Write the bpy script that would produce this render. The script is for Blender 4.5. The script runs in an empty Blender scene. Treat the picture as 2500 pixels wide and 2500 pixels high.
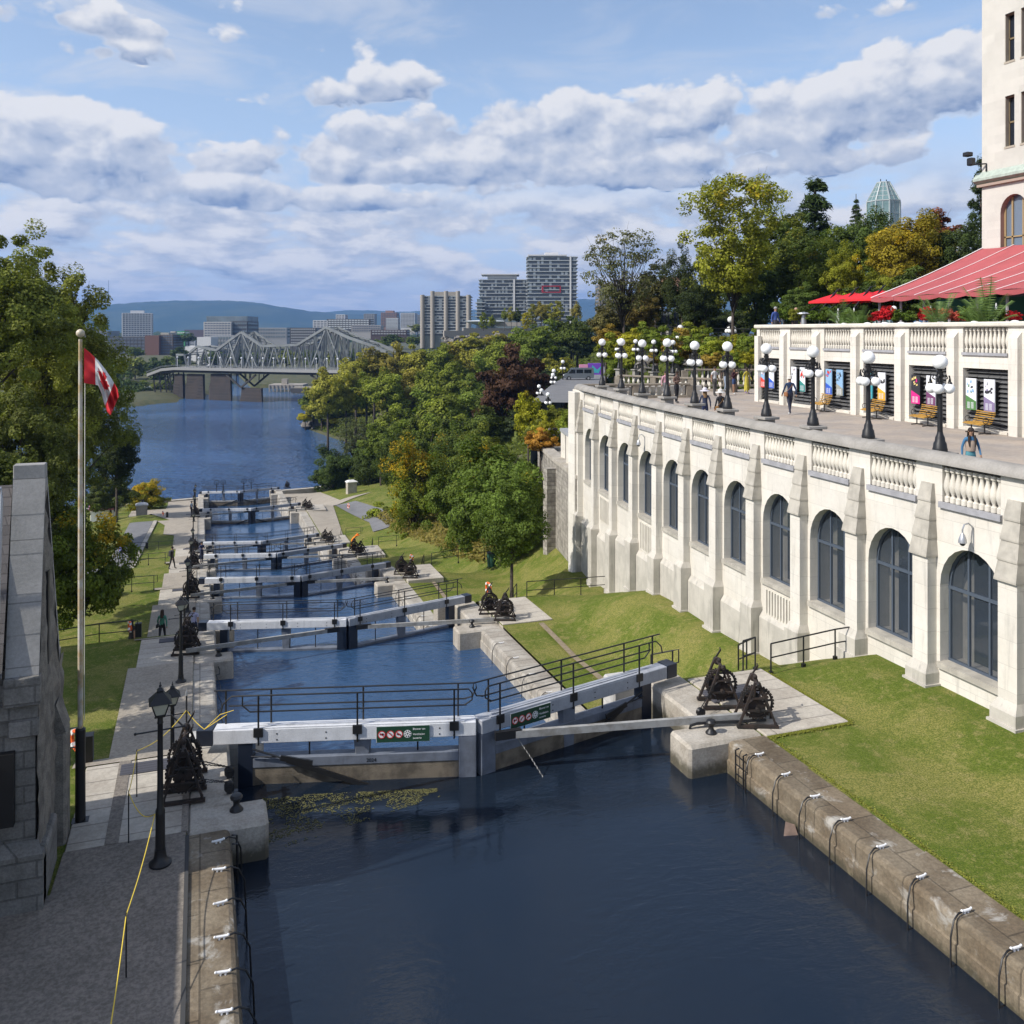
import bpy, bmesh, math, random
import numpy as np
from mathutils import Vector, Matrix, Euler, noise as mnoise
from math import sin, cos, pi, radians as R, atan2, sqrt, tan
sc = bpy.context.scene
C = sc.collection
# ---------------------------------------------------------------- camera
YAW = R(19.25); FPX = 2182.0; HZ = 810.0
cam = bpy.data.cameras.new('camera'); camo = bpy.data.objects.new('camera', cam); C.objects.link(camo)
camo.location = (0, 0, 10.0); camo.rotation_euler = (R(90), 0, -YAW)
cam.sensor_width = 36; cam.lens = FPX / 2500 * 36; cam.shift_y = -(1250 - HZ) / 2500
cam.clip_start = 0.1; cam.clip_end = 30000
sc.camera = camo
# ---------------------------------------------------------------- light
SUN_EL = R(41); SUN_AZ = R(-5)      # the sun stands to the left, a little ahead
S = Vector((-cos(SUN_EL) * cos(SUN_AZ), cos(SUN_EL) * sin(SUN_AZ), sin(SUN_EL)))
sl = bpy.data.lights.new('sun', 'SUN'); sl.energy = 4.3; sl.angle = R(0.53); sl.color = (1.0, 0.955, 0.88)
so = bpy.data.objects.new('sun', sl); C.objects.link(so); so.rotation_euler = S.to_track_quat('Z', 'Y').to_euler()
so.location = S * 60
sc.view_settings.view_transform = 'Standard'; sc.view_settings.look = 'None'
sc.view_settings.gamma = 1; sc.view_settings.exposure = 0.22
sc.cycles.use_denoising = True
sc.cycles.max_bounces = 6; sc.cycles.diffuse_bounces = 2; sc.cycles.glossy_bounces = 3
sc.cycles.transmission_bounces = 3; sc.cycles.volume_bounces = 0; sc.cycles.transparent_max_bounces = 6
sc.cycles.caustics_reflective = False; sc.cycles.caustics_refractive = False
sc.cycles.use_adaptive_sampling = True; sc.cycles.adaptive_threshold = 0.015

class NT:
    "tiny helper for node trees"
    def __init__(s, tree): s.t = tree; s.n = tree.nodes; s.l = tree.links
    def new(s, kind, props=None, **ins):
        n = s.n.new(kind)
        for k, v in (props or {}).items(): setattr(n, k, v)
        for k, v in ins.items(): s.put(n, k.replace('_', ' '), v)
        return n
    def put(s, n, k, v):
        sock = n.inputs[int(k)] if str(k).isdigit() else n.inputs[k]
        if isinstance(v, bpy.types.NodeSocket): s.l.new(v, sock)
        elif isinstance(v, bpy.types.Node): s.l.new(v.outputs[0], sock)
        else: sock.default_value = v
    def m(s, op, a, b=0.0, c=None, clamp=False):
        n = s.n.new('ShaderNodeMath'); n.operation = op; n.use_clamp = clamp
        for i, v in enumerate((a, b) if c is None else (a, b, c)): s.put(n, i, v)
        return n.outputs[0]
    def mix(s, f, a, b, mode='MIX'):
        n = s.n.new('ShaderNodeMix'); n.data_type = 'RGBA'; n.blend_type = mode; n.clamp_factor = True
        for i, v in ((0, f), (6, a), (7, b)): s.put(n, i, (*v, 1) if isinstance(v, tuple) and len(v) == 3 else v)
        return n.outputs[2]
    def ramp(s, f, lo, hi):
        n = s.n.new('ShaderNodeMapRange'); n.interpolation_type = 'SMOOTHSTEP'
        for i, v in enumerate((f, lo, hi, 0.0, 1.0)): s.put(n, i, v)
        return n.outputs[0]
    def vec(s, x, y, z=0.0):
        n = s.n.new('ShaderNodeCombineXYZ')
        for i, v in enumerate((x, y, z)): s.put(n, i, v)
        return n.outputs[0]
    def noise(s, vec, scale, det=4, rough=0.55, dist=0.0, dim='3D'):
        n = s.n.new('ShaderNodeTexNoise'); n.noise_dimensions = dim
        s.put(n, 'Vector', vec); s.put(n, 'Scale', scale); s.put(n, 'Detail', det); s.put(n, 'Roughness', rough); s.put(n, 'Distortion', dist)
        return n.outputs[0]

w = bpy.data.worlds.new('World'); sc.world = w; w.use_nodes = True
w.cycles.sampling_method = 'MANUAL'; w.cycles.sample_map_resolution = 256
t = NT(w.node_tree); t.n.clear()
sky = t.new('ShaderNodeTexSky', dict(sky_type='NISHITA', sun_disc=False, sun_elevation=SUN_EL, sun_rotation=atan2(S.x, S.y), altitude=80, air_density=1.0, dust_density=1.0, ozone_density=1.5))
co = t.new('ShaderNodeTexCoord').outputs['Generated']
sep = t.new('ShaderNodeSeparateXYZ', None, Vector=co)
X, Y, Z = sep.outputs
az = t.m('ARCTAN2', X, Y)
hor = t.m('SQRT', t.m('ADD', t.m('MULTIPLY', X, X), t.m('MULTIPLY', Y, Y)))
el = t.m('ARCTAN2', Z, hor)
def uv(u, v):       # angles of a direction seen in the photo
    a = YAW + math.atan((u - 1250) / FPX); return a, math.atan((HZ - v) / FPX * cos(a - YAW))
def ell(a0, e0, ra, re, k=1.0, tilt=0.0):
    "an ellipse on the sky: 1 in the middle, 0 on the rim; also the height inside it"
    da = t.m('SUBTRACT', az, a0); de = t.m('DIVIDE', t.m('SUBTRACT', t.m('SUBTRACT', el, e0), t.m('MULTIPLY', da, tilt)), re)
    dw = t.m('MULTIPLY', de, t.m('ADD', 1.0, t.m('MULTIPLY', t.m('LESS_THAN', de, 0.0), 0.7)))       # flat bases
    q = t.m('ADD', t.m('POWER', t.m('ABSOLUTE', t.m('DIVIDE', da, ra)), 2.0), t.m('POWER', t.m('ABSOLUTE', dw), 2.0))
    return t.m('MULTIPLY', t.m('SUBTRACT', 1.0, q), k), de
def fields(daz, delv):
    a = t.m('ADD', az, daz); e = t.m('ADD', el, delv)
    p = t.vec(t.m('ADD', a, 3.0), t.m('ADD', t.m('MULTIPLY', e, 1.5), 1.1)); f = t.noise(p, 8.0, 6, 0.56, 0.15, '2D')
    wv = t.new('ShaderNodeVectorMath', dict(operation='SCALE'), **{'0': t.new('ShaderNodeTexNoise', dict(noise_dimensions='2D'), Vector=p, Scale=22.0, Detail=2.0).outputs['Color']}); wv.inputs['Scale'].default_value = .035
    pv = t.new('ShaderNodeVectorMath', dict(operation='ADD'), **{'0': p, '1': wv.outputs[0]})
    vo = t.new('ShaderNodeTexVoronoi', dict(feature='F1', voronoi_dimensions='2D'), Vector=pv.outputs[0], Scale=17.0, Detail=2.0, Roughness=.5, Lacunarity=2.1)
    cu = t.m('ADD', t.m('MULTIPLY', t.m('SUBTRACT', f, .5), 2.6), t.m('MULTIPLY', t.m('SUBTRACT', .42, vo.outputs['Distance']), .75))
    le = t.m('MULTIPLY', t.m('LOGARITHM', t.m('ADD', t.m('MAXIMUM', e, 0.0), .045), 2.718), .30)
    q = t.vec(t.m('ADD', t.m('MULTIPLY', a, 1.25), 5.0), t.m('MULTIPLY', le, 1.75)); dk = t.m('MULTIPLY', t.m('SUBTRACT', t.noise(q, 7.5, 6, .56, .1, '2D'), .5), 3.0)
    return cu, dk
M_ = [(1350, 405, 860, 80, 1.05, .03), (1150, 330, 620, 95, .95, .12), (560, 480, 600, 60, .8, .0), (100, 380, 420, 150, 1.05, 0.0), (330, 440, 170, 75, .9, 0.0), (1000, 340, 420, 90, .9, 0.16), (1480, 320, 430, 120, 1.05, .05), (2150, 265, 430, 150, 1.15, .15), (1750, 420, 700, 60, .7, .05), (860, 425, 210, 55, .7, 0.1),
      (900, 225, 330, 62, .50, .05), (260, 55, 520, 70, .38, .0), (330, 130, 330, 40, .3, 0), (2080, 40, 170, 34, .45, 0.0), (2380, 120, 150, 60, .5, .3)]
mk = None; hs = None; wsum = None
for (u, v, ru, rv, k, tl) in M_:
    a0, e0 = uv(u, v); q, de = ell(a0, e0, ru / FPX, rv / FPX, k, tl); mk = q if mk is None else t.m('SMOOTH_MAX', mk, q, .22)
    wq = t.m('MAXIMUM', q, .001); wq = t.m('MULTIPLY', wq, wq); hs = t.m('MULTIPLY', wq, de) if hs is None else t.m('ADD', hs, t.m('MULTIPLY', wq, de)); wsum = wq if wsum is None else t.m('ADD', wsum, wq)
hin = t.m('DIVIDE', hs, wsum)
mk = t.m('MAXIMUM', t.m('ADD', t.m('MULTIPLY', mk, 1.3), .04), -.62)
over = t.m('SUBTRACT', t.m('MULTIPLY', t.ramp(el, .40, .62), .86), .75); mk = t.m('MAXIMUM', mk, over)     # loose clouds overhead, seen in the water
low = t.m('SUBTRACT', 1.0, t.ramp(el, .115, .21))
veil = t.m('MULTIPLY', t.ramp(t.noise(t.vec(t.m('MULTIPLY', az, 1.0), t.m('MULTIPLY', el, 3.2)), 5.0, 6, .6, .4, '2D'), .44, .74), t.m('ADD', .28, t.m('MULTIPLY', t.ramp(t.m('MULTIPLY', az, -1.0), -.55, .35), .5)))
c0, k0 = fields(0, 0); c1, k1 = fields(-.009, .014)
dcu = t.m('ADD', c0, mk); covc = t.ramp(dcu, -.02, .40)
litc = t.m('MULTIPLY', t.m('SUBTRACT', c0, c1), .52)
litc = t.m('ADD', t.m('ADD', .52, litc), t.m('MULTIPLY', hin, .62), clamp=True)
litc = t.m('ADD', litc, t.m('MULTIPLY', t.m('SUBTRACT', 1.0, covc), .25), clamp=True)                   # thin edges glow
dlow = t.m('ADD', k0, .50); covl = t.m('MULTIPLY', t.ramp(dlow, -.1, .5), low)
litl = t.m('ADD', .66, t.m('MULTIPLY', t.m('SUBTRACT', k0, k1), .62), clamp=True)
lit = t.mix(covc, t.vec(litl, litl, litl), t.vec(litc, litc, litc))
cov = t.m('MAXIMUM', t.m('MULTIPLY', covc, .97), covl)
lit = t.mix(cov, (.74, .74, .74), lit); cov = t.m('MAXIMUM', cov, veil)
ccol = t.mix(t.m('SMOOTH_MIN', t.m('MULTIPLY', t.ramp(lit, .05, .45), .55), 1.0, .1), (.175, .275, .50), (.56, .62, .74))
ccol = t.mix(t.ramp(lit, .42, .95), t.mix(t.ramp(lit, .08, .50), (.21, .31, .53), (.53, .60, .74)), (.93, .93, .95))
hz = t.m('SUBTRACT', 1.0, t.ramp(el, 0.0, 0.10)); ccol = t.mix(t.m('MULTIPLY', hz, .5), ccol, (.52, .61, .77)); cov = t.m('MAXIMUM', cov, t.m('MULTIPLY', hz, .8))
SKY_K = 0.15
tint = t.mix(1.0, sky.outputs[0], (1.22, 1.12, 1.06), 'MULTIPLY'); tint = t.mix(t.m('MULTIPLY', t.m('SUBTRACT', 1.0, t.ramp(el, .02, .34)), .75), tint, tuple(c / SKY_K for c in (.37, .50, .76)))
cl = t.new('ShaderNodeVectorMath', dict(operation='SCALE'), **{'0': ccol}); cl.inputs['Scale'].default_value = 0.80 / SKY_K
allc = t.mix(cov, tint, cl.outputs[0])
bg = t.new('ShaderNodeBackground', None, Color=allc, Strength=SKY_K)
t.new('ShaderNodeOutputWorld', None, Surface=bg.outputs[0])

# ---------------------------------------------------------------- materials
MATS = {}
def mat(name, base=(.5, .5, .5), rough=.8, var=0.0, vscale=2.0, bump=0.0, bscale=30.0, metal=0.0, bricks=None, col2=None, spec=0.5, stains=None, fine=0.0, streak=0.0, coat=0.0):
    """procedural surface: base colour with cloudy variation, optional courses of blocks, stains and bump"""
    if name in MATS: return MATS[name]
    m = bpy.data.materials.new(name); m.use_nodes = True; MATS[name] = m
    t = NT(m.node_tree); b = t.n['Principled BSDF']
    b.inputs['Roughness'].default_value = rough; b.inputs['Metallic'].default_value = metal
    b.inputs['Specular IOR Level'].default_value = spec
    if coat: b.inputs['Coat Weight'].default_value = coat
    geo = t.new('ShaderNodeNewGeometry').outputs['Position']
    col = t.mix(0.0, base, base)
    hgt = None
    if var or col2:
        n = t.noise(geo, vscale, 5, 0.6)
        c2 = col2 or tuple(c * (1 - var) for c in base)
        col = t.mix(t.ramp(n, 0.36, 0.66), base, c2)
    if fine:
        n = t.noise(geo, vscale * 14, 3, 0.7)
        col = t.mix(t.ramp(n, 0.35, 0.7), col, tuple(min(1, c * (1 + fine)) for c in base)) if fine < 0 else t.mix(t.m('MULTIPLY', t.ramp(n, 0.3, 0.7), fine), col, (0.0, 0.0, 0.0))
    if bricks:
        bw, bh, mode, contrast, mortar = bricks
        sp = t.new('ShaderNodeSeparateXYZ', None, Vector=geo)
        if mode == 'wall': v = t.vec(t.m('ADD', sp.outputs[0], sp.outputs[1]), sp.outputs[2])
        elif mode == 'x': v = t.vec(sp.outputs[0], sp.outputs[1])
        else: v = t.vec(sp.outputs[1], sp.outputs[0])
        wob = t.noise(geo, 1.3, 2)
        br = t.new('ShaderNodeTexBrick', dict(offset=0.5), Vector=v)
        for k, q in (('Color1', (1, 1, 1, 1)), ('Color2', (1 - contrast,) * 3 + (1,)), ('Mortar', (1 - mortar[1],) * 3 + (1,)), ('Scale', 1.0), ('Brick Width', bw), ('Row Height', bh), ('Mortar Size', mortar[0]), ('Mortar Smooth', 0.3), ('Bias', 0.0)):
            br.inputs[k].default_value = q
        col = t.mix(1.0, col, br.outputs['Color'], 'MULTIPLY')
        hgt = t.m('MULTIPLY', br.outputs['Fac'], -1.0)
    if stains:
        sc_, lo, hi, sc2 = stains
        n = t.noise(geo, sc2, 6, 0.65, 0.4)
        col = t.mix(t.ramp(n, lo, hi), col, sc_)
    if streak:
        sp2 = t.new('ShaderNodeSeparateXYZ', None, Vector=geo)
        v = t.vec(t.m('MULTIPLY', sp2.outputs[0], 3.0), t.m('MULTIPLY', sp2.outputs[1], 3.0), t.m('MULTIPLY', sp2.outputs[2], 0.35))
        n = t.noise(v, 1.6, 5, 0.65)
        col = t.mix(t.m('MULTIPLY', t.ramp(n, 0.52, 0.75), streak), col, tuple(c * 0.45 for c in base))
    t.l.new(col, b.inputs['Base Color'])
    if bump or hgt is not None:
        bn = t.new('ShaderNodeBump', None, Strength=min(1.0, bump if bump else .4), Distance=0.02)
        h = t.noise(geo, bscale, 4, 0.65)
        if hgt is not None: h = t.m('ADD', t.m('MULTIPLY', h, 0.6), hgt)
        t.l.new(h, bn.inputs['Height']); t.l.new(bn.outputs[0], b.inputs['Normal'])
    return m
def emis(m, c, k):
    b = m.node_tree.nodes['Principled BSDF']; b.inputs['Emission Color'].default_value = (*c, 1); b.inputs['Emission Strength'].default_value = k; return m

# ---------------------------------------------------------------- mesh helper
def V(*a): return Vector(a)
def frame(d):
    d = d.normalized(); up = V(0, 0, 1) if abs(d.z) < .95 else V(1, 0, 0)
    a = d.cross(up).normalized(); return a, d.cross(a).normalized()
class MB:
    def __init__(s, mp=None): s.v = []; s.f = []; s.mi = []; s.mp = mp; s.k = 0; s.sm = False
    def face(s, *pts):
        n = len(s.v); s.v += [tuple(p) for p in pts]; s.f.append(list(range(n, n + len(pts)))); s.mi.append(s.k); return s
    def mesh(s, vs, fs):
        n = len(s.v); s.v += [tuple(p) for p in vs]; s.f += [[n + i for i in f] for f in fs]; s.mi += [s.k] * len(fs); return s
    def box(s, x0, x1, y0, y1, z0, z1, bev=0.0, M=None):
        if bev:
            b = bev; vs = []; 
            P = [(x0, x1), (y0, y1), (z0, z1)]
            for ix in (0, 1):
                for iy in (0, 1):
                    for iz in (0, 1):
                        c = (P[0][ix], P[1][iy], P[2][iz]); sg = (1 - 2 * ix, 1 - 2 * iy, 1 - 2 * iz)
                        for ax in range(3):
                            q = list(c)
                            for o in range(3):
                                if o != ax: q[o] += sg[o] * b
                            vs.append(V(*q))
            if M: vs = [M @ p for p in vs]
            I = lambda ix, iy, iz, ax: (ix * 4 + iy * 2 + iz) * 3 + ax
            fs = []
            for ix in (0, 1): fs.append([I(ix, 0, 0, 0), I(ix, 1, 0, 0), I(ix, 1, 1, 0), I(ix, 0, 1, 0)][::(1 if ix else -1)])
            for iy in (0, 1): fs.append([I(0, iy, 0, 1), I(1, iy, 0, 1), I(1, iy, 1, 1), I(0, iy, 1, 1)][::(-1 if iy else 1)])
            for iz in (0, 1): fs.append([I(0, 0, iz, 2), I(1, 0, iz, 2), I(1, 1, iz, 2), I(0, 1, iz, 2)][::(1 if iz else -1)])
            for a in (0, 1):
                for c in (0, 1):
                    fs.append([I(0, a, c, 1), I(1, a, c, 1), I(1, a, c, 2), I(0, a, c, 2)])
                    fs.append([I(a, 0, c, 0), I(a, 1, c, 0), I(a, 1, c, 2), I(a, 0, c, 2)])
                    fs.append([I(a, c, 0, 0), I(a, c, 1, 0), I(a, c, 1, 1), I(a, c, 0, 1)])
            for ix in (0, 1):
                for iy in (0, 1):
                    for iz in (0, 1): fs.append([I(ix, iy, iz, 0), I(ix, iy, iz, 1), I(ix, iy, iz, 2)])
            return s.mesh(vs, fs)
        vs = [V(x, y, z) for x in (x0, x1) for y in (y0, y1) for z in (z0, z1)]
        if M: vs = [M @ p for p in vs]
        return s.mesh(vs, [(0, 1, 3, 2), (4, 6, 7, 5), (0, 4, 5, 1), (2, 3, 7, 6), (0, 2, 6, 4), (1, 5, 7, 3)])
    def tube(s, pts, r, seg=6, cap=True):
        pts = [Vector(p) for p in pts]; n = len(pts); rs = r if isinstance(r, (list, tuple)) else [r] * n
        d = pts[1] - pts[0]; a, b = frame(d); rings = []
        for i, p in enumerate(pts):
            q = (pts[min(i + 1, n - 1)] - pts[max(i - 1, 0)])
            if q.length < 1e-9: q = d
            q.normalize(); a = (a - q * a.dot(q))
            if a.length < 1e-5: a = frame(q)[0]
            a.normalize(); b = q.cross(a)
            rings.append([p + (a * cos(2 * pi * j / seg) + b * sin(2 * pi * j / seg)) * rs[i] for j in range(seg)])
        vs = [x for rg in rings for x in rg]; fs = []
        for i in range(n - 1):
            for j in range(seg):
                k = (j + 1) % seg; fs.append((i * seg + j, i * seg + k, (i + 1) * seg + k, (i + 1) * seg + j))
        if cap: fs += [tuple(range(seg))[::-1], tuple((n - 1) * seg + j for j in range(seg))]
        return s.mesh(vs, fs)
    def bar(s, p, q, wd, ht, up=None):
        "straight bar of rectangular section"
        p, q = Vector(p), Vector(q); d = (q - p).normalized()
        if up is None: a, b = frame(d)
        else: a = d.cross(Vector(up)).normalized(); b = a.cross(d)
        vs = [o + a * i * wd / 2 + b * j * ht / 2 for o in (p, q) for i in (-1, 1) for j in (-1, 1)]
        return s.mesh(vs, [(0, 1, 3, 2), (4, 6, 7, 5), (0, 4, 5, 1), (2, 3, 7, 6), (0, 2, 6, 4), (1, 5, 7, 3)])
    def lathe(s, prof, seg=12, c=(0, 0, 0), M=None, cap=True):
        vs = []; n = len(prof)
        for r, z in prof:
            for j in range(seg):
                a = 2 * pi * (j + .5) / seg; p = V(c[0] + r * cos(a), c[1] + r * sin(a), c[2] + z); vs.append(M @ p if M else p)
        fs = [(i * seg + j, i * seg + (j + 1) % seg, (i + 1) * seg + (j + 1) % seg, (i + 1) * seg + j) for i in range(n - 1) for j in range(seg)]
        if cap: fs += [tuple(range(seg))[::-1], tuple((n - 1) * seg + j for j in range(seg))]
        return s.mesh(vs, fs)
    def ball(s, c, r, seg=12, sq=(1, 1, 1)):
        n = max(4, seg // 2 + 1); c = Vector(c)
        vs = [c + V(0, 0, -r * sq[2])] + [c + V(r * sq[0] * sin(pi * i / n) * cos(2 * pi * j / seg), r * sq[1] * sin(pi * i / n) * sin(2 * pi * j / seg), -r * sq[2] * cos(pi * i / n)) for i in range(1, n) for j in range(seg)] + [c + V(0, 0, r * sq[2])]
        fs = [(0, 1 + (j + 1) % seg, 1 + j) for j in range(seg)]
        for i in range(n - 2):
            for j in range(seg): k = (j + 1) % seg; o = 1 + i * seg; fs.append((o + j, o + k, o + seg + k, o + seg + j))
        o = 1 + (n - 2) * seg; L = len(vs) - 1
        fs += [(L, o + j, o + (j + 1) % seg) for j in range(seg)]
        return s.mesh(vs, fs)
    def prism(s, poly, z0, z1, M=None):
        n = len(poly); vs = [V(x, y, z0) for x, y in poly] + [V(x, y, z1) for x, y in poly]
        if M: vs = [M @ p for p in vs]
        return s.mesh(vs, [tuple(range(n))[::-1], tuple(range(n, 2 * n))] + [(i, (i + 1) % n, n + (i + 1) % n, n + i) for i in range(n)])
    def build(s, name, m=None, parent=None, smooth=False, world=False, loc=None):
        vs = [tuple(s.mp(*p)) for p in s.v] if s.mp else s.v
        if world and parent:
            M = parent_world(parent).inverted(); vs = [tuple(M @ Vector(p)) for p in vs]
        me = bpy.data.meshes.new(name); me.from_pydata(vs, [], s.f)
        for x in (m if isinstance(m, (list, tuple)) else [m] if m else []): me.materials.append(x)
        if s.k or any(s.mi): me.polygons.foreach_set('material_index', s.mi)
        bm = bmesh.new(); bm.from_mesh(me); bmesh.ops.remove_doubles(bm, verts=bm.verts, dist=1e-5); bmesh.ops.recalc_face_normals(bm, faces=bm.faces); bm.to_mesh(me); bm.free()
        if smooth:
            me.polygons.foreach_set('use_smooth', [True] * len(me.polygons))
            try: me.set_sharp_from_angle(angle=R(40))
            except Exception: pass
        o = bpy.data.objects.new(name, me); C.objects.link(o)
        if loc: o.location = loc
        if parent: o.parent = parent
        return o
def parent_world(p):
    M = Matrix.Identity(4)
    while p: M = p.matrix_basis @ M; p = p.parent
    return M
def tag(o, label=None, cat=None, group=None, kind=None):
    for k, v in (('label', label), ('category', cat), ('group', group), ('kind', kind)):
        if v: o[k] = v
    return o
def thing(name, label, cat, loc=(0, 0, 0), rz=0.0, group=None):
    o = bpy.data.objects.new(name, None); C.objects.link(o); o.location = loc; o.rotation_euler = (0, 0, rz); o.empty_display_size = .2
    return tag(o, label, cat, group)
KIDS = {}
def dup(root, loc, rz=None, label=None, group=None, scale=None):
    kids = {}
    for o in bpy.data.objects:
        if o.parent: kids.setdefault(o.parent, []).append(o)
    def cp(o, par):
        c = o.copy(); C.objects.link(c)
        if par: c.parent = par
        for k in kids.get(o, []): cp(k, c)
        return c
    r = cp(root, None); r.location = loc
    if rz is not None: r.rotation_euler = (0, 0, rz)
    if scale: r.scale = (scale,) * 3 if not isinstance(scale, (tuple, list)) else scale
    if label: r['label'] = label
    if group: r['group'] = group
    return r
def struct(o): o['kind'] = 'structure'; return o
def atd(u, v, d):
    xc = (u - 1250) * d / FPX; return V(xc * cos(YAW) + d * sin(YAW), d * cos(YAW) - xc * sin(YAW), 10 - (v - HZ) * d / FPX)
def un(u, v, z): return atd(u, v, FPX * (10 - z) / (v - HZ))
ORD = 'first second third fourth fifth sixth seventh eighth ninth tenth eleventh twelfth thirteenth fourteenth fifteenth sixteenth seventeenth eighteenth nineteenth twentieth'.split()
def lerp(pts, x):
    if x <= pts[0][0]: return pts[0][1]
    for (a, za), (b, zb) in zip(pts, pts[1:]):
        if x <= b: k = (x - a) / (b - a); return za + (zb - za) * k
    return pts[-1][1]
rnd = random.Random(7)
# ================================================================ materials in use
cream = mat('cream_limestone', (.73, .695, .625), .85, col2=(.665, .625, .55), vscale=.5, bump=.25, bscale=40, bricks=(1.5, .62, 'wall', .10, (.009, .22)), streak=.45, fine=.06)
cream_plain = mat('cream_stone_trim', (.66, .62, .54), .85, var=.14, vscale=1.5, bump=.3, bscale=35, streak=.25)
capst = mat('grey_cap_stone', (.27, .255, .23), .9, vscale=1.2, bump=.15, bscale=60, col2=(.35, .33, .30), fine=.15)
weath = mat('weathered_trim_stone', (.46, .43, .37), .9, var=.25, vscale=2.2, bump=.15, bscale=40, streak=.35)
sillst = mat('grey_sill_stone', (.36, .36, .38), .9, var=.2, vscale=3, bump=.3)
plinth = mat('plinth_stone', (.52, .49, .43), .9, var=.2, vscale=1.2, bump=.3, streak=.65)
wallst = mat('lock_wall_stone', (.30, .245, .17), .9, col2=(.18, .135, .085), vscale=.9, bump=.7, bscale=16, bricks=(1.25, 4.2, 'y', .38, (.018, .5)), stains=((.36, .34, .30), .56, .68, 1.6), fine=.35)
wallface = mat('lock_wall_face_stone', (.26, .225, .17), .9, col2=(.15, .12, .08), vscale=1.1, bump=.7, bscale=14, bricks=(1.25, .5, 'wall', .25, (.014, .35)), stains=((.33, .31, .26), .57, .68, 2.0), fine=.3, streak=.6)
pale = mat('pale_lock_stone', (.50, .46, .395), .9, col2=(.38, .34, .28), vscale=1.2, bump=.6, bscale=16, fine=.25, stains=((.28, .25, .215), .6, .74, 2.4))
slab = mat('platform_slabs', (.53, .485, .41), .9, col2=(.43, .385, .32), vscale=.8, bump=.5, bscale=20, bricks=(9.0, .62, 'x', .08, (.02, .45)), fine=.22)
def wet(name, src, lo, hi, dark=(.055, .048, .028)):
    m = src.copy(); m.name = name; MATS[name] = m; t = NT(m.node_tree); b = t.n['Principled BSDF']; old = b.inputs['Base Color'].links[0].from_socket
    g_ = t.new('ShaderNodeNewGeometry').outputs['Position']; z = t.new('ShaderNodeSeparateXYZ', None, Vector=g_).outputs[2]; n = t.noise(g_, 3.5, 5, .7)
    k = t.m('SUBTRACT', 1.0, t.ramp(t.m('ADD', z, t.m('MULTIPLY', t.m('SUBTRACT', n, .5), .5)), lo, hi)); c = t.mix(t.m('MULTIPLY', k, .88), old, dark); k2 = t.m('MULTIPLY', t.ramp(n, .58, .66), k); c = t.mix(t.m('MULTIPLY', k2, .5), c, (.26, .23, .13)); t.l.new(c, b.inputs['Base Color']); return m
pale_near = wet('pale_lock_stone_stained', pale, -.62, -.28); wallst_near = wet('lock_wall_stone_stained', wallst, -.72, -.50)
coping_far = mat('pale_coping', (.49, .455, .395), .9, col2=(.34, .305, .255), vscale=1.0, bump=.5, bscale=20, bricks=(.62, 5, 'y', .12, (.03, .4)), fine=.2)
tarmac = mat('path_tarmac', (.28, .245, .205), .95, var=.15, vscale=1.0, bump=.5, bscale=90, fine=.45)
road_m = mat('road_tarmac', (.20, .20, .205), .95, var=.15, vscale=.6, bump=.2, fine=.2)
pathconc = mat('gravel_path', (.41, .36, .29), .95, var=.14, vscale=.7, bump=.4, bscale=60, fine=.3)
iron = mat('black_iron', (.012, .012, .013), .45, bump=.1)
rust = mat('rusty_iron', (.035, .022, .016), .75, col2=(.012, .011, .010), vscale=5, bump=.3)
ironb = mat('blue_black_paint', (.014, .02, .035), .35)
white = mat('white_paint', (.72, .73, .75), .55, var=.12, vscale=3, bump=.2, fine=.12, streak=.5)
greyp = mat('grey_blue_paint', (.16, .18, .22), .6, var=.3, vscale=2.5, bump=.15, streak=.7)
greyt = mat('weathered_timber', (.33, .33, .32), .85, col2=(.22, .21, .19), vscale=3, bump=.4)
wood = mat('varnished_bench_slats', (.50, .28, .05), .5, var=.3, vscale=6)
rope_y = mat('yellow_rope', (.80, .58, .06), .7)
orange = mat('orange_plastic', (.80, .13, .02), .5)
whitep = mat('white_plastic', (.80, .80, .80), .5)
red = mat('red_fabric', (.60, .02, .03), .8, var=.1)
glassd = mat('dark_window_glass', (.015, .02, .03), .06, spec=.9)
frameb = mat('blue_grey_window_frame', (.07, .09, .12), .5)
metal = mat('galvanised_metal', (.45, .46, .48), .4, metal=.6)
globe = emis(mat('opal_globe_glass', (.85, .85, .84), .3), (1, 1, 1), .06)
lglass = mat('lantern_glass', (.50, .50, .40), .15, spec=.8)
bark = mat('bark', (.07, .055, .045), .95, var=.4, vscale=4, bump=.6)
louvre = mat('louvre_grey', (.11, .11, .11), .6, var=.15)
hatch = mat('hatch_boards', (.07, .07, .085), .8, bricks=(9, .12, 'x', .1, (.015, .5)), bump=.3)

# grass
g = mat('grass', (.085, .125, .022), .95, bump=1.0, bscale=32)
t = NT(g.node_tree); b = t.n['Principled BSDF']; geo = t.new('ShaderNodeNewGeometry').outputs['Position']
n1 = t.noise(geo, .35, 4, .6, .5); n2 = t.noise(geo, 2.2, 5, .7); n3 = t.noise(geo, 26, 3, .75)
c = t.mix(t.ramp(n1, .42, .62), (.13, .165, .026), (.26, .24, .07))
c = t.mix(t.m('MULTIPLY', t.ramp(n2, .5, .68), .75), c, (.33, .275, .11))
c = t.mix(t.m('MULTIPLY', t.ramp(n3, .36, .62), .75), c, (.045, .075, .010)); n4 = t.noise(geo, 7.0, 4, .7); c = t.mix(t.m('MULTIPLY', t.ramp(n4, .52, .70), .5), c, (.28, .25, .09)); c = t.mix(t.m('MULTIPLY', t.ramp(n4, .48, .30), .4), c, (.06, .095, .012))
t.l.new(c, b.inputs['Base Color']); b.inputs['Specular IOR Level'].default_value = .1
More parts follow.
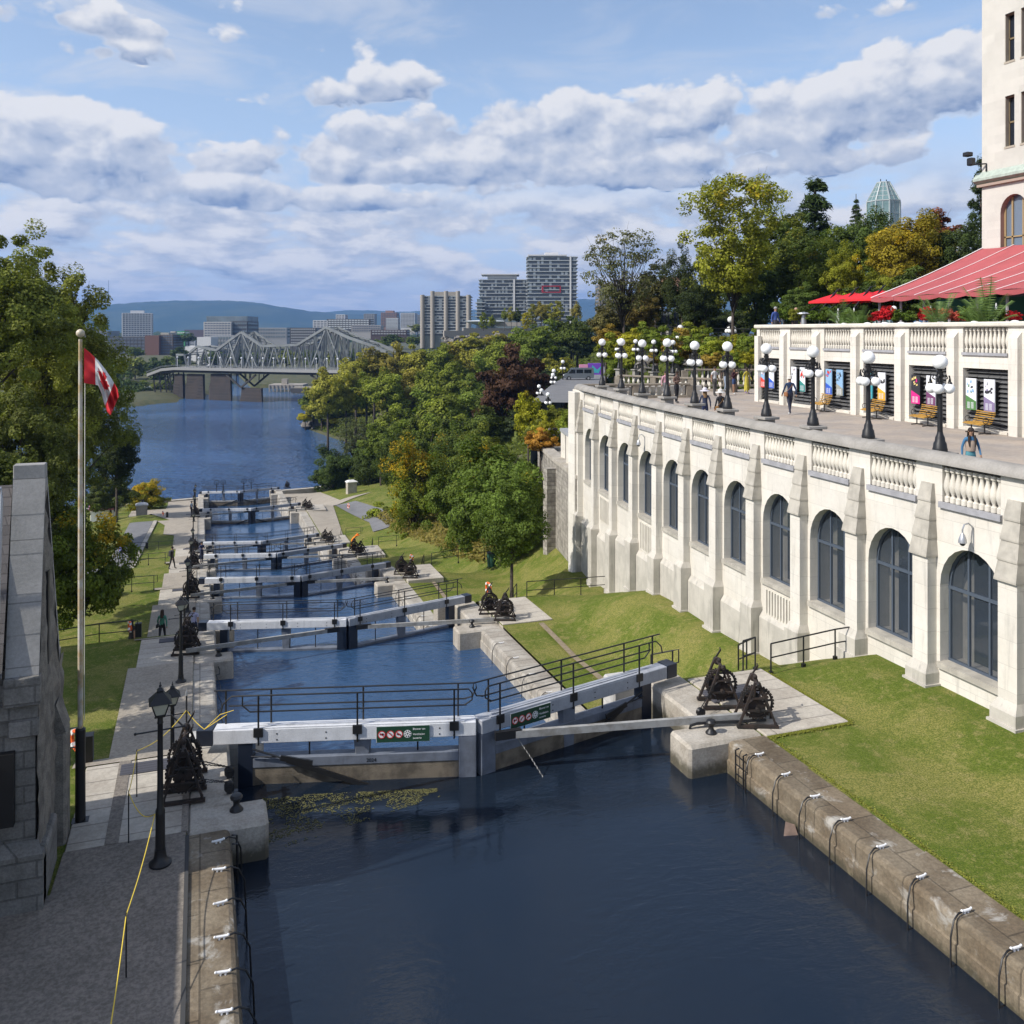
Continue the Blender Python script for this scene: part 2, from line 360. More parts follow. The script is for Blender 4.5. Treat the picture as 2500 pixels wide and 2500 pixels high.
gdry = mat('bare_earth', (.30, .24, .16), .95, var=.25, vscale=5, fine=.3)
earth = mat('wooded_ground', (.05, .06, .02), .95, col2=(.09, .085, .035), vscale=.3, bump=.6, bscale=3)
rock = mat('grey_rock', (.24, .22, .20), .95, col2=(.12, .11, .10), vscale=.9, bump=1.0, bscale=2.5, fine=.3, stains=((.10, .11, .05), .58, .66, .6))

def water(name, base, sc1, st1, sc2, st2, stretch=(1, 1), rough=.03, vol=None):
    m = bpy.data.materials.new(name); m.use_nodes = True
    t = NT(m.node_tree); b = t.n['Principled BSDF']
    b.inputs['Base Color'].default_value = (*base, 1); b.inputs['Roughness'].default_value = rough; b.inputs['IOR'].default_value = 1.33; b.inputs['Specular IOR Level'].default_value = .85
    geo = t.new('ShaderNodeNewGeometry').outputs['Position']
    mp = t.new('ShaderNodeMapping', None, Vector=geo); mp.inputs['Scale'].default_value = (stretch[0], stretch[1], 1); mp.inputs['Rotation'].default_value = (0, 0, R(18))
    a = t.noise(mp.outputs[0], sc1, 3, .5, .6); c = t.noise(mp.outputs[0], sc2, 4, .6, .3)
    calm = t.m('ADD', t.m('MULTIPLY', t.ramp(t.noise(geo, .16 if sc1 > 1 else .012, 3, .5), .38, .62), .8), .25)
    h = t.m('MULTIPLY', t.m('ADD', t.m('MULTIPLY', a, st1), t.m('MULTIPLY', c, st2)), calm)
    bn = t.new('ShaderNodeBump', None, Height=h, Strength=1.0, Distance=1.0)
    t.l.new(bn.outputs[0], b.inputs['Normal']); return m
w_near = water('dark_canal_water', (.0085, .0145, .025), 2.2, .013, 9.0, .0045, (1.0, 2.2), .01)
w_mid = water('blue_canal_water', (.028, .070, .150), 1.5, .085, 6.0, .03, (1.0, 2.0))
w_riv = water('river_water', (.042, .115, .27), .30, 4.5, 1.1, 2.2, (1.0, 1.7), .03)

# ================================================================ levels
LV = [0, -3.7, -6.9, -10.1, -13.4, -13.5, -17.0, -18.6]      # coping level of each chamber, chamber k lies before gate k+1
WT = [-.75, -4.5, -7.7, -10.95, -14.2, -14.9, -18.9]          # water in each chamber
GY = [22.4, 42.7, 62.6, 82.8, 102.6, 122.4, 156.5]             # hinge line of each gate
RIVZ = -21.5
profL = [(-40, 0), (22.9, 0), (25.8, -2.9), (28.5, -3.7), (43.2, -3.7), (46, -6.3), (48, -6.9), (63.2, -6.9), (66, -9.6), (68, -10.1), (83.4, -10.1), (87, -12.9), (89, -13.4), (124, -13.5), (130, -15.5), (137, -17.0), (150, -17.8), (157, -18.6), (400, -18.6)]
profWall = [(-40, .35), (21.5, .42), (24, -.6), (26.3, -1.6), (31, -1.82), (35, -1.9), (37.4, -2.1), (40.3, -3.0), (43.5, -4.0), (47.6, -4.4), (52, -5.0)]
W0, W1 = .57, 12.18     # canal faces
def wx(Y): return 18.9 + (max(Y, 16) - 16) ** 2 * .0027
# right bank control grid (beyond the terrace)
gx = [13.2, 20, 30, 45, 65, 100, 160, 400]
gy = [(52, [-6.9, -6.3, 1.5, 2.2, 9.0, 9.5, 9.5, 9.5]), (70, [-10.1, -8.8, -4, 1.8, 5.0, 9.5, 9.5, 9.5]), (100, [-13.4, -12.5, -10, -3, 3.0, 9, 9.5, 9.5]), (130, [-15.5, -14.5, -13, -8, -.5, 8, 9, 9.5]),
      (160, [-18.6, -18.3, -17, -13, -4, 6.5, 8.5, 9]), (175, [-22.5, -22.5, -18.5, -14, -5, 5.5, 8, 9]), (200, [-25, -25, -22.5, -16, -6, 5, 7.8, 9]), (240, [-25, -25, -25, -21.3, -11, 2.5, 7.5, 9]), (270, [-25, -25, -23.5, -19, -9, 2, 7, 9]), (300, [-25, -25, -22.2, -17.5, -7, 1, 6.5, 9]),
      (340, [-25, -25, -24, -20, -10, 0, 6, 9]), (400, [-25, -25, -25, -25, -16, -4, 5, 9]), (460, [-25, -25, -25, -25, -24, -10, 4, 8]), (560, [-25, -25, -25, -25, -25, -22, 2, 8])]
def sstep(x): x = max(0, min(1, x)); return x * x * (3 - 2 * x)
def gridz(X, Y):
    X = max(gx[0], min(gx[-1] - .01, X)); Y = max(gy[0][0], min(gy[-1][0] - .01, Y))
    i = max(k for k in range(len(gx)) if gx[k] <= X); j = max(k for k in range(len(gy)) if gy[k][0] <= Y)
    i = min(i, len(gx) - 2); j = min(j, len(gy) - 2)
    a = (X - gx[i]) / (gx[i + 1] - gx[i]); b = (Y - gy[j][0]) / (gy[j + 1][0] - gy[j][0])
    r0, r1 = gy[j][1], gy[j + 1][1]
    return (r0[i] * (1 - a) + r0[i + 1] * a) * (1 - b) + (r1[i] * (1 - a) + r1[i + 1] * a) * b
def gz(X, Y):
    "height of the ground"
    if X < 6:
        p = lerp(profL, Y)
        if X < -7 and 20 < Y < 150:      # the lawn behind drops more evenly
            p = p + (lerp([(-40, 0), (20, 0), (100, -13.4), (157, -18.6)], Y) - p) * sstep((-7 - X) / 10)
        if Y > 157: p = -18.6 if Y < shore(X) else -25
        return p
    if Y < 52:
        a = lerp(profL, Y); 
        if 22.4 < Y: a = min(0, a + .15)
        b = lerp(profWall, Y); k = sstep((X - 15.9) / (wx(Y) - .9 - 15.9))
        z = a + (b - a) * k
        if X > 20 and Y > 46: z = -4.5 if Y < 50 else z
        return z
    z = gridz(X, Y); a = lerp(profL, Y) if Y < 162 else -99
    if Y > shore(X) and X < 26: z = -25
    k = sstep((X - 13.2) / 9.0)
    if Y < 162: z = a * (1 - k) + z * k
    return z
def shore(X): return lerp([(-60, 148), (-4.5, 161.5), (7.6, 164), (19.5, 166), (26, 170)], X)
def sheet(name, xs, ys, zf, m, parent=None, dz=0.0, keep=None, smooth=True):
    vs = [(x, y, zf(x, y) + dz) for y in ys for x in xs]; nx = len(xs)
    fs = [(j * nx + i, j * nx + i + 1, (j + 1) * nx + i + 1, (j + 1) * nx + i) for j in range(len(ys) - 1) for i in range(nx - 1) if keep is None or keep((xs[i] + xs[i + 1]) / 2, (ys[j] + ys[j + 1]) / 2)]
    me = bpy.data.meshes.new(name); me.from_pydata(vs, [], fs); me.materials.append(m)
    if smooth: me.polygons.foreach_set('use_smooth', [True] * len(fs))
    o = bpy.data.objects.new(name, me); C.objects.link(o)
    if parent: o.parent = parent
    return o
def ar(a, b, s): n = max(1, round((b - a) / s)); return [a + (b - a) * i / n for i in range(n + 1)]
# lawns (real slopes, finely stepped)
yl = ar(-12, 60, .6) + ar(60, 180, 1.5)[1:]
struct(sheet('lawn', ar(-120, -12, 6) + ar(-12, -.25, .9)[1:], yl, lambda x, y: gz(x, y) + .03 * mnoise.noise(V(x * .4, y * .4, 0)), g))
struct(sheet('lawn', ar(13.15, 40, .9), ar(-12, 52, .6) + ar(52, 163, 1.5)[1:], lambda x, y: gz(x, y) + .02 * mnoise.noise(V(x * .35, y * .35, 5)), g, keep=lambda x, y: not (x > (26 if y < 110 else 33) and y > 60) and not (x > 24.5 and 46 < y < 60)))
# the ground sheet reaching the horizon, with the canal cut and the river bed below the water
def groundz(X, Y):
    if Y > 560 or X > 400 or X < -400:
        pass
    if -.2 < X < 13.1 and Y < 165: return -26
    if Y < 162 and X < 13.1: return gz(X, Y) - 1.6 if X > -120 else -18
    if X < 13.1: return farz(X, Y)
    if Y < 162 and X < 33 and Y > 110: return gz(X, Y) - 1.2
    if Y < 118 and X < 40 and Y > -12: return gz(X, Y) - 1.6 if not (X > 26 and Y > 60) and not (X > 24.5 and 46 < Y) else gz(X, Y)
    if Y < 52: return 4.5 if X > 24 else -1.0
    z = gridz(X, Y) if Y < 560 else -25
    if Y > 520: z = max(z, farz(X, Y))
    if X < 26 and Y > shore(X) : z = -25
    if z > -21.4: z += 1.6 * mnoise.noise(V(X * .05, Y * .05, 2)) * min(1, (z + 21.4) / 4) * (0 if (Y < 170 and X < 34) else 1)
    return z
def fshore(X): return lerp([(-400, 330), (-120, 385), (-50, 400), (-20, 408), (-7, 430), (5, 470), (60, 520), (140, 600), (400, 900), (4000, 3000)], X)
def farz(X, Y):
    d = Y - fshore(X)
    return -26 if d < -6 else (-26 + 5.6 * sstep((d + 6) / 10) + min(10, max(0, d) * .028) + max(0, min(8, (d - 600) * .01)))
xs = ar(-6400, -600, 1400) + ar(-600, -120, 80)[1:] + ar(-120, -.25, 12)[1:] + [-.15, 13.05, 13.2] + ar(13.2, 160, 3)[1:] + ar(160, 640, 40)[1:] + ar(640, 12400, 1900)[1:]
ys = ar(-290, -12, 97) + ar(-12, 160, 4)[1:] + ar(160, 172, 1)[1:] + ar(172, 560, 5)[1:] + ar(560, 1200, 40)[1:] + ar(1200, 9300, 1600)[1:]
struct(sheet('ground', xs, ys, groundz, earth))
# river
mb = MB(); mb.face((-6400, 150, RIVZ), (12400, 150, RIVZ), (12400, 5200, RIVZ), (-6400, 5200, RIVZ)); struct(mb.build('river_water', w_riv))
# chambers of the canal
for k in range(7):
    y0 = -14 if k == 0 else GY[k - 1] - .3; y1 = GY[k] - .4
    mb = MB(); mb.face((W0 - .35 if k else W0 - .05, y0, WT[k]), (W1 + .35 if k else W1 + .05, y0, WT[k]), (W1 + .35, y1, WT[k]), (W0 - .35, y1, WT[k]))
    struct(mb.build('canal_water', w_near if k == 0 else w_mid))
mb = MB(); mb.face((.2, 156, RIVZ + .6), (12.6, 156, RIVZ + .6), (12.6, 170, RIVZ + .6), (.2, 170, RIVZ + .6)); struct(mb.build('canal_water', w_mid))

# ---- lock walls: a coping and a face for each chamber, with the stepped piers at each gate
def rounded_coping(mb, xa, xb, y0, y1, zt, zb, inner):
    "wall strip between xa (land) and xb (water) with a rounded arris on the water side"
    sgn = 1 if xb > xa else -1; prof = [(xa, zb), (xa, zt), (xb - sgn * .10, zt), (xb - sgn * .03, zt - .03), (xb, zt - .10), (xb, zt - .42), (xb + sgn * .04, zt - .44), (xb + sgn * .04, zb)]
    n = len(prof); vs = [(x, y, z) for y in (y0, y1) for x, z in prof]
    mb.mesh(vs, [(i, i + 1, n + i + 1, n + i) for i in range(n - 1)] + [tuple(range(n)), tuple(range(n, 2 * n))])
for k in range(7):
    y0 = -14 if k == 0 else GY[k - 1] + 1.4; y1 = GY[k] - 3.55
    top = LV[k]; nm = 'lock_wall'
    for side in (0, 1):
        r = thing(nm, ('%s stone wall of the %s lock chamber' % (('left', 'right')[side], ['foreground', 'second', 'third', 'fourth', 'fifth', 'sixth', 'last'][k])), 'lock wall', (W1 if side else W0, y1, top), 0, 'stone walls lining the lock chambers')
        xa, xb = ((-.25, W0), (13.2, W1))[side]
        mb = MB(); rounded_coping(mb, xa, xb, y0, y1, top, min(WT[k], RIVZ if k > 5 else WT[k]) - 3, side)
        mb.build('coping_wall', wallst_near if k == 0 else coping_far, r, world=True)
        mb = MB()
        # broad gate block with the pier stepping out into the water
        a, b_ = ((-.25, 1.33), (13.2, 11.1))[side]; c_ = (W0, W1)[side]; zt = top + .02; zb = WT[k] - 7
        ya, yb, yc = GY[k] - 3.55, GY[k] - 2.55, GY[k] + .9
        lo, hi = min(a, b_), max(a, b_); mb.box(lo, hi, ya, yb, zb, zt, bev=.07)
        lo, hi = min(a, c_ + (.1 if not side else -.1)), max(a, c_ + (.1 if not side else -.1)); mb.box(lo, hi, yb - .05, yc, zb, zt - .004, bev=.07)
        mb.build('gate_pier', pale if k else pale_near, r, world=True)
        mb = MB(); e = (W0 + .95, W1 - .95)[side]
        lo, hi = min(a, e), max(a, e); mb.box(lo, hi, yc, yc + .75, zb, zt - .12, bev=.06)
        mb.build('wing_wall', pale if k else mat('whitewashed_block', (.55, .54, .51), .85, var=.2, vscale=2, bump=.4, bricks=(.7, .4, 'wall', .1, (.01, .3))), r, world=True)
# lower approach at the river
for side in (0, 1):
    r = thing('lock_wall', '%s stone landing wall where the canal meets the river' % ('left', 'right')[side], 'lock wall', (W1 if side else W0, 160, -18.6), 0, 'stone walls lining the lock chambers')
    xa, xb = ((-.25, W0), (13.2, W1))[side]
    mb = MB(); rounded_coping(mb, xa, xb, 157.9, shore(6), -18.6, -26, side); mb.build('coping_wall', coping_far, r, world=True)
# quay along the river
mb = MB()
pts = [(-60, 148), (-4.5, 161.5), (-.25, 162.3)]; pr_ = [(13.2, 164.9), (19.5, 166), (26, 170)]
for P in (pts, pr_):
    for (x0, y0), (x1, y1) in zip(P, P[1:]):
        mb.mesh([(x0, y0, -26), (x1, y1, -26), (x1, y1, -18.35), (x0, y0, -18.35), (x0, y0 - 1.0, -18.35), (x1, y1 - 1.0, -18.35), (x0, y0 - 1, -19.5), (x1, y1 - 1, -19.5)], [(0, 1, 2, 3), (3, 2, 5, 4), (4, 5, 7, 6)])
tag(mb.build('quay_wall', pale), 'low pale stone quay edge along the river', 'quay wall')

# ---- platforms of long slabs beside every gate
def plat(name, x0, x1, y0, y1, z, m=slab, th=.12):
    mb = MB(); mb.box(x0, x1, y0, y1, z - th - .4, z, bev=.02); return struct(mb.build(name, m))
for k in range(6):
    g0 = GY[k]
    plat('platform', 13.2, 15.67, g0 - 3.65, g0 + .15, LV[k] + .045 + (.15 if k else 0))
    plat('platform', -2.45, -.25, g0 - 3.45, g0 + .1, LV[k] + .045)
    for hx in ([(-1.7, -.5, g0 - .62, g0 - .08)] + ([(13.05, 14.6, g0 - 1.55, g0 - .75)] if k == 0 else [(13.3, 14.5, g0 - .8, g0 - .3)])):
        zz = LV[k] + .07 + (.15 if k and hx[0] > 5 else 0)
        mb = MB(); mb.box(hx[0], hx[1], hx[2], hx[3], zz - .06, zz, bev=.008)
        tag(mb.build('hatch_cover', hatch), 'dark boarded hatch cover set in the %s platform by the %s gate' % ('left' if hx[0] < 5 else 'right', ORD[k]), 'hatch', 'dark hatch covers in the lock platforms')
# ---- path on the left
def strip(name, f, y0, y1, m, dz, step=.8, n=4):
    ys = ar(y0, y1, step); mb = MB()
    vs = []; 
    for y in ys:
        a, b_ = f(y)
        for i in range(n + 1): x = a + (b_ - a) * i / n; vs.append((x, y, gz(x, y) + dz))
    fs = [(j * (n + 1) + i, j * (n + 1) + i + 1, (j + 1) * (n + 1) + i + 1, (j + 1) * (n + 1) + i) for j in range(len(ys) - 1) for i in range(n)]
    mb.mesh(vs, fs); o = mb.build(name, m, smooth=True); return struct(o)
strip('path', lambda y: (-2.46 if y > 19 else -2.46 - min(4.5, (19 - y) * .03), -.26), 17.6, 18.96, tarmac, .045)
strip('path', lambda y: (-8, -.26), -12, 17.6, tarmac, .045)
strip('path', lambda y: (-2.75, -.26), 22.5, 39.3, pathconc, .06, .5)
strip('path', lambda y: (-2.75, -.26), 42.8, 59.2, pathconc, .06, .5)
strip('path', lambda y: (-2.8, -.26), 62.7, 79.4, pathconc, .06, .5)
strip('path', lambda y: (-2.8, -.26), 82.9, 99.2, pathconc, .06, .5)
strip('path', lambda y: (-2.8 - (1.2 if y > 110 else 0) - max(0, (y - 116)) * .35, -.26), 102.7, 119, pathconc, .06, 1)
strip('path', lambda y: (-3.5 - max(0, (y - 119)) * .5 if y < 132 else -10, -.26), 118.9, 150, pathconc, .06, 1, 8)
strip('path', lambda y: (-5, -.26), 150, 161, pathconc, .06, 1)
strip('path', lambda y: (13.2, 14.2 + max(0, y - 88) * .085 if y < 128 else 17.6 + (y - 128) * .9), 86.5, 136, pathconc, .09, 1, 8)
strip('path', lambda y: (13.2, 20), 136, 163.5, pathconc, .09, 1, 8)
strip('road', lambda y: (-9.6 + (y - 70) * .03, -6.6 + (y - 96) * .05), 66, 119, road_m, .08, 1)
strip('kerb_strip', lambda y: (-6.55 + (y - 96) * .05, -6.1 + (y - 96) * .05), 66, 119, coping_far, .13, 1)
strip('path', lambda y: (19.4 - abs(y - 108) * .11, 22.6 - abs(y - 112) * .10), 102, 128, road_m, .09, 1)
mb = MB(); 
for i, (x, y) in enumerate([(14.9, 24.6), (14.6, 27.2), (14.7, 30), (14.9, 33), (14.8, 36), (14.85, 38.4)]): pass
P = [(14.55, 24.2), (14.5, 27.5), (14.75, 30.5), (14.65, 34), (14.9, 38.6)]
for k in range(2):
    for (x0, y0), (x1, y1) in zip(P, P[1:]):
        o = k * 20.2; w_ = .13
        mb.face((x0 - w_, y0 + o, gz(x0, y0 + o) + .09), (x0 + w_, y0 + o, gz(x0, y0 + o) + .09), (x1 + w_, y1 + o, gz(x1, y1 + o) + .09), (x1 - w_, y1 + o, gz(x1, y1 + o) + .09))
struct(mb.build('worn_track', gdry))
# narrow joint strip between path and wall stones, slab under the lamp
mb = MB(); mb.box(-.27, -.20, -12, 18.8, -.2, .052); struct(mb.build('drain_strip', mat('dark_joint', (.05, .05, .05), .9)))
mb = MB(); mb.box(-1.75, -1.5, 18.95, 22.5, -.2, .058); mb.box(-.35, -.22, 18.95, 22.5, -.2, .058); struct(mb.build('joint_strip', tarmac))
# floating weed against the first gate
mb = MB(); rr = random.Random(3)
for i in range(5200):
    x = 1.36 + rr.random() ** 1.3 * 3.9; y = 21.4 - rr.random() ** 1.4 * (2.3 - (x - 1.4) * .50) - (x - 1.4) * .25
    if mnoise.noise(V(x * 1.7, y * 2.6, 0)) + .25 * mnoise.noise(V(x * 7, y * 9, 1)) < -.22 + .10 * (20.8 - y): continue
    if y > 21.7 - (x - 1.2) * .26: continue
    s_ = rr.uniform(.008, .026); a = rr.uniform(0, 6.28)
    mb.face(*[(x + s_ * cos(a + q) * (1 if q % 3.14 < 1 else .6), y + s_ * sin(a + q), -.744 + rr.uniform(0, .003)) for q in (0, 1.57, 3.14, 4.71)])
tag(mb.build('pond_weed', mat('yellow_green_weed', (.12, .115, .035), .9, var=.6, vscale=9)), 'yellow green floating weed gathered at the left foot of the nearest gate', 'weed', kind='stuff')
# ================================================================ terrace building along the right
def wmap(y, off, z):
    s_ = (wx(y + .01) - wx(y - .01)) / .02; return (wx(y) - off, y + off * s_, z)
BW = .55
BE = [10.7, 13.5, 16.32, 19.15, 21.98, 24.85, 27.7, 30.56, 33.45, 36.43, 39.54, 42.78, 46.25, 49.9]   # near edge of each buttress
tw = thing('terrace_wall', 'long cream stone terrace wall with tall arched windows and stepped buttresses above the lawn', 'terrace wall', (19, 20, 0))
SP, SILL, AT = 3.15, 1.08, 4.30
def arch(t0, t1, n=12):
    c = (t0 + t1) / 2; r = (t1 - t0) / 2; return [(c - r * cos(pi * i / n), SP + (AT - SP) * sin(pi * i / n)) for i in range(n + 1)]
glasst = mat('terrace_window_glass', (.05, .065, .085), .04, spec=.8, bump=.12, bscale=1.2); glasst.node_tree.nodes['Principled BSDF'].inputs['Alpha'].default_value = .62
wall = MB(wmap); wall.k = 0
for i in range(len(BE) - 1):
    a, b = BE[i], BE[i + 1]; t0 = a + BW + .13; t1 = b - .12      # the opening
    if i == len(BE) - 2: t1 = b - .5
    zb = min(lerp(profWall, a), lerp(profWall, b)) - 1.5; ze = 5.42
    A = arch(t0, t1); m_ = (t0 + t1) / 2
    for q0, q1 in ((a, t0), (t1, b)):
        wall.face((q0, 0, zb), (q1, 0, zb), (q1, 0, ze), (q0, 0, ze))
    wall.face((t0, 0, zb), (m_, 0, zb), (m_, 0, SILL), (t0, 0, SILL)); wall.face((m_, 0, zb), (t1, 0, zb), (t1, 0, SILL), (m_, 0, SILL))
    for (p, pz), (q, qz) in zip(A, A[1:]): wall.face((p, 0, pz), (q, 0, qz), (q, 0, ze), (p, 0, ze))
    D = -.42
    for (p, pz), (q, qz) in zip(A, A[1:]): wall.face((p, 0, pz), (q, 0, qz), (q, D, qz), (p, D, pz))
    for q in (t0, t1): wall.face((q, 0, SILL), (q, 0, SP), (q, D, SP), (q, D, SILL))
    wall.face((t0, 0, SILL), (t1, 0, SILL), (t1, D, SILL), (t0, D, SILL))
    # parapet with the balustrade recess
    r0, r1 = a + BW + .2, b - .2
    for q0, q1 in ((a, r0), (r1, b)): wall.face((q0, 0, ze), (q1, 0, ze), (q1, 0, 6.42), (q0, 0, 6.42))
    wall.face((r0, -.24, ze), (r1, -.24, ze), (r1, -.24, 6.42), (r0, -.24, 6.42))
    for q in (r0, r1): wall.face((q, 0, ze), (q, -.24, ze), (q, -.24, 6.42), (q, 0, 6.42))
    wall.face((r0, 0, ze), (r1, 0, ze), (r1, -.24, ze), (r0, -.24, ze))
    wall.face((r0, 0, 6.36), (r1, 0, 6.36), (r1, -.24, 6.36), (r0, -.24, 6.36))
wall.face((BE[0], -.45, 5.5), (BE[-1], -.45, 5.5), (BE[-1], -.45, 6.5), (BE[0], -.45, 6.5)) if False else None
for i in range(len(BE) - 1): a, b = BE[i], BE[i + 1]; wall.face((a, -.5, 5.5), (b, -.5, 5.5), (b, -.5, 6.42), (a, -.5, 6.42)); wall.face((a, 0, 6.42), (b, 0, 6.42), (b, -.5, 6.42), (a, -.5, 6.42))
wall.build('wall', cream, tw, world=True)
# far end wall and a return
e = MB(); Yf = 49.9; X0 = wx(Yf); e.box(X0 - .0, X0 + .5, Yf, Yf + 1.6, -6.5, 6.42); e.box(X0 + .5, X0 + 9, Yf + 1.2, Yf + 1.6, -6.5, 6.5); e.box(X0 - .35, X0, Yf + .5, Yf + 1.5, -6, 6.3, bev=.02); e.build('end_pier', cream, tw, world=True)
bl = MB(); bl.lathe([(.085, 0), (.085, .13), (.05, .16), (.045, .20), (.075, .26), (.105, .36), (.11, .44), (.095, .54), (.06, .68), (.045, .76), (.06, .80), (.085, .82), (.085, .92)], 10)
balm = bl.build('baluster', cream_plain, None, smooth=True); balme = balm.data; bpy.data.objects.remove(balm)
def put_baluster(par, p):
    o = bpy.data.objects.new('baluster', balme); C.objects.link(o); o.parent = par; o.location = p; return o
cap = MB(wmap)
capprof = [(-.62, 6.42), (-.62, 6.52), (-.55, 6.60), (-.42, 6.69), (-.2, 6.74), (-.02, 6.70), (.12, 6.60), (.17, 6.50), (.17, 6.44), (.10, 6.42)]
ysq = ar(BE[0], Yf + 1.7, .6)
for y0, y1 in zip(ysq, ysq[1:]):
    for (o0, z0), (o1, z1) in zip(capprof, capprof[1:] + capprof[:1]): cap.face((y0, o0, z0), (y1, o0, z0), (y1, o1, z1), (y0, o1, z1))
cap.build('coping', capst, tw, smooth=True, world=True)
for i in range(len(BE) - 1):
    a, b = BE[i], BE[i + 1]; r0, r1 = a + BW + .2, b - .2; t0 = a + BW + .13; t1 = b - .12 - (.36 if i == len(BE) - 2 else 0)
    s_ = MB(wmap); s_.box(r0 - .06, r1 + .06, -.2, .09, 5.26, 5.42); bp = s_.build('balustrade', sillst, tw)
    # parent has an offset: rebuild in world
    bpy.data.objects.remove(bp)
    bp = s_.build('balustrade', sillst, tw, world=True)
    n = 10
    Mi = parent_world(tw).inverted()
    for k in range(n):
        y = r0 + (k + .5) * (r1 - r0) / n; put_baluster(bp, Mi @ Vector(wmap(y, -.10, 5.42)))
    s_ = MB(wmap); s_.box(t0 - .12, t1 + .02, -.415, .10, SILL - .16, SILL + .006); s_.build('window_sill', weath, tw, world=True)
    # window: dark frame, panes
    fr = MB(wmap); D = -.33; w0, w1 = t0, t1
    for q in (w0 + .035, w0 + (w1 - w0) / 3, w0 + 2 * (w1 - w0) / 3, w1 - .035):
        k = min(1, max(-1, (q - (w0 + w1) / 2) / ((w1 - w0) / 2))); zt = SP + (AT - SP) * sqrt(max(0, 1 - k * k)) ; fr.box(q - .03, q + .03, D - .03, D + .04, SILL, max(zt, SP))
    fr.box(w0, w1, D - .03, D + .05, SILL, SILL + .07); fr.box(w0, w1, D - .03, D + .05, SP - .12, SP - .03)
    A = arch(w0, w1); B_ = arch(w0 + .08, w1 - .08)
    for (p, pz), (q, qz), (p2, pz2), (q2, qz2) in zip(A, A[1:], B_, B_[1:]):
        fr.face((p, D + .04, pz), (q, D + .04, qz), (q2, D + .04, qz2 - .05), (p2, D + .04, pz2 - .05)); fr.face((p2, D + .04, pz2 - .05), (q2, D + .04, qz2 - .05), (q2, D - .03, qz2 - .05), (p2, D - .03, pz2 - .05))
    f = fr.build('window', frameb, tw, world=True)
    gl = MB(wmap); A = arch(w0, w1, 10); gl.face((w0, D, SILL), (w1, D, SILL), *[(p, D, z) for p, z in A[::-1]]); gl.build('pane', glasst, f, world=True)
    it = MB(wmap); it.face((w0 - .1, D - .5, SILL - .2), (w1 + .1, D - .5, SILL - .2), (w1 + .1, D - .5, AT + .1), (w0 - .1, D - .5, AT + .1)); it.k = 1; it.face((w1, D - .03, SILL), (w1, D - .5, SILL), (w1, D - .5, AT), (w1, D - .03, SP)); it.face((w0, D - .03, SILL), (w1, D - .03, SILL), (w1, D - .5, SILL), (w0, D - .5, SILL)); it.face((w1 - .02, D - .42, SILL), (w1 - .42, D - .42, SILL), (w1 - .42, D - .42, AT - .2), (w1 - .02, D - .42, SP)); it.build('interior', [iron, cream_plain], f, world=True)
for i, a in enumerate(BE):
    bu = MB(wmap); zl = lerp(profWall, a); pt = .95 if a < 24 else (.15 if a < 35 else -.2 if a < 40 else -.55 if a < 43 else -1.0); b = a + BW; zb = zl - 1.4
    if 24 < a < 30: pt = .2
    bu.box(a, b, -.1, .31, zb, 3.95); bp = bu.build('buttress', cream, tw, world=True)
    pd = MB(wmap); h = 0.10     # pedestal with a bevelled top
    pd.box(a - h, b + h, -.1, .47, zb, pt - .18)
    q = [(a - h, .66), (b + h, .66), (b, .46), (a, .46)]
    pd.mesh([(a - h, .47, pt - .18), (b + h, .47, pt - .18), (b, .31, pt + .05), (a, .31, pt + .05), (a - h, 0, pt - .18), (b + h, 0, pt - .18), (a, 0, pt + .05), (b, 0, pt + .05)], [(0, 1, 2, 3), (4, 0, 3, 6), (1, 5, 7, 2)])
    pd.box(a - h - .05, b + h + .05, -.1, .53, zb, zl + .06)
    pd.build('pedestal', plinth, bp, world=True)
    cp = MB(wmap); z = 3.90; dep = .40; wd0 = .05; steps = 4
    for k in range(steps):     # stepped, sloping weatherings
        z1 = z + .48 + .01; d2 = dep - .10; x_ = wd0; x2 = wd0 - .04
        a0, b0, a1, b1 = a - x_, b + x_, a - x2, b + x2
        cp.mesh([(a0, dep, z), (b0, dep, z), (b0, dep, z + .045), (a0, dep, z + .045), (a1, d2, z1), (b1, d2, z1), (a0, -.02, z), (b0, -.02, z), (a0, -.02, z + .045), (b0, -.02, z + .045), (a1, -.02, z1), (b1, -.02, z1)],
                [(0, 1, 2, 3), (3, 2, 5, 4), (6, 0, 3, 8), (8, 3, 4, 10), (1, 7, 9, 2), (2, 9, 11, 5), (6, 7, 1, 0), (4, 5, 11, 10)])
        z = z1; dep = d2 + .027; wd0 = x2 + .012
    cp.build('weathering', weath, bp, world=True)
# plain plinth course between buttresses and grille panels
pc = MB(wmap)
for i in range(5, len(BE) - 1):
    a, b = BE[i] + .85, BE[i + 1] - .13; zt = (-.05 if i < 6 else -.3 if i < 9 else -.7 if i < 11 else -1.3); pc.mesh([(a, .16, -6.2), (b, .16, -6.2), (b, .16, zt - .25), (a, .16, zt - .25), (b, .0, zt), (a, .0, zt)], [(0, 1, 2, 3), (3, 2, 4, 5)])
pc.build('plinth', plinth, tw, world=True)
for i in (5, 9, 11):
    a, b = BE[i] + .95, BE[i + 1] - .3; gp = MB(wmap); z0, z1 = -.95 + (.15 if i < 6 else .2), .75
    if i > 8: z0, z1 = -.55, .7
    n = 9
    for k in range(n): q = a + (b - a) * (k + .5) / n; gp.box(q - .05, q + .05, .02, .06, z0, z1)
    gp.box(a, b, .0, .04, z0 - .1, z0); gp.box(a, b, 0, .04, z1, z1 + .06); gp.build('ribbed_panel', cream_plain, tw, world=True)

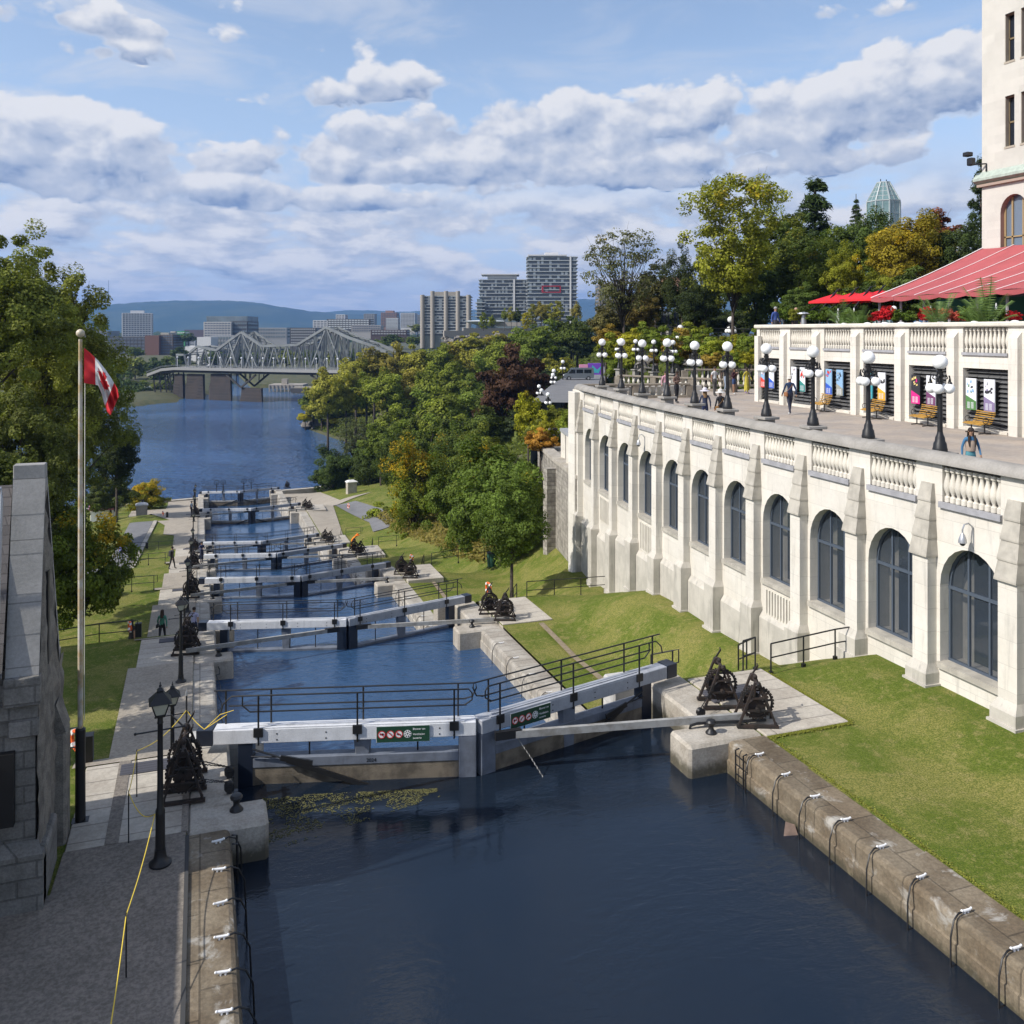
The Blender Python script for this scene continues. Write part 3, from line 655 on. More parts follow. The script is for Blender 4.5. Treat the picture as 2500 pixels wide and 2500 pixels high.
# terrace floor
mb = MB(); P = [wmap(y, -.45, 0) for y in ar(8, 51, 3)]
far_pts = [(24.0, 52.6, 0), (60, 62, 0), (60, 8, 0)]
mb.face(*[(x, y, 5.8) for x, y, _ in P + far_pts]); 
paver = mat('terrace_paving', (.45, .375, .305), .9, col2=(.36, .32, .285), vscale=.5, bricks=(2.0, 1.0, 'x', .16, (.012, .2)), bump=.25, fine=.15)
struct(mb.build('terrace_floor', paver))
# ---- globe lamps on the parapet
gl_ = thing('globe_lamp', '', 'street lamp', (0, 0, -50), 0, 'globe lamps along the lower terrace parapet')
mb = MB(); mb.box(-.34, .34, -.34, .34, 0, .10, bev=.015); mb.box(-.22, .22, -.22, .22, -1.0, 0); mb.build('plinth_slab', capst, gl_)
mb = MB(); mb.lathe([(.19, .10), (.20, .18), (.185, .22), (.17, .34), (.135, .40), (.125, .50), (.09, .58), (.075, .66)], 16); mb.build('base', iron, gl_, smooth=True)
mb = MB(); mb.lathe([(.072, .60), (.068, 1.2), (.062, 1.98), (.085, 2.0), (.085, 2.06), (.06, 2.08), (.06, 2.2)], 12); mb.build('pole', iron, gl_, smooth=True)
mb = MB()
for k in range(4):
    a = k * pi / 2 + .5; ca, sa = cos(a), sin(a)
    mb.tube([(ca * .05, sa * .05, 1.92), (ca * .13, sa * .13, 1.90), (ca * .21, sa * .21, 2.0), (ca * .25, sa * .25, 2.14), (ca * .23, sa * .23, 2.22)], .022, 6)
    mb.tube([(ca * .07, sa * .07, 2.18), (ca * .16, sa * .16, 2.24), (ca * .19, sa * .19, 2.14), (ca * .12, sa * .12, 2.1)], .02, 6)
    mb.lathe([(.05, 2.14), (.065, 2.17), (.05, 2.21)], 10, (ca * .25, sa * .25, -.17)); mb.tube([(ca * .25, sa * .25, 1.98), (ca * .25, sa * .25, 2.12)], .03, 6)
mb.lathe([(.06, 2.12), (.10, 2.2), (.085, 2.28), (.10, 2.33), (.06, 2.36), (.10, 2.40)], 12); mb.build('bracket', iron, gl_, smooth=True)
mb = MB(); mb.ball((0, 0, 2.585), .205, 20); mb.build('globe', globe, gl_, smooth=True)
for k in range(4):
    a = k * pi / 2 + .5; mb = MB(); mb.ball((cos(a) * .235, sin(a) * .235, 1.86), .145, 16); mb.build('globe', globe, gl_, smooth=True)
FR = [(1470, 940), (1517, 948), (1568, 960), (1629, 968), (1696, 985), (1776, 999), (1871, 1018), (1985, 1041), (2120, 1073), (2295, 1107)]
who = ['standing at the far corner of the lower parapet', 'second from the far corner of the lower parapet', 'third from the far corner, left of the open railing', 'in front of the person in the pink top', 'just left of the woman in the white sun hat',
       'in front of the walker in the dark shirt and jeans', 'in front of the blue and red posters', 'between the navy jacket walker and the third pair of posters', 'in front of the orange poster', 'nearest and largest, in front of the pink poster']
for (u, v), q in zip(FR[::-1], who[::-1]):
    lo, hi = 14, 80
    for _ in range(50):
        m_ = (lo + hi) / 2; p = atd(u, v + 5, m_)
        if p.x - wx(p.y) > .42 or u < 1500 and p.y > 50.6: hi = m_
        else: lo = m_
    y, z = p.y, p.z
    lab = 'black globe lamp ' + q
    if gl_.location.z < -40: gl_.location = (p.x, y, z); gl_['label'] = lab; gl_.rotation_euler.z = .1; gsrc = gl_
    else: dup(gsrc, (p.x, y, z), rz=rnd.uniform(-.2, .2), label=lab)
sep_ = 0
dup(gsrc, (wx(16.1) + .42, 16.1, 6.5), label='black globe lamp cut off by the right edge of the photo')
for (u, v), q in zip([(1511, 903), (1552, 904), (1596, 910), (1643, 915)], ['farthest, half hidden behind the lower row', 'second, above the open railing', 'third, above the open railing', 'nearest, left of the tan garden wall pier']):
    p = un(u, v, 6.55); dup(gsrc, tuple(p), rz=rnd.uniform(0, 1), label='black globe lamp of the rear row, ' + q, group='globe lamps of the second row by the steps')
for (u, v), z, q, s_ in [((1661, 888), 6.9, 'on the pier of the tan garden wall', 1.35), ((1784, 880), 7.0, 'behind the tan wall, left of the upper terrace corner', 1.65), ((1786, 852), 8.9, 'higher on the bank behind the upper terrace corner', 1.2)]:
    p = un(u, v, z) if v > 870 else atd(u, v, 95); dup(gsrc, tuple(p), rz=.3, label='black globe lamp ' + q, group='globe lamps of the garden behind', scale=s_)
for i, (u, vt) in enumerate([(1632, 745), (1655, 742), (1669, 740), (1695, 735), (1733, 733), (1651, 750), (1615, 748)]):
    d = 118 + i * 3; p = atd(u, vt, d); p.z -= 2.79 * 1.15; dup(gsrc, tuple(p), rz=.3, label='small globe lamp in the park far behind the terrace, %s from the left' % ORD[[1, 3, 4, 5, 6, 2, 0][i]], group='globe lamps of the park promenade', scale=1.15)
# ---- railing beyond the terrace corner (stone balustrade with open balusters) and the tan garden wall
def balustrade(name, label, p0, p1, zf, n, m, hh=.92, group=None, cat='balustrade', open_=True):
    p0, p1 = V(*p0, 0), V(*p1, 0); L = (p1 - p0).length; rz = atan2(p1.y - p0.y, p1.x - p0.x)
    r = thing(name, label, cat, (p0.x, p0.y, zf), rz, group)
    a = MB(); a.box(0, L, -.18, .18, 0, .16, bev=.01); a.build('base_course', m, r)
    a = MB(); a.box(0, L, -.22, .22, hh - .14, hh, bev=.03); a.build('rail', m, r)
    k = max(1, round(L / 3.4))
    for i in range(k + 1):
        a = MB(); x = L * i / k; a.box(x - .24, x + .24, -.2, .2, 0, hh - .13, bev=.015); a.build('pier', m, r)
    for i in range(k):
        for j in range(n):
            x = L * i / k + .3 + (L / k - .6) * (j + .5) / n; o = bpy.data.objects.new('baluster', balme); C.objects.link(o); o.parent = r; o.location = (x, 0, .16); o.scale = (1, 1, (hh - .3) / .92)
    return r
tan = mat('tan_garden_stone', (.25, .215, .17), .9, var=.25, vscale=2, bump=.3, streak=.3)
a, b = un(1440, 966, 5.8), un(1620, 985, 5.8)
balustrade('stone_balustrade', 'open stone railing between the far parapet corner and the steps', (22.6, 51.6), (29.6, 50.3), 5.8, 7, tan)
balustrade('stone_balustrade', 'tan stone stair parapet behind the open railing', (30.3, 62), (35, 53.6), 5.8, 6, tan)
gw = balustrade('garden_wall', 'tan stone garden wall with balusters closing the far side of the terrace', (35.2, 60.5), (47.0, 56.0), 5.8, 6, tan, hh=1.35, cat='garden wall')

# ================================================================ upper terrace wall with louvres and posters
uw = thing('upper_terrace_wall', 'cream stone upper terrace wall with dark louvred bays and a balustrade', 'terrace wall', (31.6, 46, 5.8))
UX0 = (31.9, 46.2); UX1 = (30.6, 20.0); UL = sqrt((UX1[0] - UX0[0]) ** 2 + (UX1[1] - UX0[1]) ** 2)
udx, udy = (UX1[0] - UX0[0]) / UL, (UX1[1] - UX0[1]) / UL    # runs towards the camera
def umap(t_, off, z): return (UX0[0] + udx * t_ + udy * off, UX0[1] + udy * t_ - udx * off, z)     # off > 0 is towards the canal
def t_of(u):
    lo, hi = 0, 24
    for _ in range(50):
        m_ = (lo + hi) / 2; x, y, _z = umap(m_, 0, 0); d = x * sin(YAW) + y * cos(YAW); uu = 1250 + FPX * (x * cos(YAW) - y * sin(YAW)) / d
        if uu < u: lo = m_
        else: hi = m_
    return m_
# bay edges seen in the photo: left edge of the louvre, right edge
bays = [(1855, 1904), (1929, 1981), (2012, 2077), (2108, 2184), (2219, 2311), (2351, 2461)]
B2 = [(t_of(a), t_of(b)) for a, b in bays]; lastw = B2[-1][1] - B2[-1][0]; gap = B2[-1][0] - B2[-2][1]
for _ in range(2): B2.append((B2[-1][1] + gap, B2[-1][1] + gap + lastw))
ub = MB(umap); F0 = 5.8; ZT = 10.2; LT = 8.45
ub.box(-.1, B2[0][0], -.5, 0, F0, ZT)
for (a, b), nx_ in zip(B2, B2[1:] + [(UL, UL)]):
    ub.box(a, b, -.5, 0, LT, 9.12); ub.box(a, b, -.5, -.22, 9.12, ZT); ub.box(a, b, -.5, -.02, F0, F0 + .14)
    ub.box(b, nx_[0], -.5, 0, F0, ZT)
ub.box(-.1, .3, -8, -.5, F0, ZT)
ub.build('wall', cream, uw, world=True)
cp = MB(umap); cp.box(-.25, UL, -.62, .14, ZT, ZT + .22, bev=.05); cp.box(-.25, .45, -8, -.6, ZT, ZT + .22, bev=.05); cp.build('coping', cream_plain, uw, world=True)
for i, (a, b) in enumerate(B2):
    p = MB(umap); p.box(a - .02, b + .02, -.2, .08, 9.0, 9.12); bp = p.build('balustrade', sillst, uw, world=True); Mi = parent_world(uw).inverted()
    for k in range(11):
        o = put_baluster(bp, Mi @ Vector(umap(a + (b - a) * (k + .5) / 11, -.11, 9.12))); o.scale = (.85, .85, 1.13)
    q = MB(umap); q.box(a, b, -.45, -.40, F0 + .14, LT)
    rows = 13; rh = (LT - F0 - .16) / rows
    for r_ in range(rows):
        for c_ in range(4):
            x0 = a + (b - a) * c_ / 4 + .01; x1 = a + (b - a) * (c_ + 1) / 4 - .015; z = F0 + .15 + r_ * rh
            q.mesh([(x0, -.40, z + rh * .95), (x1, -.40, z + rh * .95), (x1, -.20, z + rh * .35), (x0, -.20, z + rh * .35), (x1, -.18, z + rh * .1), (x0, -.18, z + rh * .1), (x1, -.38, z + rh * .05), (x0, -.38, z + rh * .05)], [(0, 1, 2, 3), (3, 2, 4, 5), (5, 4, 6, 7)])
    q.build('louvre_panel', louvre, uw, world=True)
    # pilaster beside the bay
    nx_ = B2[i + 1][0] if i + 1 < len(B2) else UL
    m_ = (b + nx_) / 2; w_ = .22; pl_ = MB(umap); pl_.box(m_ - w_, m_ + w_, 0, .24, F0, 9.75); pl_.mesh([(m_ - w_, .24, 9.75), (m_ + w_, .24, 9.75), (m_ + w_, 0, 10.0), (m_ - w_, 0, 10.0), (m_ - w_, 0, 9.75), (m_ + w_, 0, 9.75)], [(0, 1, 2, 3), (0, 3, 4), (1, 5, 2)])
    pl_.build('pilaster', cream, uw, world=True)
    st_ = MB(umap); st_.box(a - .1, b + .1, -.02, .16, F0, F0 + .12, bev=.01); st_.build('step_block', cream_plain, uw, world=True)
pl_ = MB(umap); pl_.box(.02, .42, 0, .24, F0, 9.75); pl_.build('pilaster', cream, uw, world=True)
# floor of the upper terrace
mb = MB(); a = umap(0, -.4, 9.55); b = umap(UL, -.4, 9.55); mb.face(a, b, (80, b[1], 9.55), (80, a[1], 9.55)); struct(mb.build('upper_terrace_floor', paver))
# posters: small plain compositions of coloured shapes, sizes and colours as seen
PC = dict(r=(.62, .05, .03), b=(.03, .10, .50), lb=(.25, .42, .62), w=(.72, .74, .78), p=(.20, .13, .32), g=(.03, .22, .20), gr=(.30, .31, .27), o=(.75, .38, .03), k=(.03, .03, .035), m=(.62, .02, .22), t=(.05, .30, .36), v=(.16, .05, .13), dg=(.08, .20, .06), lp=(.22, .17, .30), y=(.80, .62, .25), sk=(.55, .50, .45))
pm = {k: mat('poster_ink_' + {'r': 'red', 'b': 'blue', 'lb': 'light_blue', 'w': 'white', 'p': 'purple', 'g': 'teal', 'gr': 'grey_green', 'o': 'orange', 'k': 'black', 'm': 'magenta', 't': 'turquoise', 'v': 'plum', 'dg': 'green', 'lp': 'lilac', 'y': 'yellow', 'sk': 'beige'}[k], c, .5) for k, c in PC.items()}
keys = list(PC)
posters = [(0, 0, 'lb r r', 'red and pale blue poster behind the first lamp', 'w'), (0, 1, 'w b b', 'blue and white poster in the first louvred bay', 'lb'), (1, 0, 'w p w', 'white and purple poster above the walker in the navy jacket', 'sk'), (1, 1, 'w g g', 'grey and teal poster with a red leaf shape', 'r'),
           (2, 0, 'lb b b', 'royal blue poster with a red and blue picture', 'r'), (2, 1, 'lb gr gr', 'pale poster with a grey green foot', 'k'), (3, 0, 't t t', 'turquoise poster half hidden behind a lamp', 'w'), (3, 1, 'w o o', 'white poster with an orange foot', 'k'),
           (4, 0, 'k m m', 'dark poster with a magenta foot', 'y'), (4, 1, 'w v v', 'pink poster with a plum foot', 'y'), (5, 0, 'w dg dg', 'white poster with a green foot', 'lb'), (5, 1, 'w lp lp', 'white and black poster with a lilac foot', 'k')]
rp = random.Random(5)
for bi, si, cs, lab, acc in posters:
    a, b = B2[bi]; Lb = b - a; wdt = .235 * Lb; c0 = a + Lb * (.09 if si == 0 else .50); c1 = c0 + wdt; z0, z1 = F0 + .88, F0 + 2.22
    if bi == 3 and si == 0: c0 += .1; c1 += .0
    th = .02; top, mid, bot = cs.split(); pts = MB(umap); pts.k = keys.index(top)
    pts.box(c0, c1, .0, .05, z0, z1)
    zc = z0 + (z1 - z0) * .42
    def flat(poly, k, o): pts.k = keys.index(k); pts.face(*[(c0 + x * (c1 - c0), .05 + o, z0 + y * (z1 - z0)) for x, y in poly])
    flat([(0, 0), (1, 0), (1, .28), (0, .46)], bot, .004)
    for q in range(9):
        x, y = rp.uniform(.05, .75), rp.uniform(.5, .88); w_, h_ = rp.uniform(.08, .25), rp.uniform(.04, .14); flat([(x, y), (x + w_, y + .02), (x + w_ * .9, y + h_), (x + .03, y + h_ * .8)], acc if q % 3 else ('k' if q % 2 else mid), .005 + q * .001)
    if si == 1 and bi == 1:    # maple leaf shape
        lf = [(0, -1), (.06, -.45), (.5, -.55), (.42, -.35), (.9, .1), (.75, .2), (.85, .5), (.55, .42), (.45, .6), (.22, .3), (.3, .85), (.12, .75), (0, 1.05)]
        lf = lf + [(-x, y) for x, y in lf[::-1][1:-1]]; flat([(.5 + x * .32, .72 + y * .13) for x, y in lf], 'r', .02)
    for cx in (.16, .52):
        for q in range(7): flat([(cx, .05 + q * .03), (cx + .26, .05 + q * .03), (cx + .26, .063 + q * .03), (cx, .063 + q * .03)], 'w', .012)
    o = pts.build('poster', [pm[k] for k in keys]); tag(o, lab, 'poster', 'display posters mounted on the louvred bays')
    bk = MB(umap); bk.box(c0 + .02, c1 - .02, -.2, 0, z0 + .1, z1 - .1); o2 = bk.build('backing', iron, o)
# benches
bn = thing('park_bench', '', 'bench', (0, 0, -50), 0, 'slatted benches against the upper wall')
mb = MB()
prof = [(.02, .40), (.10, .435), (.20, .445), (.30, .44), (.40, .43), (.47, .47), (.51, .55), (.55, .64), (.59, .73), (.62, .82), (.62, .90)]
for i, (y, z) in enumerate(prof): mb.box(-.62, .62, y - .025, y + .025, z - .018, z + .018)
mb.build('slats', wood, bn)
for x in (-.45, .45):
    mb = MB(); mb.tube([(x, .02, .38), (x, .25, .41), (x, .42, .40), (x, .52, .52), (x, .63, .88)], .022, 6); mb.tube([(x, .28, .40), (x, .28, .03)], .03, 6); mb.tube([(x, .02, .03), (x, .28, .05), (x, .55, .03)], .025, 6); mb.build('leg', iron, bn)
for x in (-.62, .62):
    mb = MB(); mb.tube([(x, .22 + .12 * cos(a), .57 + .12 * sin(a)) for a in ar(0, 2 * pi, pi / 6)], .016, 6); mb.build('armrest', iron, bn)
BN = [(1955, 1006, 'half hidden by the second lamp, beside the navy jacket walker'), (2070, 1024, 'below the blue poster pair'), (2177, 1042, 'below the orange poster'), (2296, 1062, 'behind the nearest full lamp, below the plum poster'), (2440, 1086, 'nearest to the right edge of the photo')]
for i, (u, v, q) in enumerate(BN):
    p = un(u, v, 5.8); lab = 'yellow brown slatted bench ' + q; fx = UX0[0] + (UX0[1] - p.y) * (UX1[0] - UX0[0]) / (UX0[1] - UX1[1])
    loc = (fx - .95, p.y, 5.8)
    if i == 0: bn.location = loc; bn.rotation_euler.z = -pi / 2 - .25; bn['label'] = lab
    else: dup(bn, loc, rz=-pi / 2 - .25, label=lab)
# security cameras on swan-neck brackets
def dome(name, lab, y, z):
    p = wmap(y, 0, z); r = thing(name, lab, 'security camera', p, 0, 'dome cameras on the terrace wall'); mb = MB(); mb.tube([(0, 0, -.35), (-.02, 0, .1), (-.06, .0, .22), (-.16, .02, .30), (-.27, .04, .27), (-.32, .05, .15), (-.32, .05, 0)], .02, 6); mb.build('bracket', metal, r)
    mb = MB(); mb.lathe([(.02, .06), (.06, 0), (.10, -.12), (.105, -.2)], 14, (-.32, .05, 0)); mb.build('housing', metal, r, smooth=True); mb = MB(); mb.ball((-.32, .05, -.21), .075, 12); mb.build('lens', glassd, r, smooth=True)
dome('dome_camera', 'silver dome camera on a curved bracket above the nearest arched window', 17.9, 4.75)
dome('dome_camera', 'silver dome camera on a curved bracket above a distant arched window', 38.6, 4.75)
def dwall(u):
    x, y, _ = umap(t_of(max(u, 1840)), 0, 0); return x * sin(YAW) + y * cos(YAW)
# ================================================================ hotel wall, red tent, umbrellas and planting on the upper terrace
ht = thing('hotel_building', 'tall pale limestone hotel wall rising at the right edge above the red tent', 'building', (44, 41, 9.55))
hs = mat('hotel_limestone', (.60, .575, .52), .85, var=.08, vscale=.6, bump=.2, bricks=(1.1, .5, 'wall', .09, (.006, .10)))
tanr = mat('window_reveal_stone', (.40, .35, .28), .9, var=.1); frt = mat('bronze_frame', (.20, .15, .08), .5); grn = mat('copper_green_course', (.40, .46, .40), .7, var=.2, vscale=4)
HX = 44.0; YF = 41.05; YN = 18.0
wins = []
for k in range(6):
    y1 = 39.42 - k * (1.55 if k % 2 else 1.18) ; 
ys_ = [39.42, 38.36, 35.9, 34.84, 32.4, 31.3]
for y1 in ys_:
    for z0, z1 in ((25.6, 28.3), (20.7, 23.55), (30.6, 33.3)): wins.append((y1 - .62, y1, z0, z1))
hw = MB()
# wall around the windows, column by column
edges = sorted({YN, YF} | {e_ for w_ in wins for e_ in w_[:2]})
archs = [(37.95, 39.75), (33.9, 35.7), (29.9, 31.7)]
edges = sorted(set(edges) | {a for p in archs for a in p})
for a, b in zip(edges, edges[1:]):
    m_ = (a + b) / 2; zs = [(w_[2], w_[3]) for w_ in wins if w_[0] <= m_ <= w_[1]]
    for p in archs:
        if p[0] <= m_ <= p[1]: zs.append((14.5, 17.9))
    z = 9.0
    for z0, z1 in sorted(zs): hw.face((HX, a, z), (HX, b, z), (HX, b, z0), (HX, a, z0)); z = z1
    hw.face((HX, a, z), (HX, b, z), (HX, b, 36), (HX, a, 36))
hw.face((HX, YF, 9), (HX + 14, YF, 9), (HX + 14, YF, 36), (HX, YF, 36)); hw.face((HX, YN, 9), (HX + 14, YN, 9), (HX + 14, YN, 36), (HX, YN, 36)); hw.face((HX, YF, 36), (HX, YN, 36), (HX + 14, YN, 36), (HX + 14, YF, 36))
for a, b in archs:      # arch spandrels
    n = 12; c = (a + b) / 2; r = (b - a) / 2; A = [(c - r * cos(pi * i / n), 16.9 + sin(pi * i / n) * 1.0) for i in range(n + 1)]
    for (p, pz), (q, qz) in zip(A, A[1:]): hw.face((HX, p, pz), (HX, q, qz), (HX, q, 17.9), (HX, p, 17.9))
hw.build('wall', hs, ht, world=True)
mb = MB(); mb.mesh([(HX, YF + .35, 18.75), (HX, YN, 18.75), (HX - .35, YN, 18.95), (HX - .35, YF + .35, 18.95), (HX - .35, YN, 19.1), (HX - .35, YF + .35, 19.1), (HX, YN, 19.5), (HX, YF + .35, 19.5)], [(0, 1, 2, 3), (3, 2, 4, 5), (5, 4, 6, 7), (0, 3, 5, 7), (1, 6, 4, 2)]); mb.k = 0; mb.build('string_course', grn, ht, world=True)
mb = MB(); mb.box(HX - .2, HX, YN, YF + .2, 18.6, 18.75); mb.build('moulding', mat('rose_moulding', (.36, .27, .22), .8), ht, world=True)
for (a, b, z0, z1) in wins:
    f = MB(); f.box(HX + .02, HX + .4, b - .02, b + .10, z0, z1); f.box(HX - .03, HX + .4, a - .04, b + .06, z0 - .12, z0); f.box(HX + .0, HX + .4, a, b, z1, z1 + .06)
    wf = f.build('window', tanr, ht, world=True); f = MB(); f.box(HX + .28, HX + .36, a, b, (z0 + z1) / 2 - .05, (z0 + z1) / 2 + .05); f.box(HX + .28, HX + .36, a, a + .06, z0, z1); f.box(HX + .28, HX + .36, b - .06, b, z0, z1); f.build('frame', frt, wf, world=True)
    f = MB(); f.face((HX + .33, a, z0), (HX + .33, b, z0), (HX + .33, b, z1), (HX + .33, a, z1)); f.build('pane', glassd, wf, world=True)
for a, b in archs:
    n = 12; c = (a + b) / 2; r = (b - a) / 2; A = [(c - r * cos(pi * i / n), 16.9 + sin(pi * i / n) * 1.0) for i in range(n + 1)]
    f = MB()
    for (p, pz), (q, qz) in zip(A, A[1:]): f.face((HX, p, pz), (HX, q, qz), (HX + .45, q, qz), (HX + .45, p, pz))
    f.face((HX, b, 14.5), (HX + .45, b, 14.5), (HX + .45, b, 16.9), (HX, b, 16.9)); f.face((HX, a, 14.5), (HX + .45, a, 14.5), (HX + .45, a, 16.9), (HX, a, 16.9)); wf = f.build('arched_window', mat('rose_reveal', (.36, .22, .17), .85), ht, world=True)
    f = MB()
    for q in (a + .05, a + (b - a) * .3, a + (b - a) * .7, b - .05): f.box(HX + .3, HX + .4, q - .05, q + .05, 14.5, 16.9 + sqrt(max(0, 1 - ((q - c) / r) ** 2)))
    for z in (15.5, 14.6): f.box(HX + .3, HX + .4, a, b, z - .04, z + .04)
    f.build('frame', mat('oak_frame', (.33, .24, .12), .6), wf, world=True); f = MB(); f.face((HX + .38, a, 14.5), (HX + .38, b, 14.5), *[(HX + .38, p, z) for p, z in A[::-1]]); f.build('pane', mat('pale_window_glass', (.14, .18, .23), .1, spec=.9), wf, world=True)
r = thing('floodlight', 'small black floodlight on a bracket at the corner of the hotel wall', 'floodlight', (HX - .05, YF - .35, 19.5)); mb = MB(); mb.tube([(0, 0, .0), (0, 0, .45), (-.5, .45, .45)], .05, 6); mb.build('bracket', iron, r); mb = MB(); mb.box(-.75, -.4, .35, .75, .4, .85, bev=.05); mb.box(-.95, -.5, .45, .85, .95, 1.2, bev=.04); mb.build('head', iron, r)
# ---- the red striped tent
tn = thing('marquee_tent', 'large faded red tent roof with white seams over the upper terrace restaurant', 'tent', (37, 41, 9.55))
E0 = (37.2, 42.6, 11.95); E1 = (33.4, 20.0, 11.95); W0_ = (44.0, 41.0, 14.95); W1_ = (43.9, 17.0, 15.0)
redt = mat('faded_red_canvas', (.40, .085, .09), .8, var=.15, vscale=.5, bump=.1)
def tp(a, b, dz=0):      # a along the eave, b up the slope
    E = [E0[i] + (E1[i] - E0[i]) * a for i in range(3)]; W = [W0_[i] + (W1_[i] - W0_[i]) * a for i in range(3)]
    p = [E[i] + (W[i] - E[i]) * b for i in range(3)]; p[2] += dz - .25 * sin(pi * b) * .5; return p
NS = 11
mb = MB(); 
for i in range(NS):
    for q in range(4):
        for j in range(6):
            a0, a1 = (i + q / 4) / NS, (i + (q + 1) / 4) / NS; f = lambda a, jj, qq: tp(a, jj / 6, -.10 * sin(pi * qq / 4) * (1 - jj / 12) if jj else (-.02 + .06 * sin(pi * qq / 4)))
            mb.face(f(a0, j, q), f(a1, j, q + 1), f(a1, j + 1, q + 1), f(a0, j + 1, q))
    a0, a1 = i / NS, (i + 1) / NS; p, q = tp(a0, 0), tp(a1, 0); n = 8
    for k in range(n):
        s0, s1 = k / n, (k + 1) / n; h = lambda s_: .16 + .10 * sin(pi * s_)
        P0 = [p[i_] + (q[i_] - p[i_]) * s0 for i_ in range(3)]; P1 = [p[i_] + (q[i_] - p[i_]) * s1 for i_ in range(3)]
        mb.face(P0, P1, (P1[0], P1[1], P1[2] - h(s1)), (P0[0], P0[1], P0[2] - h(s0)))
mb.build('canvas_roof', redt, tn, smooth=True, world=True)
for i in range(NS + 1):
    mb = MB(); mb.tube([tp(i / NS, j / 6, .05) for j in range(7)], .018 if i else .03, 5); mb.build('seam', whitep, tn, world=True)
for i in range(0, NS + 1):
    p = tp(i / NS, .04); mb = MB(); mb.tube([(p[0] + .3, p[1], 9.55), (p[0] + .3, p[1], p[2])], .07, 6); mb.build('post', mat('post_grey', (.30, .28, .31), .6), tn, world=True)
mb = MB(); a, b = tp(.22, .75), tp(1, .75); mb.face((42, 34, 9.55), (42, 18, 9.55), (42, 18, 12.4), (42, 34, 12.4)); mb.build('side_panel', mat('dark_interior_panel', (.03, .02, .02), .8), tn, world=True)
mb = MB(); mb.face((41, 41.5, 9.55), (41.5, 34, 9.55), (41.5, 34, 11.9), (41, 41.5, 11.9)); mb.build('side_panel', mat('green_screen', (.02, .13, .09), .8), tn, world=True)
# red cantilever parasols
def parasol(label, u, v, d, wdt=2.3):
    p = atd(u, v, d); z0 = 9.55; r = thing('cantilever_parasol', label, 'parasol', (p.x, p.y, z0), .25, 'red parasols beside the tent'); h = p.z - z0; hh = max(h, 1.7)
    mb = MB(); c = V(0, 0, hh + .5); s_ = wdt / 2; ed = [V(-s_, -s_, hh), V(s_, -s_, hh), V(s_, s_, hh), V(-s_, s_, hh)]
    for i in range(4): mb.face(c, ed[i], ed[(i + 1) % 4]); q = V(0, 0, -.12); mb.face(ed[i], ed[(i + 1) % 4], ed[(i + 1) % 4] + q, ed[i] + q)
    mb.build('canopy', mat('bright_red_canvas', (.62, .012, .02), .7), r)
    mb = MB(); mb.bar((-s_ - .5, -.2, 0), (-s_ - .7, -.2, hh * .75), .09, .09); mb.bar((-s_ - .7, -.2, hh * .7), (.1, -.1, hh + .75), .07, .09); mb.bar((-s_ - .6, .5, hh * .75), (.9, .3, hh + .85), .05, .06); mb.build('mast', iron, r)
    for i in range(4): mb = MB(); mb.tube([c - V(0, 0, .05), ed[i] - V(0, 0, .03)], .02, 4); mb.build('rib', iron, r)
parasol('bright red parasol at the left end of the upper terrace', 2040, 736, 56); parasol('bright red parasol second from the left end of the upper terrace', 2085, 733, 55); parasol('bright red parasol third from the left, partly under the next one', 2120, 731, 54); parasol('bright red parasol tucked against the corner of the tent', 2152, 727, 56)
# patio heater, folded white parasols
r = thing('patio_heater', 'steel patio heater with a flat hood at the left end of the upper terrace', 'patio heater', tuple(atd(1962, 785, dwall(1962) + 3)[:2]) + (9.55,)); mb = MB(); mb.lathe([(.02, 1.62), (.38, 1.56), (.40, 1.50), (.05, 1.5)], 14); mb.build('hood', metal, r); mb = MB(); mb.lathe([(.16, .1), (.16, 1.0), (.13, 1.45)], 12); mb.build('burner', metal, r, smooth=True)
for i, (u, v, lab) in enumerate([(2046, 782, 'left of the third red parasol'), (2085, 770, 'under the red parasols'), (2272, 780, 'under the tent near its middle'), (2432, 778, 'beside the large palm on the right'), ]):
    p = atd(u, v, dwall(u) + 3); r = thing('folded_parasol', 'folded white parasol ' + lab, 'parasol', (p.x, p.y, 9.55), 0, 'folded white parasols'); mb = MB(); k = 10
    vs = [(0.02 * cos(2 * pi * j / k), .02 * sin(2 * pi * j / k), 1.75) for j in range(k)] + [((.17 if j % 2 else .09) * cos(2 * pi * j / k), (.17 if j % 2 else .09) * sin(2 * pi * j / k), .75) for j in range(k)] + [((.2 if j % 2 else .1) * cos(2 * pi * j / k), (.2 if j % 2 else .1) * sin(2 * pi * j / k), .35) for j in range(k)]
    mb.mesh(vs, [(j, (j + 1) % k, k + (j + 1) % k, k + j) for j in range(k)] + [(k + j, k + (j + 1) % k, 2 * k + (j + 1) % k, 2 * k + j) for j in range(k)]); mb.build('canvas', whitep, r); mb = MB(); mb.tube([(0, 0, 0), (0, 0, .4)], .03); mb.build('pole', metal, r)
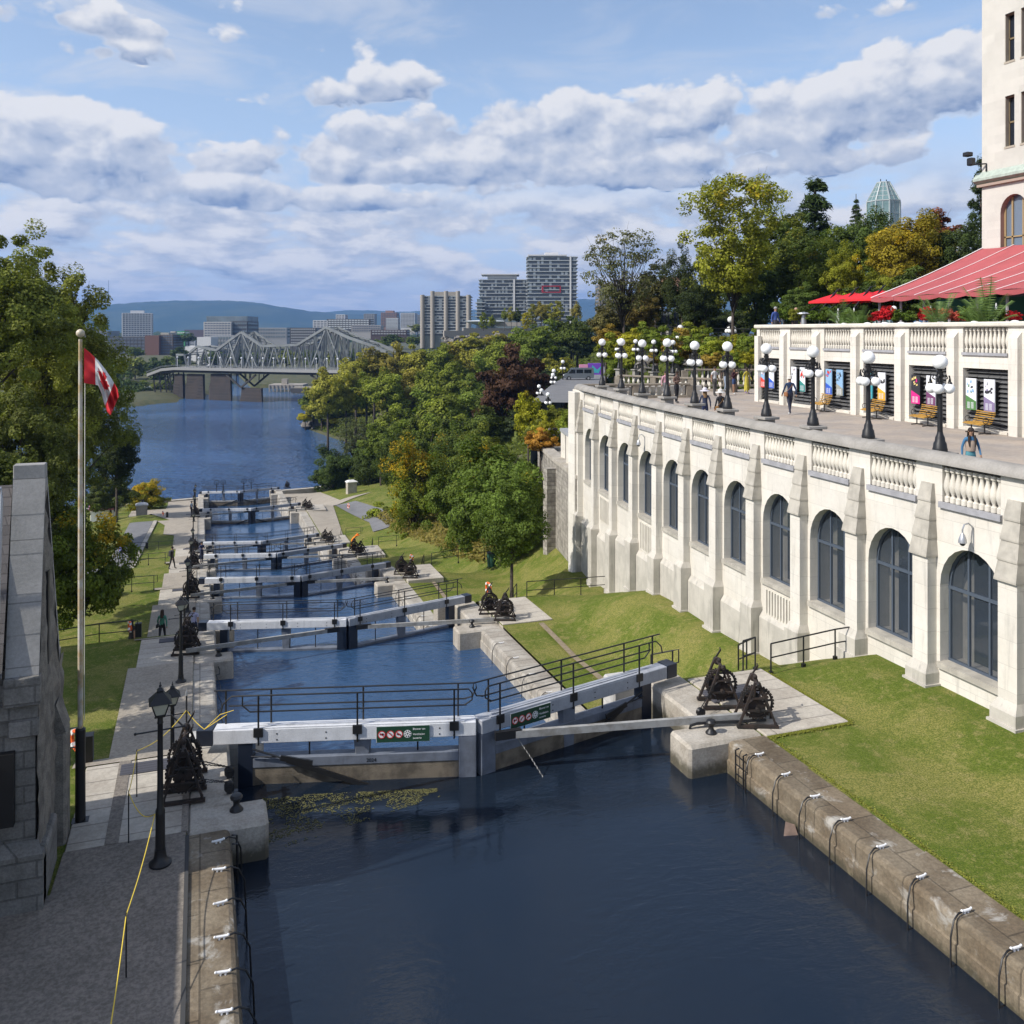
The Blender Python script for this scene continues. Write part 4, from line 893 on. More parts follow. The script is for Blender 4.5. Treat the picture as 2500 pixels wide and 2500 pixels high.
# tables with white cloths / folded napkins seen above the parapet
for i, u in enumerate([2062, 2118, 2160, 2200, 2240, 2296, 2380, 2478]):
    p = atd(u, 786, dwall(u) + 1.3); r = thing('restaurant_table', 'small table with a white cover behind the upper parapet, %s from the left' % ORD[i], 'table', (p.x, p.y, 9.55), 0, 'covered tables along the upper parapet'); mb = MB(); mb.box(-.3, .3, -.3, .3, .72, .76); mb.ball((0, 0, .84), .2, 8, (1, 1, .5)); mb.build('tabletop', whitep, r); mb = MB(); mb.tube([(0, 0, 0), (0, 0, .72)], .03); mb.build('leg', iron, r)
r = thing('globe_lantern', 'round white paper lantern hanging under the tent edge', 'lantern', tuple(atd(2182, 754, dwall(2182) + 4))); mb = MB(); mb.ball((0, 0, 0), .16, 12); mb.build('shade', globe, r, smooth=True); mb = MB(); mb.tube([(0, 0, .15), (0, 0, .6)], .01, 4); mb.build('cord', iron, r)
# ================================================================ lock gates
HL = (1.05, -.15); HR = (11.65, -.1); AP = (6.37, -1.55)
def text(name, s_, size, m, parent, M, ext=.002):
    cu = bpy.data.curves.new(name, 'FONT'); cu.body = s_; cu.size = size; cu.extrude = ext; cu.align_x = 'LEFT'; cu.materials.append(m)
    o = bpy.data.objects.new(name, cu); C.objects.link(o); dg = bpy.context.evaluated_depsgraph_get(); me = bpy.data.meshes.new_from_object(o.evaluated_get(dg)); bpy.data.objects.remove(o); o = bpy.data.objects.new(name, me); C.objects.link(o); o.parent = parent; o.matrix_local = M; return o
def leaf(k, side):
    hx, hy = (HL, HR)[side]; x0, y0 = hx, GY[k] + hy; x1, y1 = AP[0], GY[k] + AP[1]; L = sqrt((x1 - x0) ** 2 + (y1 - y0) ** 2); rz = atan2(y1 - y0, x1 - x0); f = (-1, 1)[side]
    tall = k > 4; pt = (WT[k] - LV[k] + .62) if k == 0 else (WT[k] - LV[k] + .1) if not tall else -1.0
    wn = WT[min(k, 6)] - LV[k]
    r = thing('lock_gate_leaf', '', 'lock gate', (x0, y0, LV[k]), rz, 'leaves of the lock gates'); Y_ = lambda a, b: (min(a * f, b * f), max(a * f, b * f))
    B = MB(); T = -1.12; B.box(T + .38, L - .02, -.2, .2, .24, .58, bev=.015); B.box(.3, L - .4, *Y_(.02, .08), .585, .62); B.box(.3, L - .3, *Y_(.1, .19), .58, .605)
    B.k = 1
    for q in (.75, 1.9, 3.3, 4.6):
        for z in (.32, .46): B.box(q - .015, q + .015, *Y_(.2, .206), z - .015, z + .015)
    B.k = 0; B.build('balance_beam', [white if side == 0 else mat('shade_toned_white_paint', (.40, .42, .46), .6, var=.15, vscale=3, bump=.15, fine=.15, streak=.5), iron], r)  # right beams share the white paint; their shade is put into the colour
    B = MB(); B.box(T, T + .38, -.21, .21, .22, .6, bev=.01); B.build('beam_end', ironb, r)
    B = MB(); B.box(-.16, .18, -.17, .17, min(wn, -1) - 2, .24); B.build('heel_post', ironb, r)
    B = MB(); B.box(L - .44, L - .012, -.19, .19, min(wn, -1) - 2, .24, bev=.02); B.build('mitre_post', greyp if k == 0 else ironb, r)
    B = MB(); c = L * .5; B.mesh([(c - .2, -.12, .24), (c + .2, -.12, .24), (c + .14, -.12, pt), (c - .14, -.12, pt), (c - .2, .16, .24), (c + .2, .16, .24), (c + .14, .16, pt - 1), (c - .14, .16, pt - 1)], [(0, 1, 2, 3), (4, 5, 6, 7), (0, 4, 7, 3), (1, 5, 6, 2), (0, 1, 5, 4)])
    if k: B.box(c - .13, c + .13, -.1, .14, wn - 1, pt + .02)
    B.build('middle_post', greyp, r)
    B = MB(); B.box(.18, L - .44, -.17, .17, pt - .22, pt, bev=.01); B.build('sill_beam', greyp if k < 5 else greyt, r)
    B = MB(); B.box(.18, L - .44, *Y_(-.13, .15), min(wn, pt) - 2.5, pt - .22); B.build('planking', mat('wet_gate_planks', (.20, .165, .12), .8, col2=(.09, .075, .055), vscale=2.5, bump=.5, streak=.6), r)
    if tall:
        B = MB(); B.bar((.2, .18 * f, -2.6), (L - .5, .18 * f, -.9), .12, .14); B.build('brace', iron, r)
    for q in (L * .27, L * .74):
        B = MB(); B.tube([(q, 0, .24), (q, 0, pt)], .022, 5); B.build('rod', iron, r)
    # hand rails on both edges
    if k < 6 or True:
        for fr, yy in (('f', .2), ('b', -.17)):
            y = yy * f; ps = [.32, L * .48, L - .55] if fr == 'f' else [.55, L * .5, L - .45]; B = MB()
            zt, zm = .6 + .78, .6 + .40
            if fr == 'f': B.tube([(-.55, y, zm), (-.5, y, zm + .2), (-.3, y, zt), (L - .2, y, zt), (L - .12, y, zt - .1), (L - .12, y, zm + .12), (L - .3, y, zm)], .019, 6); B.tube([(-.05, y, zt - .02), (-.05, y, zm + .15), (.12, y, zm), (L - .25, y, zm)], .019, 6)
            else: B.tube([(-.8, y, zt), (L - .02, y, zt), (L, y, zt - .12), (L - .1, y, zm + .05), (L - .3, y, zm)], .019, 6); B.tube([(-.45, y, zm), (L - .25, y, zm)], .019, 6)
            for q in ps: B.tube([(q, y, .2 if fr == 'f' else .58), (q, y, zt)], .024, 6)
            if fr == 'b': B.tube([(-.52, y, .58), (-.52, y, zt)], .024, 6)
            rl = B.build('hand_rail', iron, r, smooth=True)
            if fr == 'f':
                for q in ps: B = MB(); B.box(q - .11, q + .11, *Y_(.2, .245), .40, .615, bev=.006); B.build('socket', iron, rl)
    if k == 0:      # dark sluice rod down the face
        s_ = f; B = MB(); B.tube([(.2, .22 * s_, .12), (.9, .26 * s_, -.1)], .022, 6); B.bar((.85, .27 * s_, -.08), (1.6, .3 * s_, -.22), .05, .12); B.bar((1.0, .27 * s_, -.14), (3.2 if side == 0 else 1.9, .35 * s_, -.9 if side == 0 else -.5), .06, .11); B.tube([(.15, .2 * s_, -.06), (1.0, .25 * s_, -.08)], .018, 5); B.build('sluice_rod', iron, r)
        # notice board
        a, b = (3.10, 4.36) if side == 0 else (3.40, 4.62); y = .215; B = MB(); B.box(a, b, *Y_(y, y + .02), .18, .55)
        sg = B.build('notice_board', mat('dark_green_sign', (.012, .055, .028), .5), r); B = MB(); B.box(a - .012, b + .012, *Y_(y - .004, y + .012), .17, .56); B.build('border', white, sg)
        yy = (y + .023) * f; xr = 1 if side == 0 else -1; st = a if side == 0 else b
        def disc(cx, cz, rad, rin, m, lab, o=0.0, n=20):
            B = MB(); q = (y + .023 + o) * f
            for i in range(n):
                p0, p1 = 2 * pi * i / n, 2 * pi * (i + 1) / n
                B.face((cx + rad * cos(p0), q, cz + rad * sin(p0)), (cx + rad * cos(p1), q, cz + rad * sin(p1)), (cx + rin * cos(p1), q, cz + rin * sin(p1)), (cx + rin * cos(p0), q, cz + rin * sin(p0)))
            return B.build(lab, m, sg)
        redp = mat('sign_red', (.60, .03, .03), .5)
        for i in range(3):
            cx = st + xr * (.12 + .205 * i); disc(cx, .365, .085, .001, whitep, 'symbol_disc'); disc(cx, .365, .093, .075, redp, 'prohibition_ring', .003)
            B = MB(); q = (y + .030) * f
            if i == 0: B.box(cx - .05, cx + .05, min(q, q + .001 * f), max(q, q + .001 * f), .36, .385); B.box(cx + .0, cx + .05, min(q, q + .001 * f), max(q, q + .001 * f), .35, .40)
            if i == 1: B.bar((cx - .045, q, .40), (cx + .045, q, .34), .003, .012); B.bar((cx - .03, q, .41), (cx + .05, q, .36), .003, .008)
            if i == 2: B.box(cx - .05, cx + .01, min(q, q + .001 * f), max(q, q + .001 * f), .35, .39); B.bar((cx, q, .37), (cx + .05, q, .35), .003, .02)
            B.build('symbol', iron, sg); B = MB(); q = (y + .034) * f; B.bar((cx - .06, q, .43), (cx + .06, q, .31), .003, .016); B.build('slash', redp, sg)
        cx = st + xr * (.12 + .205 * 3); disc(cx, .365, .093, .082, whitep, 'ring')
        B = MB(); q = (y + .028) * f
        for i in range(8): a_ = i * pi / 4; B.bar((cx + .02 * cos(a_), q, .37 + .02 * sin(a_)), (cx + .08 * cos(a_), q, .37 + .08 * sin(a_)), .003, .022)
        B.build('fan_symbol', whitep, sg)
        M = Matrix.Translation((st + xr * .86, yy, .455)) @ (Matrix.Rotation(R(90), 4, 'X') if side == 0 else Matrix.Rotation(pi, 4, 'Z') @ Matrix.Rotation(R(90), 4, 'X'))
        text('lettering', 'Blower on', .07, whitep, sg, M); M2 = M.copy(); M2.translation = (st + xr * .86, yy, .33); text('lettering', 'Ventilation', .066, whitep, sg, M2); M3 = M.copy(); M3.translation = (st + xr * .86, yy, .24); text('lettering', 'ouverte', .066, whitep, sg, M3)
        if side == 0:
            M = Matrix.Translation((2.85, -.172, -.30)) @ Matrix.Rotation(R(90), 4, 'X'); text('year_numerals', '2024', .12, iron, r, M, .004)
    nm = ['nearest', 'second nearest', 'third nearest', 'fourth nearest', 'fifth nearest', 'sixth, tall blue grey', 'farthest, by the river'][k]
    r['label'] = ('white painted beam' if side == 0 else 'shade-toned white beam') + ' and %s leaf of the %s lock gate' % (('left', 'right')[side], nm) + (' with a green notice board' if k == 0 else '')
    return r
for k in range(7):
    for s_ in (0, 1): leaf(k, s_)
# long timber booms from the mitre posts to the winches
def boom(k, side):
    z = LV[k]; a = (AP[0] + (.75 if side else -.75), GY[k] + AP[1] - .25, z + .18); b = (13.75, GY[k] - 2.95, z + .20) if side else (-.55, GY[k] - 2.75, z + .30)
    m_ = [(a[i] + b[i]) / 2 for i in range(3)]; m_[2] += .05
    r = thing('sluice_boom', 'long weathered grey timber boom reaching to the %s bank from the %s gate' % (('left', 'right')[side], ORD[k]), 'boom', a, 0, 'timber booms of the lock gates'); B = MB(); B.bar(a, b, .11, .17, up=(0, 0, 1)); B.build('timber', greyt, r, world=True)
    B = MB(); B.bar((a[0] - (.35 if side else -.35), a[1] + .03, a[2]), (a[0] + (.3 if side else -.3), a[1] - .03, a[2] + .02), .13, .2, up=(0, 0, 1)); B.build('iron_shoe', iron, r, world=True)
for k in range(6):
    boom(k, 1)
    if k: boom(k, 0)
# ---- crab winches
wn_ = thing('gate_winch', '', 'winch', (0, 0, -50), 0, 'black iron crab winches of the locks')
for y in (-.30, .30):
    B = MB(); a, b, top = (-.46, y, .06), (.46, y, .06), 1.12
    B.bar(a, (-.05, y * .85, top), .05, .075, up=(0, 1, 0)); B.bar(b, (.05, y * .85, top), .05, .075, up=(0, 1, 0)); B.bar((-.30, y * .95, .42), (.30, y * .95, .42), .04, .06, up=(0, 1, 0)); B.bar((-.2, y * .9, .72), (.2, y * .9, .72), .04, .05, up=(0, 1, 0)); B.box(-.52, .52, y - .05, y + .05, 0, .07)
    for q in (-.44, .44): B.tube([(q, y, .05), (q, y, .14)], .04, 6)
    B.build('side_frame', rust, wn_)
def gear(B, c, rad, y, w_=.05, teeth=32, spokes=6):
    n = teeth * 2; rim = []
    for i in range(n):
        a = 2 * pi * i / n; b = 2 * pi * (i + 1) / n; ro = rad + (.028 if i % 2 else 0); ri = rad - .05
        for yy in (y - w_ / 2, y + w_ / 2): B.face((c[0] + ro * cos(a), yy, c[1] + ro * sin(a)), (c[0] + ro * cos(b), yy, c[1] + ro * sin(b)), (c[0] + ri * cos(b), yy, c[1] + ri * sin(b)), (c[0] + ri * cos(a), yy, c[1] + ri * sin(a)))
        for rr_ in (ro, ri): B.face((c[0] + rr_ * cos(a), y - w_ / 2, c[1] + rr_ * sin(a)), (c[0] + rr_ * cos(b), y - w_ / 2, c[1] + rr_ * sin(b)), (c[0] + rr_ * cos(b), y + w_ / 2, c[1] + rr_ * sin(b)), (c[0] + rr_ * cos(a), y + w_ / 2, c[1] + rr_ * sin(a)))
    for i in range(spokes): a = 2 * pi * i / spokes + .2; B.bar((c[0], y, c[1]), (c[0] + (rad - .03) * cos(a), y, c[1] + (rad - .03) * sin(a)), .035, .045, up=(0, 1, 0))
B = MB(); gear(B, (0, .60), .40, -.20); B.build('gear_wheel', rust, wn_)
B = MB(); gear(B, (.02, .52), .34, .2, teeth=28, spokes=5); B.build('gear_wheel', rust, wn_)
B = MB(); MM = Matrix.Translation((0, 0, .45)) @ Matrix.Rotation(R(90), 4, 'X'); B.lathe([(.05, -.36), (.05, -.28), (.24, -.27), (.24, -.24), (.13, -.22), (.13, .16), (.22, .18), (.22, .21), (.05, .22), (.05, .36)], 14, M=MM); B.build('drum', rust, wn_, smooth=True)
B = MB(); MM = Matrix.Translation((0, 0, 1.08)) @ Matrix.Rotation(R(90), 4, 'X'); B.lathe([(.04, -.42), (.04, -.24), (.10, -.23), (.10, -.16), (.04, -.15), (.04, .40)], 10, M=MM); B.bar((0, .38, 1.08), (.16, .42, 1.30), .03, .04); B.tube([(.16, .42, 1.29), (.17, .54, 1.31)], .018, 6); B.ball((0, 0, 1.17), .06, 8); B.build('crank', rust, wn_)
first = [True]
def winch(x, y, z, rz, lab, sc_=1.0):
    if first[0]: wn_.location = (x, y, z); wn_.rotation_euler.z = rz; wn_['label'] = lab; wn_.scale = (sc_,) * 3 if not isinstance(sc_, tuple) else sc_; first[0] = False
    else: dup(wn_, (x, y, z), rz=rz, label=lab, scale=sc_)
winch(13.12, 20.75, .045, R(-16), 'black iron winch on the right platform beside the dark hatch, farther of the near pair')
winch(13.35, 19.45, .045, R(-22), 'rusty iron winch over the end of the long boom, nearest on the right platform')
winch(-.32, 20.35, .045, R(-4), 'black toothed winch behind the nearest lantern post on the left platform', (.86, .9, 1.02))
winch(-.30, 21.15, .045, R(-4), 'black winch tucked behind the nearest left winch', (.86, .9, 1.0))
for k in range(1, 6):
    z = LV[k] + .05; q = ORD[k]
    winch(13.15, GY[k] - 1.75, z + .15, R(-14), 'iron winch on the right bank at the %s gate, farther of the pair' % q); winch(13.55, GY[k] - 2.9, z + .15, R(-20), 'iron winch on the right bank at the %s gate, nearer of the pair' % q)
    winch(-.55, GY[k] - 2.2, z, R(-6), 'spoked iron winch on the left bank at the %s gate, nearer of the pair' % q, 1.1); winch(-.5, GY[k] - 1.2, z, R(8), 'spoked iron winch on the left bank at the %s gate, farther of the pair' % q)
winch(13.9, GY[6] - 1.5, LV[6] + .6, .2, 'last iron winch on the right by the river gate')
# wheels along the last gate
for i in range(4):
    x = 2.6 + i * 1.05 if i < 2 else 6.9 + (i - 2) * 1.2; y = GY[6] - 1.1; r = thing('hand_wheel', 'dark spoked hand wheel on the river gate, %s from the left' % ORD[i], 'hand wheel', (x, y, LV[6] + .6), 0, 'hand wheels on the river gate'); B = MB(); B.tube([(0, 0, 0), (0, 0, 1.3)], .06); B.build('stand', iron, r); B = MB(); gear(B, (0, 1.5), .42, 0, .06, 12, 6); B.build('wheel', iron, r)
# pulleys with chains
def chain(B, pts, r_=.013):
    pts = [Vector(p) for p in pts]; out = []
    for a, b in zip(pts, pts[1:]):
        n = max(2, int((b - a).length / .05))
        for i in range(n):
            p = a.lerp(b, i / n); q = a.lerp(b, (i + .8) / n); o = V(.008, .008, 0) * (1 if i % 2 else -1); B.tube([p + o, q - o], r_, 4)
def pulley(x, y, z, lab, to, drop):
    r = thing('chain_pulley', lab, 'pulley', (x, y, z), 0, 'chain pulleys at the lock edges'); B = MB(); MM = Matrix.Rotation(R(90), 4, 'X'); B.lathe([(.05, -.07), (.11, -.06), (.07, 0), (.11, .06), (.05, .07)], 12, (0, 0, 0), M=Matrix.Translation((0, 0, .12)) @ MM); B.box(-.06, .06, -.09, -.075, 0, .16); B.box(-.06, .06, .075, .09, 0, .16); B.build('sheave', iron, r, smooth=True)
    B = MB(); s_ = 1 if to[0] > x else -1; chain(B, [(-.07 * s_, 0, drop), (-.09 * s_, 0, .1), (0, 0, .22), (to[0] - x, to[1] - y, to[2] - z)]); chain(B, [(.03, .05, .19), ((to[0] - x), (to[1] - y) + .08, to[2] - z - .12)]); B.build('chain', iron, r)
pulley(12.22, 20.2, .05, 'black chain pulley on the edge below the right winches', (12.95, 20.7, .6), -.8)
pulley(.62, 20.95, .05, 'black chain pulley on the left edge beside the winches', (-.1, 20.5, .75), -.8); pulley(.6, 20.25, .05, 'black chain pulley on the left edge nearest the bollard', (-.15, 20.2, .5), -.8)
B = MB(); chain(B, [(7.25, 20.75, .2), (7.6, 20.4, -.35), (7.85, 20.1, -.8)]); tag(B.build('hanging_chain', greyt), 'pale chain hanging from the long boom into the dark water', 'chain')
# bollards
bo = thing('mooring_bollard', '', 'bollard', (0, 0, -50), 0, 'mushroom headed bollards on the lock piers'); B = MB(); B.lathe([(.14, 0), (.14, .02), (.11, .06), (.07, .10), (.06, .16), (.075, .20), (.12, .24), (.13, .28), (.10, .325), (.0, .34)], 16); B.build('body', iron, bo, smooth=True)
bo.location = (.72, 19.5, .02); bo['label'] = 'black mushroom bollard on the nearest left pier'
dup(bo, (12.0, 19.35, .02), label='black mushroom bollard on the nearest right pier')
for k in range(1, 6): dup(bo, (.75, GY[k] - 3.0, LV[k] + .03), label='black bollard on the left pier of the %s gate' % ORD[k]); dup(bo, (11.9, GY[k] - 3.0, LV[k] + .03), label='black bollard on the right pier of the %s gate' % ORD[k])
B = MB(); B.tube([(11.62, 19.75, -.05), (11.64, 19.72, .1), (11.8, 19.7, .14), (13.6, 19.35, .12)], .035, 6); tag(B.build('bent_pipe', iron), 'bent black pipe lying behind the right bollard', 'pipe')
# white cleats with hanging cables
cl_ = thing('mooring_cleat', '', 'cleat', (0, 0, -50), 0, 'white mooring cleats with black cables'); B = MB(); B.tube([(-.13, 0, .07), (-.08, .0, .06), (.08, 0, .06), (.13, .01, .075)], [.018, .026, .026, .016], 7); B.tube([(-.045, 0, 0), (-.04, 0, .06)], .022, 6); B.tube([(.045, 0, 0), (.04, 0, .06)], .022, 6); B.ball((-.12, 0, .07), .03, 8); B.ball((.13, .01, .07), .026, 8); B.build('horns', whitep, cl_, smooth=True)
B = MB(); B.tube([(-.1, 0, .05), (-.24, -.03, .07), (-.40, -.06, -.02), (-.52, -.10, -.30), (-.56, -.13, -1.3)], .019, 5); B.build('cable', iron, cl_, smooth=True)
cr = [(335, 355), (485, 475), (660, 605), (845, 742), (1065, 900), (1305, 1078), (1570, 1280), (1870, 1500)]; fst = True
for i, (a, b) in enumerate(cr):
    p = un(1700 + a * .414, 1700 + b * .414 + 2, 0); lab = 'white cleat with a black cable on the near right wall, %s from the ladder' % ORD[i]; p.x = 12.45
    if i == 0: cl_.location = (p.x, p.y, 0); cl_['label'] = lab; cl_.rotation_euler.z = .0; cl_.scale = (.85,) * 3; csrc = cl_
    else: dup(csrc, (p.x, p.y, 0), rz=rnd.uniform(-.1, .1), label=lab)
for i, (a, b) in enumerate([(1320, 855), (1330, 1022), (1365, 1215), (1350, 1420), (1355, 1630), (1380, 1857)]):
    p = un(a * .414, 1700 + b * .414 + 2, 0); dup(csrc, (.34, p.y, 0), rz=pi + rnd.uniform(-.15, .15), label='white cleat on the near left wall, %s from the lock pier' % ORD[i])
for k in range(1, 4):
    for i in range(7): y = GY[k - 1] + 3.4 + i * 1.9; dup(csrc, (12.5, y, LV[k]), label='small white cleat on the right wall of the %s chamber, %s from its near end' % (ORD[k], ORD[i]), group='white cleats along the lower chambers')
# looped cable along the left wall of the second chamber
for k in (1, 2):
    B = MB(); P = []
    for i in range(9): y = GY[k - 1] + 3.2 + i * 1.75; P += [(W0 + .05, y, LV[k] - .1), (W0 + .2, y + .6, LV[k] - .3), (W0 + .2, y + 1.1, LV[k] - .3), (W0 + .05, y + 1.7, LV[k] - .1)]
    B.tube(P, .018, 5); tag(B.build('wall_cable', iron), 'black looped cable along the left wall of the %s chamber' % ORD[k], 'cable')
# ladder and rungs beside the right pier, paddle plate in the water
def ladder(x, y, z, lab, s_):
    r = thing('iron_ladder', lab, 'ladder', (x, y, z)); B = MB()
    for q in (-.16, .16): B.tube([(.1 * s_, q, .05), (0, q, .03), (0, q, -1.2)], .02, 5)
    B.build('rail', iron, r); B = MB()
    for i in range(5): B.tube([(0, -.16, -.08 - i * .22), (0, .16, -.08 - i * .22)], .016, 5)
    B.build('rungs', iron, r)
ladder(W1 - .12, 18.2, 0, 'short black ladder beside the nearest right pier', 1); ladder(W0 + .12, 18.35, 0, 'short black ladder beside the nearest left pier', -1)
B = MB(); B.mesh([(11.72, 16.05, -.78), (11.92, 16.25, -.56), (12.08, 16.15, -.60), (12.06, 15.98, -.78), (11.74, 16.03, -.80)], [(0, 1, 2, 3), (0, 3, 4)]); tag(B.build('floating_board', mat('rusty_board', (.20, .14, .11), .8, var=.3, vscale=4)), 'tilted brown board sticking out of the water by the right wall', 'board')

# ================================================================ lantern posts on the left
lp = thing('lantern_post', '', 'street lamp', (0, 0, -50), 0, 'black lantern posts along the left path')
B = MB(); B.lathe([(.20, 0), (.205, .035), (.17, .06), (.12, .11), (.105, .20), (.10, .28)], 18); B.build('base', iron, lp, smooth=True)
B = MB(); B.lathe([(.09, .25), (.085, .9), (.088, 1.0), (.062, 1.06), (.055, 1.5), (.050, 2.3), (.048, 2.62), (.06, 2.64), (.05, 2.68), (.05, 2.78)], 14); B.build('pole', iron, lp, smooth=True)
B = MB(); B.tube([(-.42, 0, 2.50), (.42, 0, 2.50)], .015, 6); B.ball((-.43, 0, 2.5), .028, 8); B.ball((.43, 0, 2.5), .028, 8); B.build('ladder_bar', iron, lp)
def frustum(B, r0, z0, r1, z1): 
    s4 = [(1, 1), (-1, 1), (-1, -1), (1, -1)]; vs = [(a * r0, b * r0, z0) for a, b in s4] + [(a * r1, b * r1, z1) for a, b in s4]; B.mesh(vs, [(i, (i + 1) % 4, 4 + (i + 1) % 4, 4 + i) for i in range(4)] + [(0, 1, 2, 3), (4, 5, 6, 7)])
B = MB(); frustum(B, .075, 2.80, .15, 3.04); B.build('glass', lglass, lp)
B = MB(); frustum(B, .08, 2.76, .085, 2.81)
for a, b in ((1, 1), (-1, 1), (-1, -1), (1, -1)): B.bar((a * .08, b * .08, 2.79), (a * .158, b * .158, 3.05), .016, .016)
frustum(B, .2, 3.035, .195, 3.05); frustum(B, .195, 3.05, .05, 3.22); frustum(B, .05, 3.21, .06, 3.25); frustum(B, .06, 3.25, .018, 3.30); B.ball((0, 0, 3.33), .026, 8); B.tube([(0, 0, 3.34), (0, 0, 3.40)], .01, 5); B.build('lantern_frame', iron, lp)
for k in range(8):
    nm = ['nearest black lantern post, standing full height on the dark path', 'lantern post whose foot is hidden below the nearest platform']
    for j in range(2):
        i = 2 * k + j; y = (17.95, 25.85)[j] + k * 20.0 - (.8 if k and j == 0 else 0); 
        if y > 162 or i == 15: continue
        lab = nm[i] if i < 2 else 'black lantern post on the left path, %s from the camera' % ORD[i]
        loc = (-.70, y, gz(-.70, y) + .05); 
        if i == 0: lp.location = loc; lp.rotation_euler.z = .08; lp['label'] = lab
        else: dup(lp, loc, rz=.08, label=lab)
# ---- pipe railings on the banks
def fence(name, label, pts, hh=.95, step=1.7, group=None, ends=(0, 0), mid=.5):
    P = [Vector(p) for p in pts]; r = thing(name, label, 'railing', tuple(P[0]), 0, group); o = P[0]; P = [p - o for p in P]
    B = MB(); up = V(0, 0, hh); pts_ = [p + up for p in P]
    B.tube(pts_, .022, 6); B.tube([p + V(0, 0, hh * mid) for p in P], .02, 6)
    if ends[1]: d = (P[-1] - P[-2]).normalized() * .22; B.tube([P[-1] + up, P[-1] + up + d, P[-1] + V(0, 0, hh * mid) + d, P[-1] + V(0, 0, hh * mid)], .02, 6)
    if ends[0]: d = (P[0] - P[1]).normalized() * .22; B.tube([P[0] + up, P[0] + up + d, P[0] + V(0, 0, hh * mid) + d, P[0] + V(0, 0, hh * mid)], .02, 6)
    B.build('rails', iron, r, smooth=True)
    for a, b in zip(P, P[1:]):
        n = max(1, round((b - a).length / step))
        for i in range(n + (1 if b is P[-1] else 0)):
            p = a.lerp(b, i / n); B = MB(); B.tube([p - V(0, 0, .1), p + up], .024, 6); B.box(p.x - .05, p.x + .05, p.y - .05, p.y + .05, p.z - .1, p.z + .015); B.build('post', iron, r)
    return r
fence('pipe_railing', 'black two rail railing running from the near right platform to the terrace wall', [(15.78, 22.2, .05), (18.1, 22.25, .2), (20.4, 22.6, .1)], .82, 1.1, 'black pipe railings on the banks', (0, 1))
fence('pipe_railing', 'short black railing at the top of the hidden steps beside the near right platform', [(15.1, 22.6, .0), (15.45, 22.5, .1), (15.6, 23.6, -.5)], .9, .7, 'black pipe railings on the banks', (0, 0))
fence('pipe_railing', 'small black hand rail at the tail of the nearest right gate beam', [(12.95, 22.95, .0), (12.6, 23.6, -.3)], .75, .8, 'black pipe railings on the banks', (1, 0))
for k in (1, 2, 3, 4):
    z = LV[k]; x2 = [0, 20.6, 22, 19, 17][k]
    fence('pipe_railing', 'black railing crossing the right lawn at the %s gate' % ORD[k], [(15.75, GY[k] + .1, z + .05), (x2, GY[k] + .9, gz(x2, GY[k] + .9))] if k < 3 else [(15.75, GY[k] + .1, z + .05), (17.5, GY[k] + .3, z)], .9, 1.9, 'black pipe railings on the banks', (0, 1))
    fence('pipe_railing', 'slanting black stair rail on the right lawn at the %s gate' % ORD[k], [(15.2, GY[k] + .1, z + .05), (15.4, GY[k] + 1.7, z - .9)], .85, .8, 'black pipe railings on the banks')
for k in range(0, 5):
    z = gz(-3.2, GY[k] + .6); fence('pipe_railing', 'dark green railing across the left lawn at the %s gate' % ORD[k], [(-2.85, GY[k] + .5, z + .02), (-4.2, GY[k] + .6, gz(-4.2, GY[k] + .6)), (-9, GY[k] + 1.2, gz(-9, GY[k] + 1.2))], .9, 2.2, 'dark railings on the left lawn', (1, 0))
for i, (u, v, z, d) in enumerate([(222, 1262, -18.0, 0), (420, 1262, -18.2, 0)]): pass
fence('pipe_railing', 'black railing along the quay at the left by the river', [(-26, 154.6, -18.5), (-9, 158.6, -18.6)], 1.0, 2.4, 'railings by the river')
fence('pipe_railing', 'thin black fence right of the capped stone pillar', [(24.3, 149, gz(24.3, 149) + .1), (34, 150.5, gz(34, 150.5) + .2)], 1.0, 2.4, 'railings by the river')
fence('pipe_railing', 'black fence left of the capped stone pillar on the left', [(-8.6, 143, gz(-8.6, 143) + .1), (-14, 143.6, gz(-14, 143.6) + .1)], 1.0, 1.5, 'railings by the river')
# capped pillars
for lab, u, v in (('white capped stone gate pillar on the left near the river', 346, 1272), ('white capped stone gate pillar on the right near the river', 858, 1222)):
    z = -17.9 if u < 500 else -16.9; p = un(u, v, z); z = gz(p.x, p.y); r = thing('gate_pillar', lab, 'pillar', (p.x, p.y, z), .1, 'capped gate pillars by the river'); B = MB(); B.box(-.75, .75, -.6, .6, -.5, 1.75, bev=.04); B.build('shaft', pale, r); B = MB(); B.box(-.88, .88, -.72, .72, 1.75, 1.9, bev=.03); frustum(B, .8, 1.9, .45, 2.1); B.build('cap', mat('pale_cap', (.62, .61, .58), .8), r)
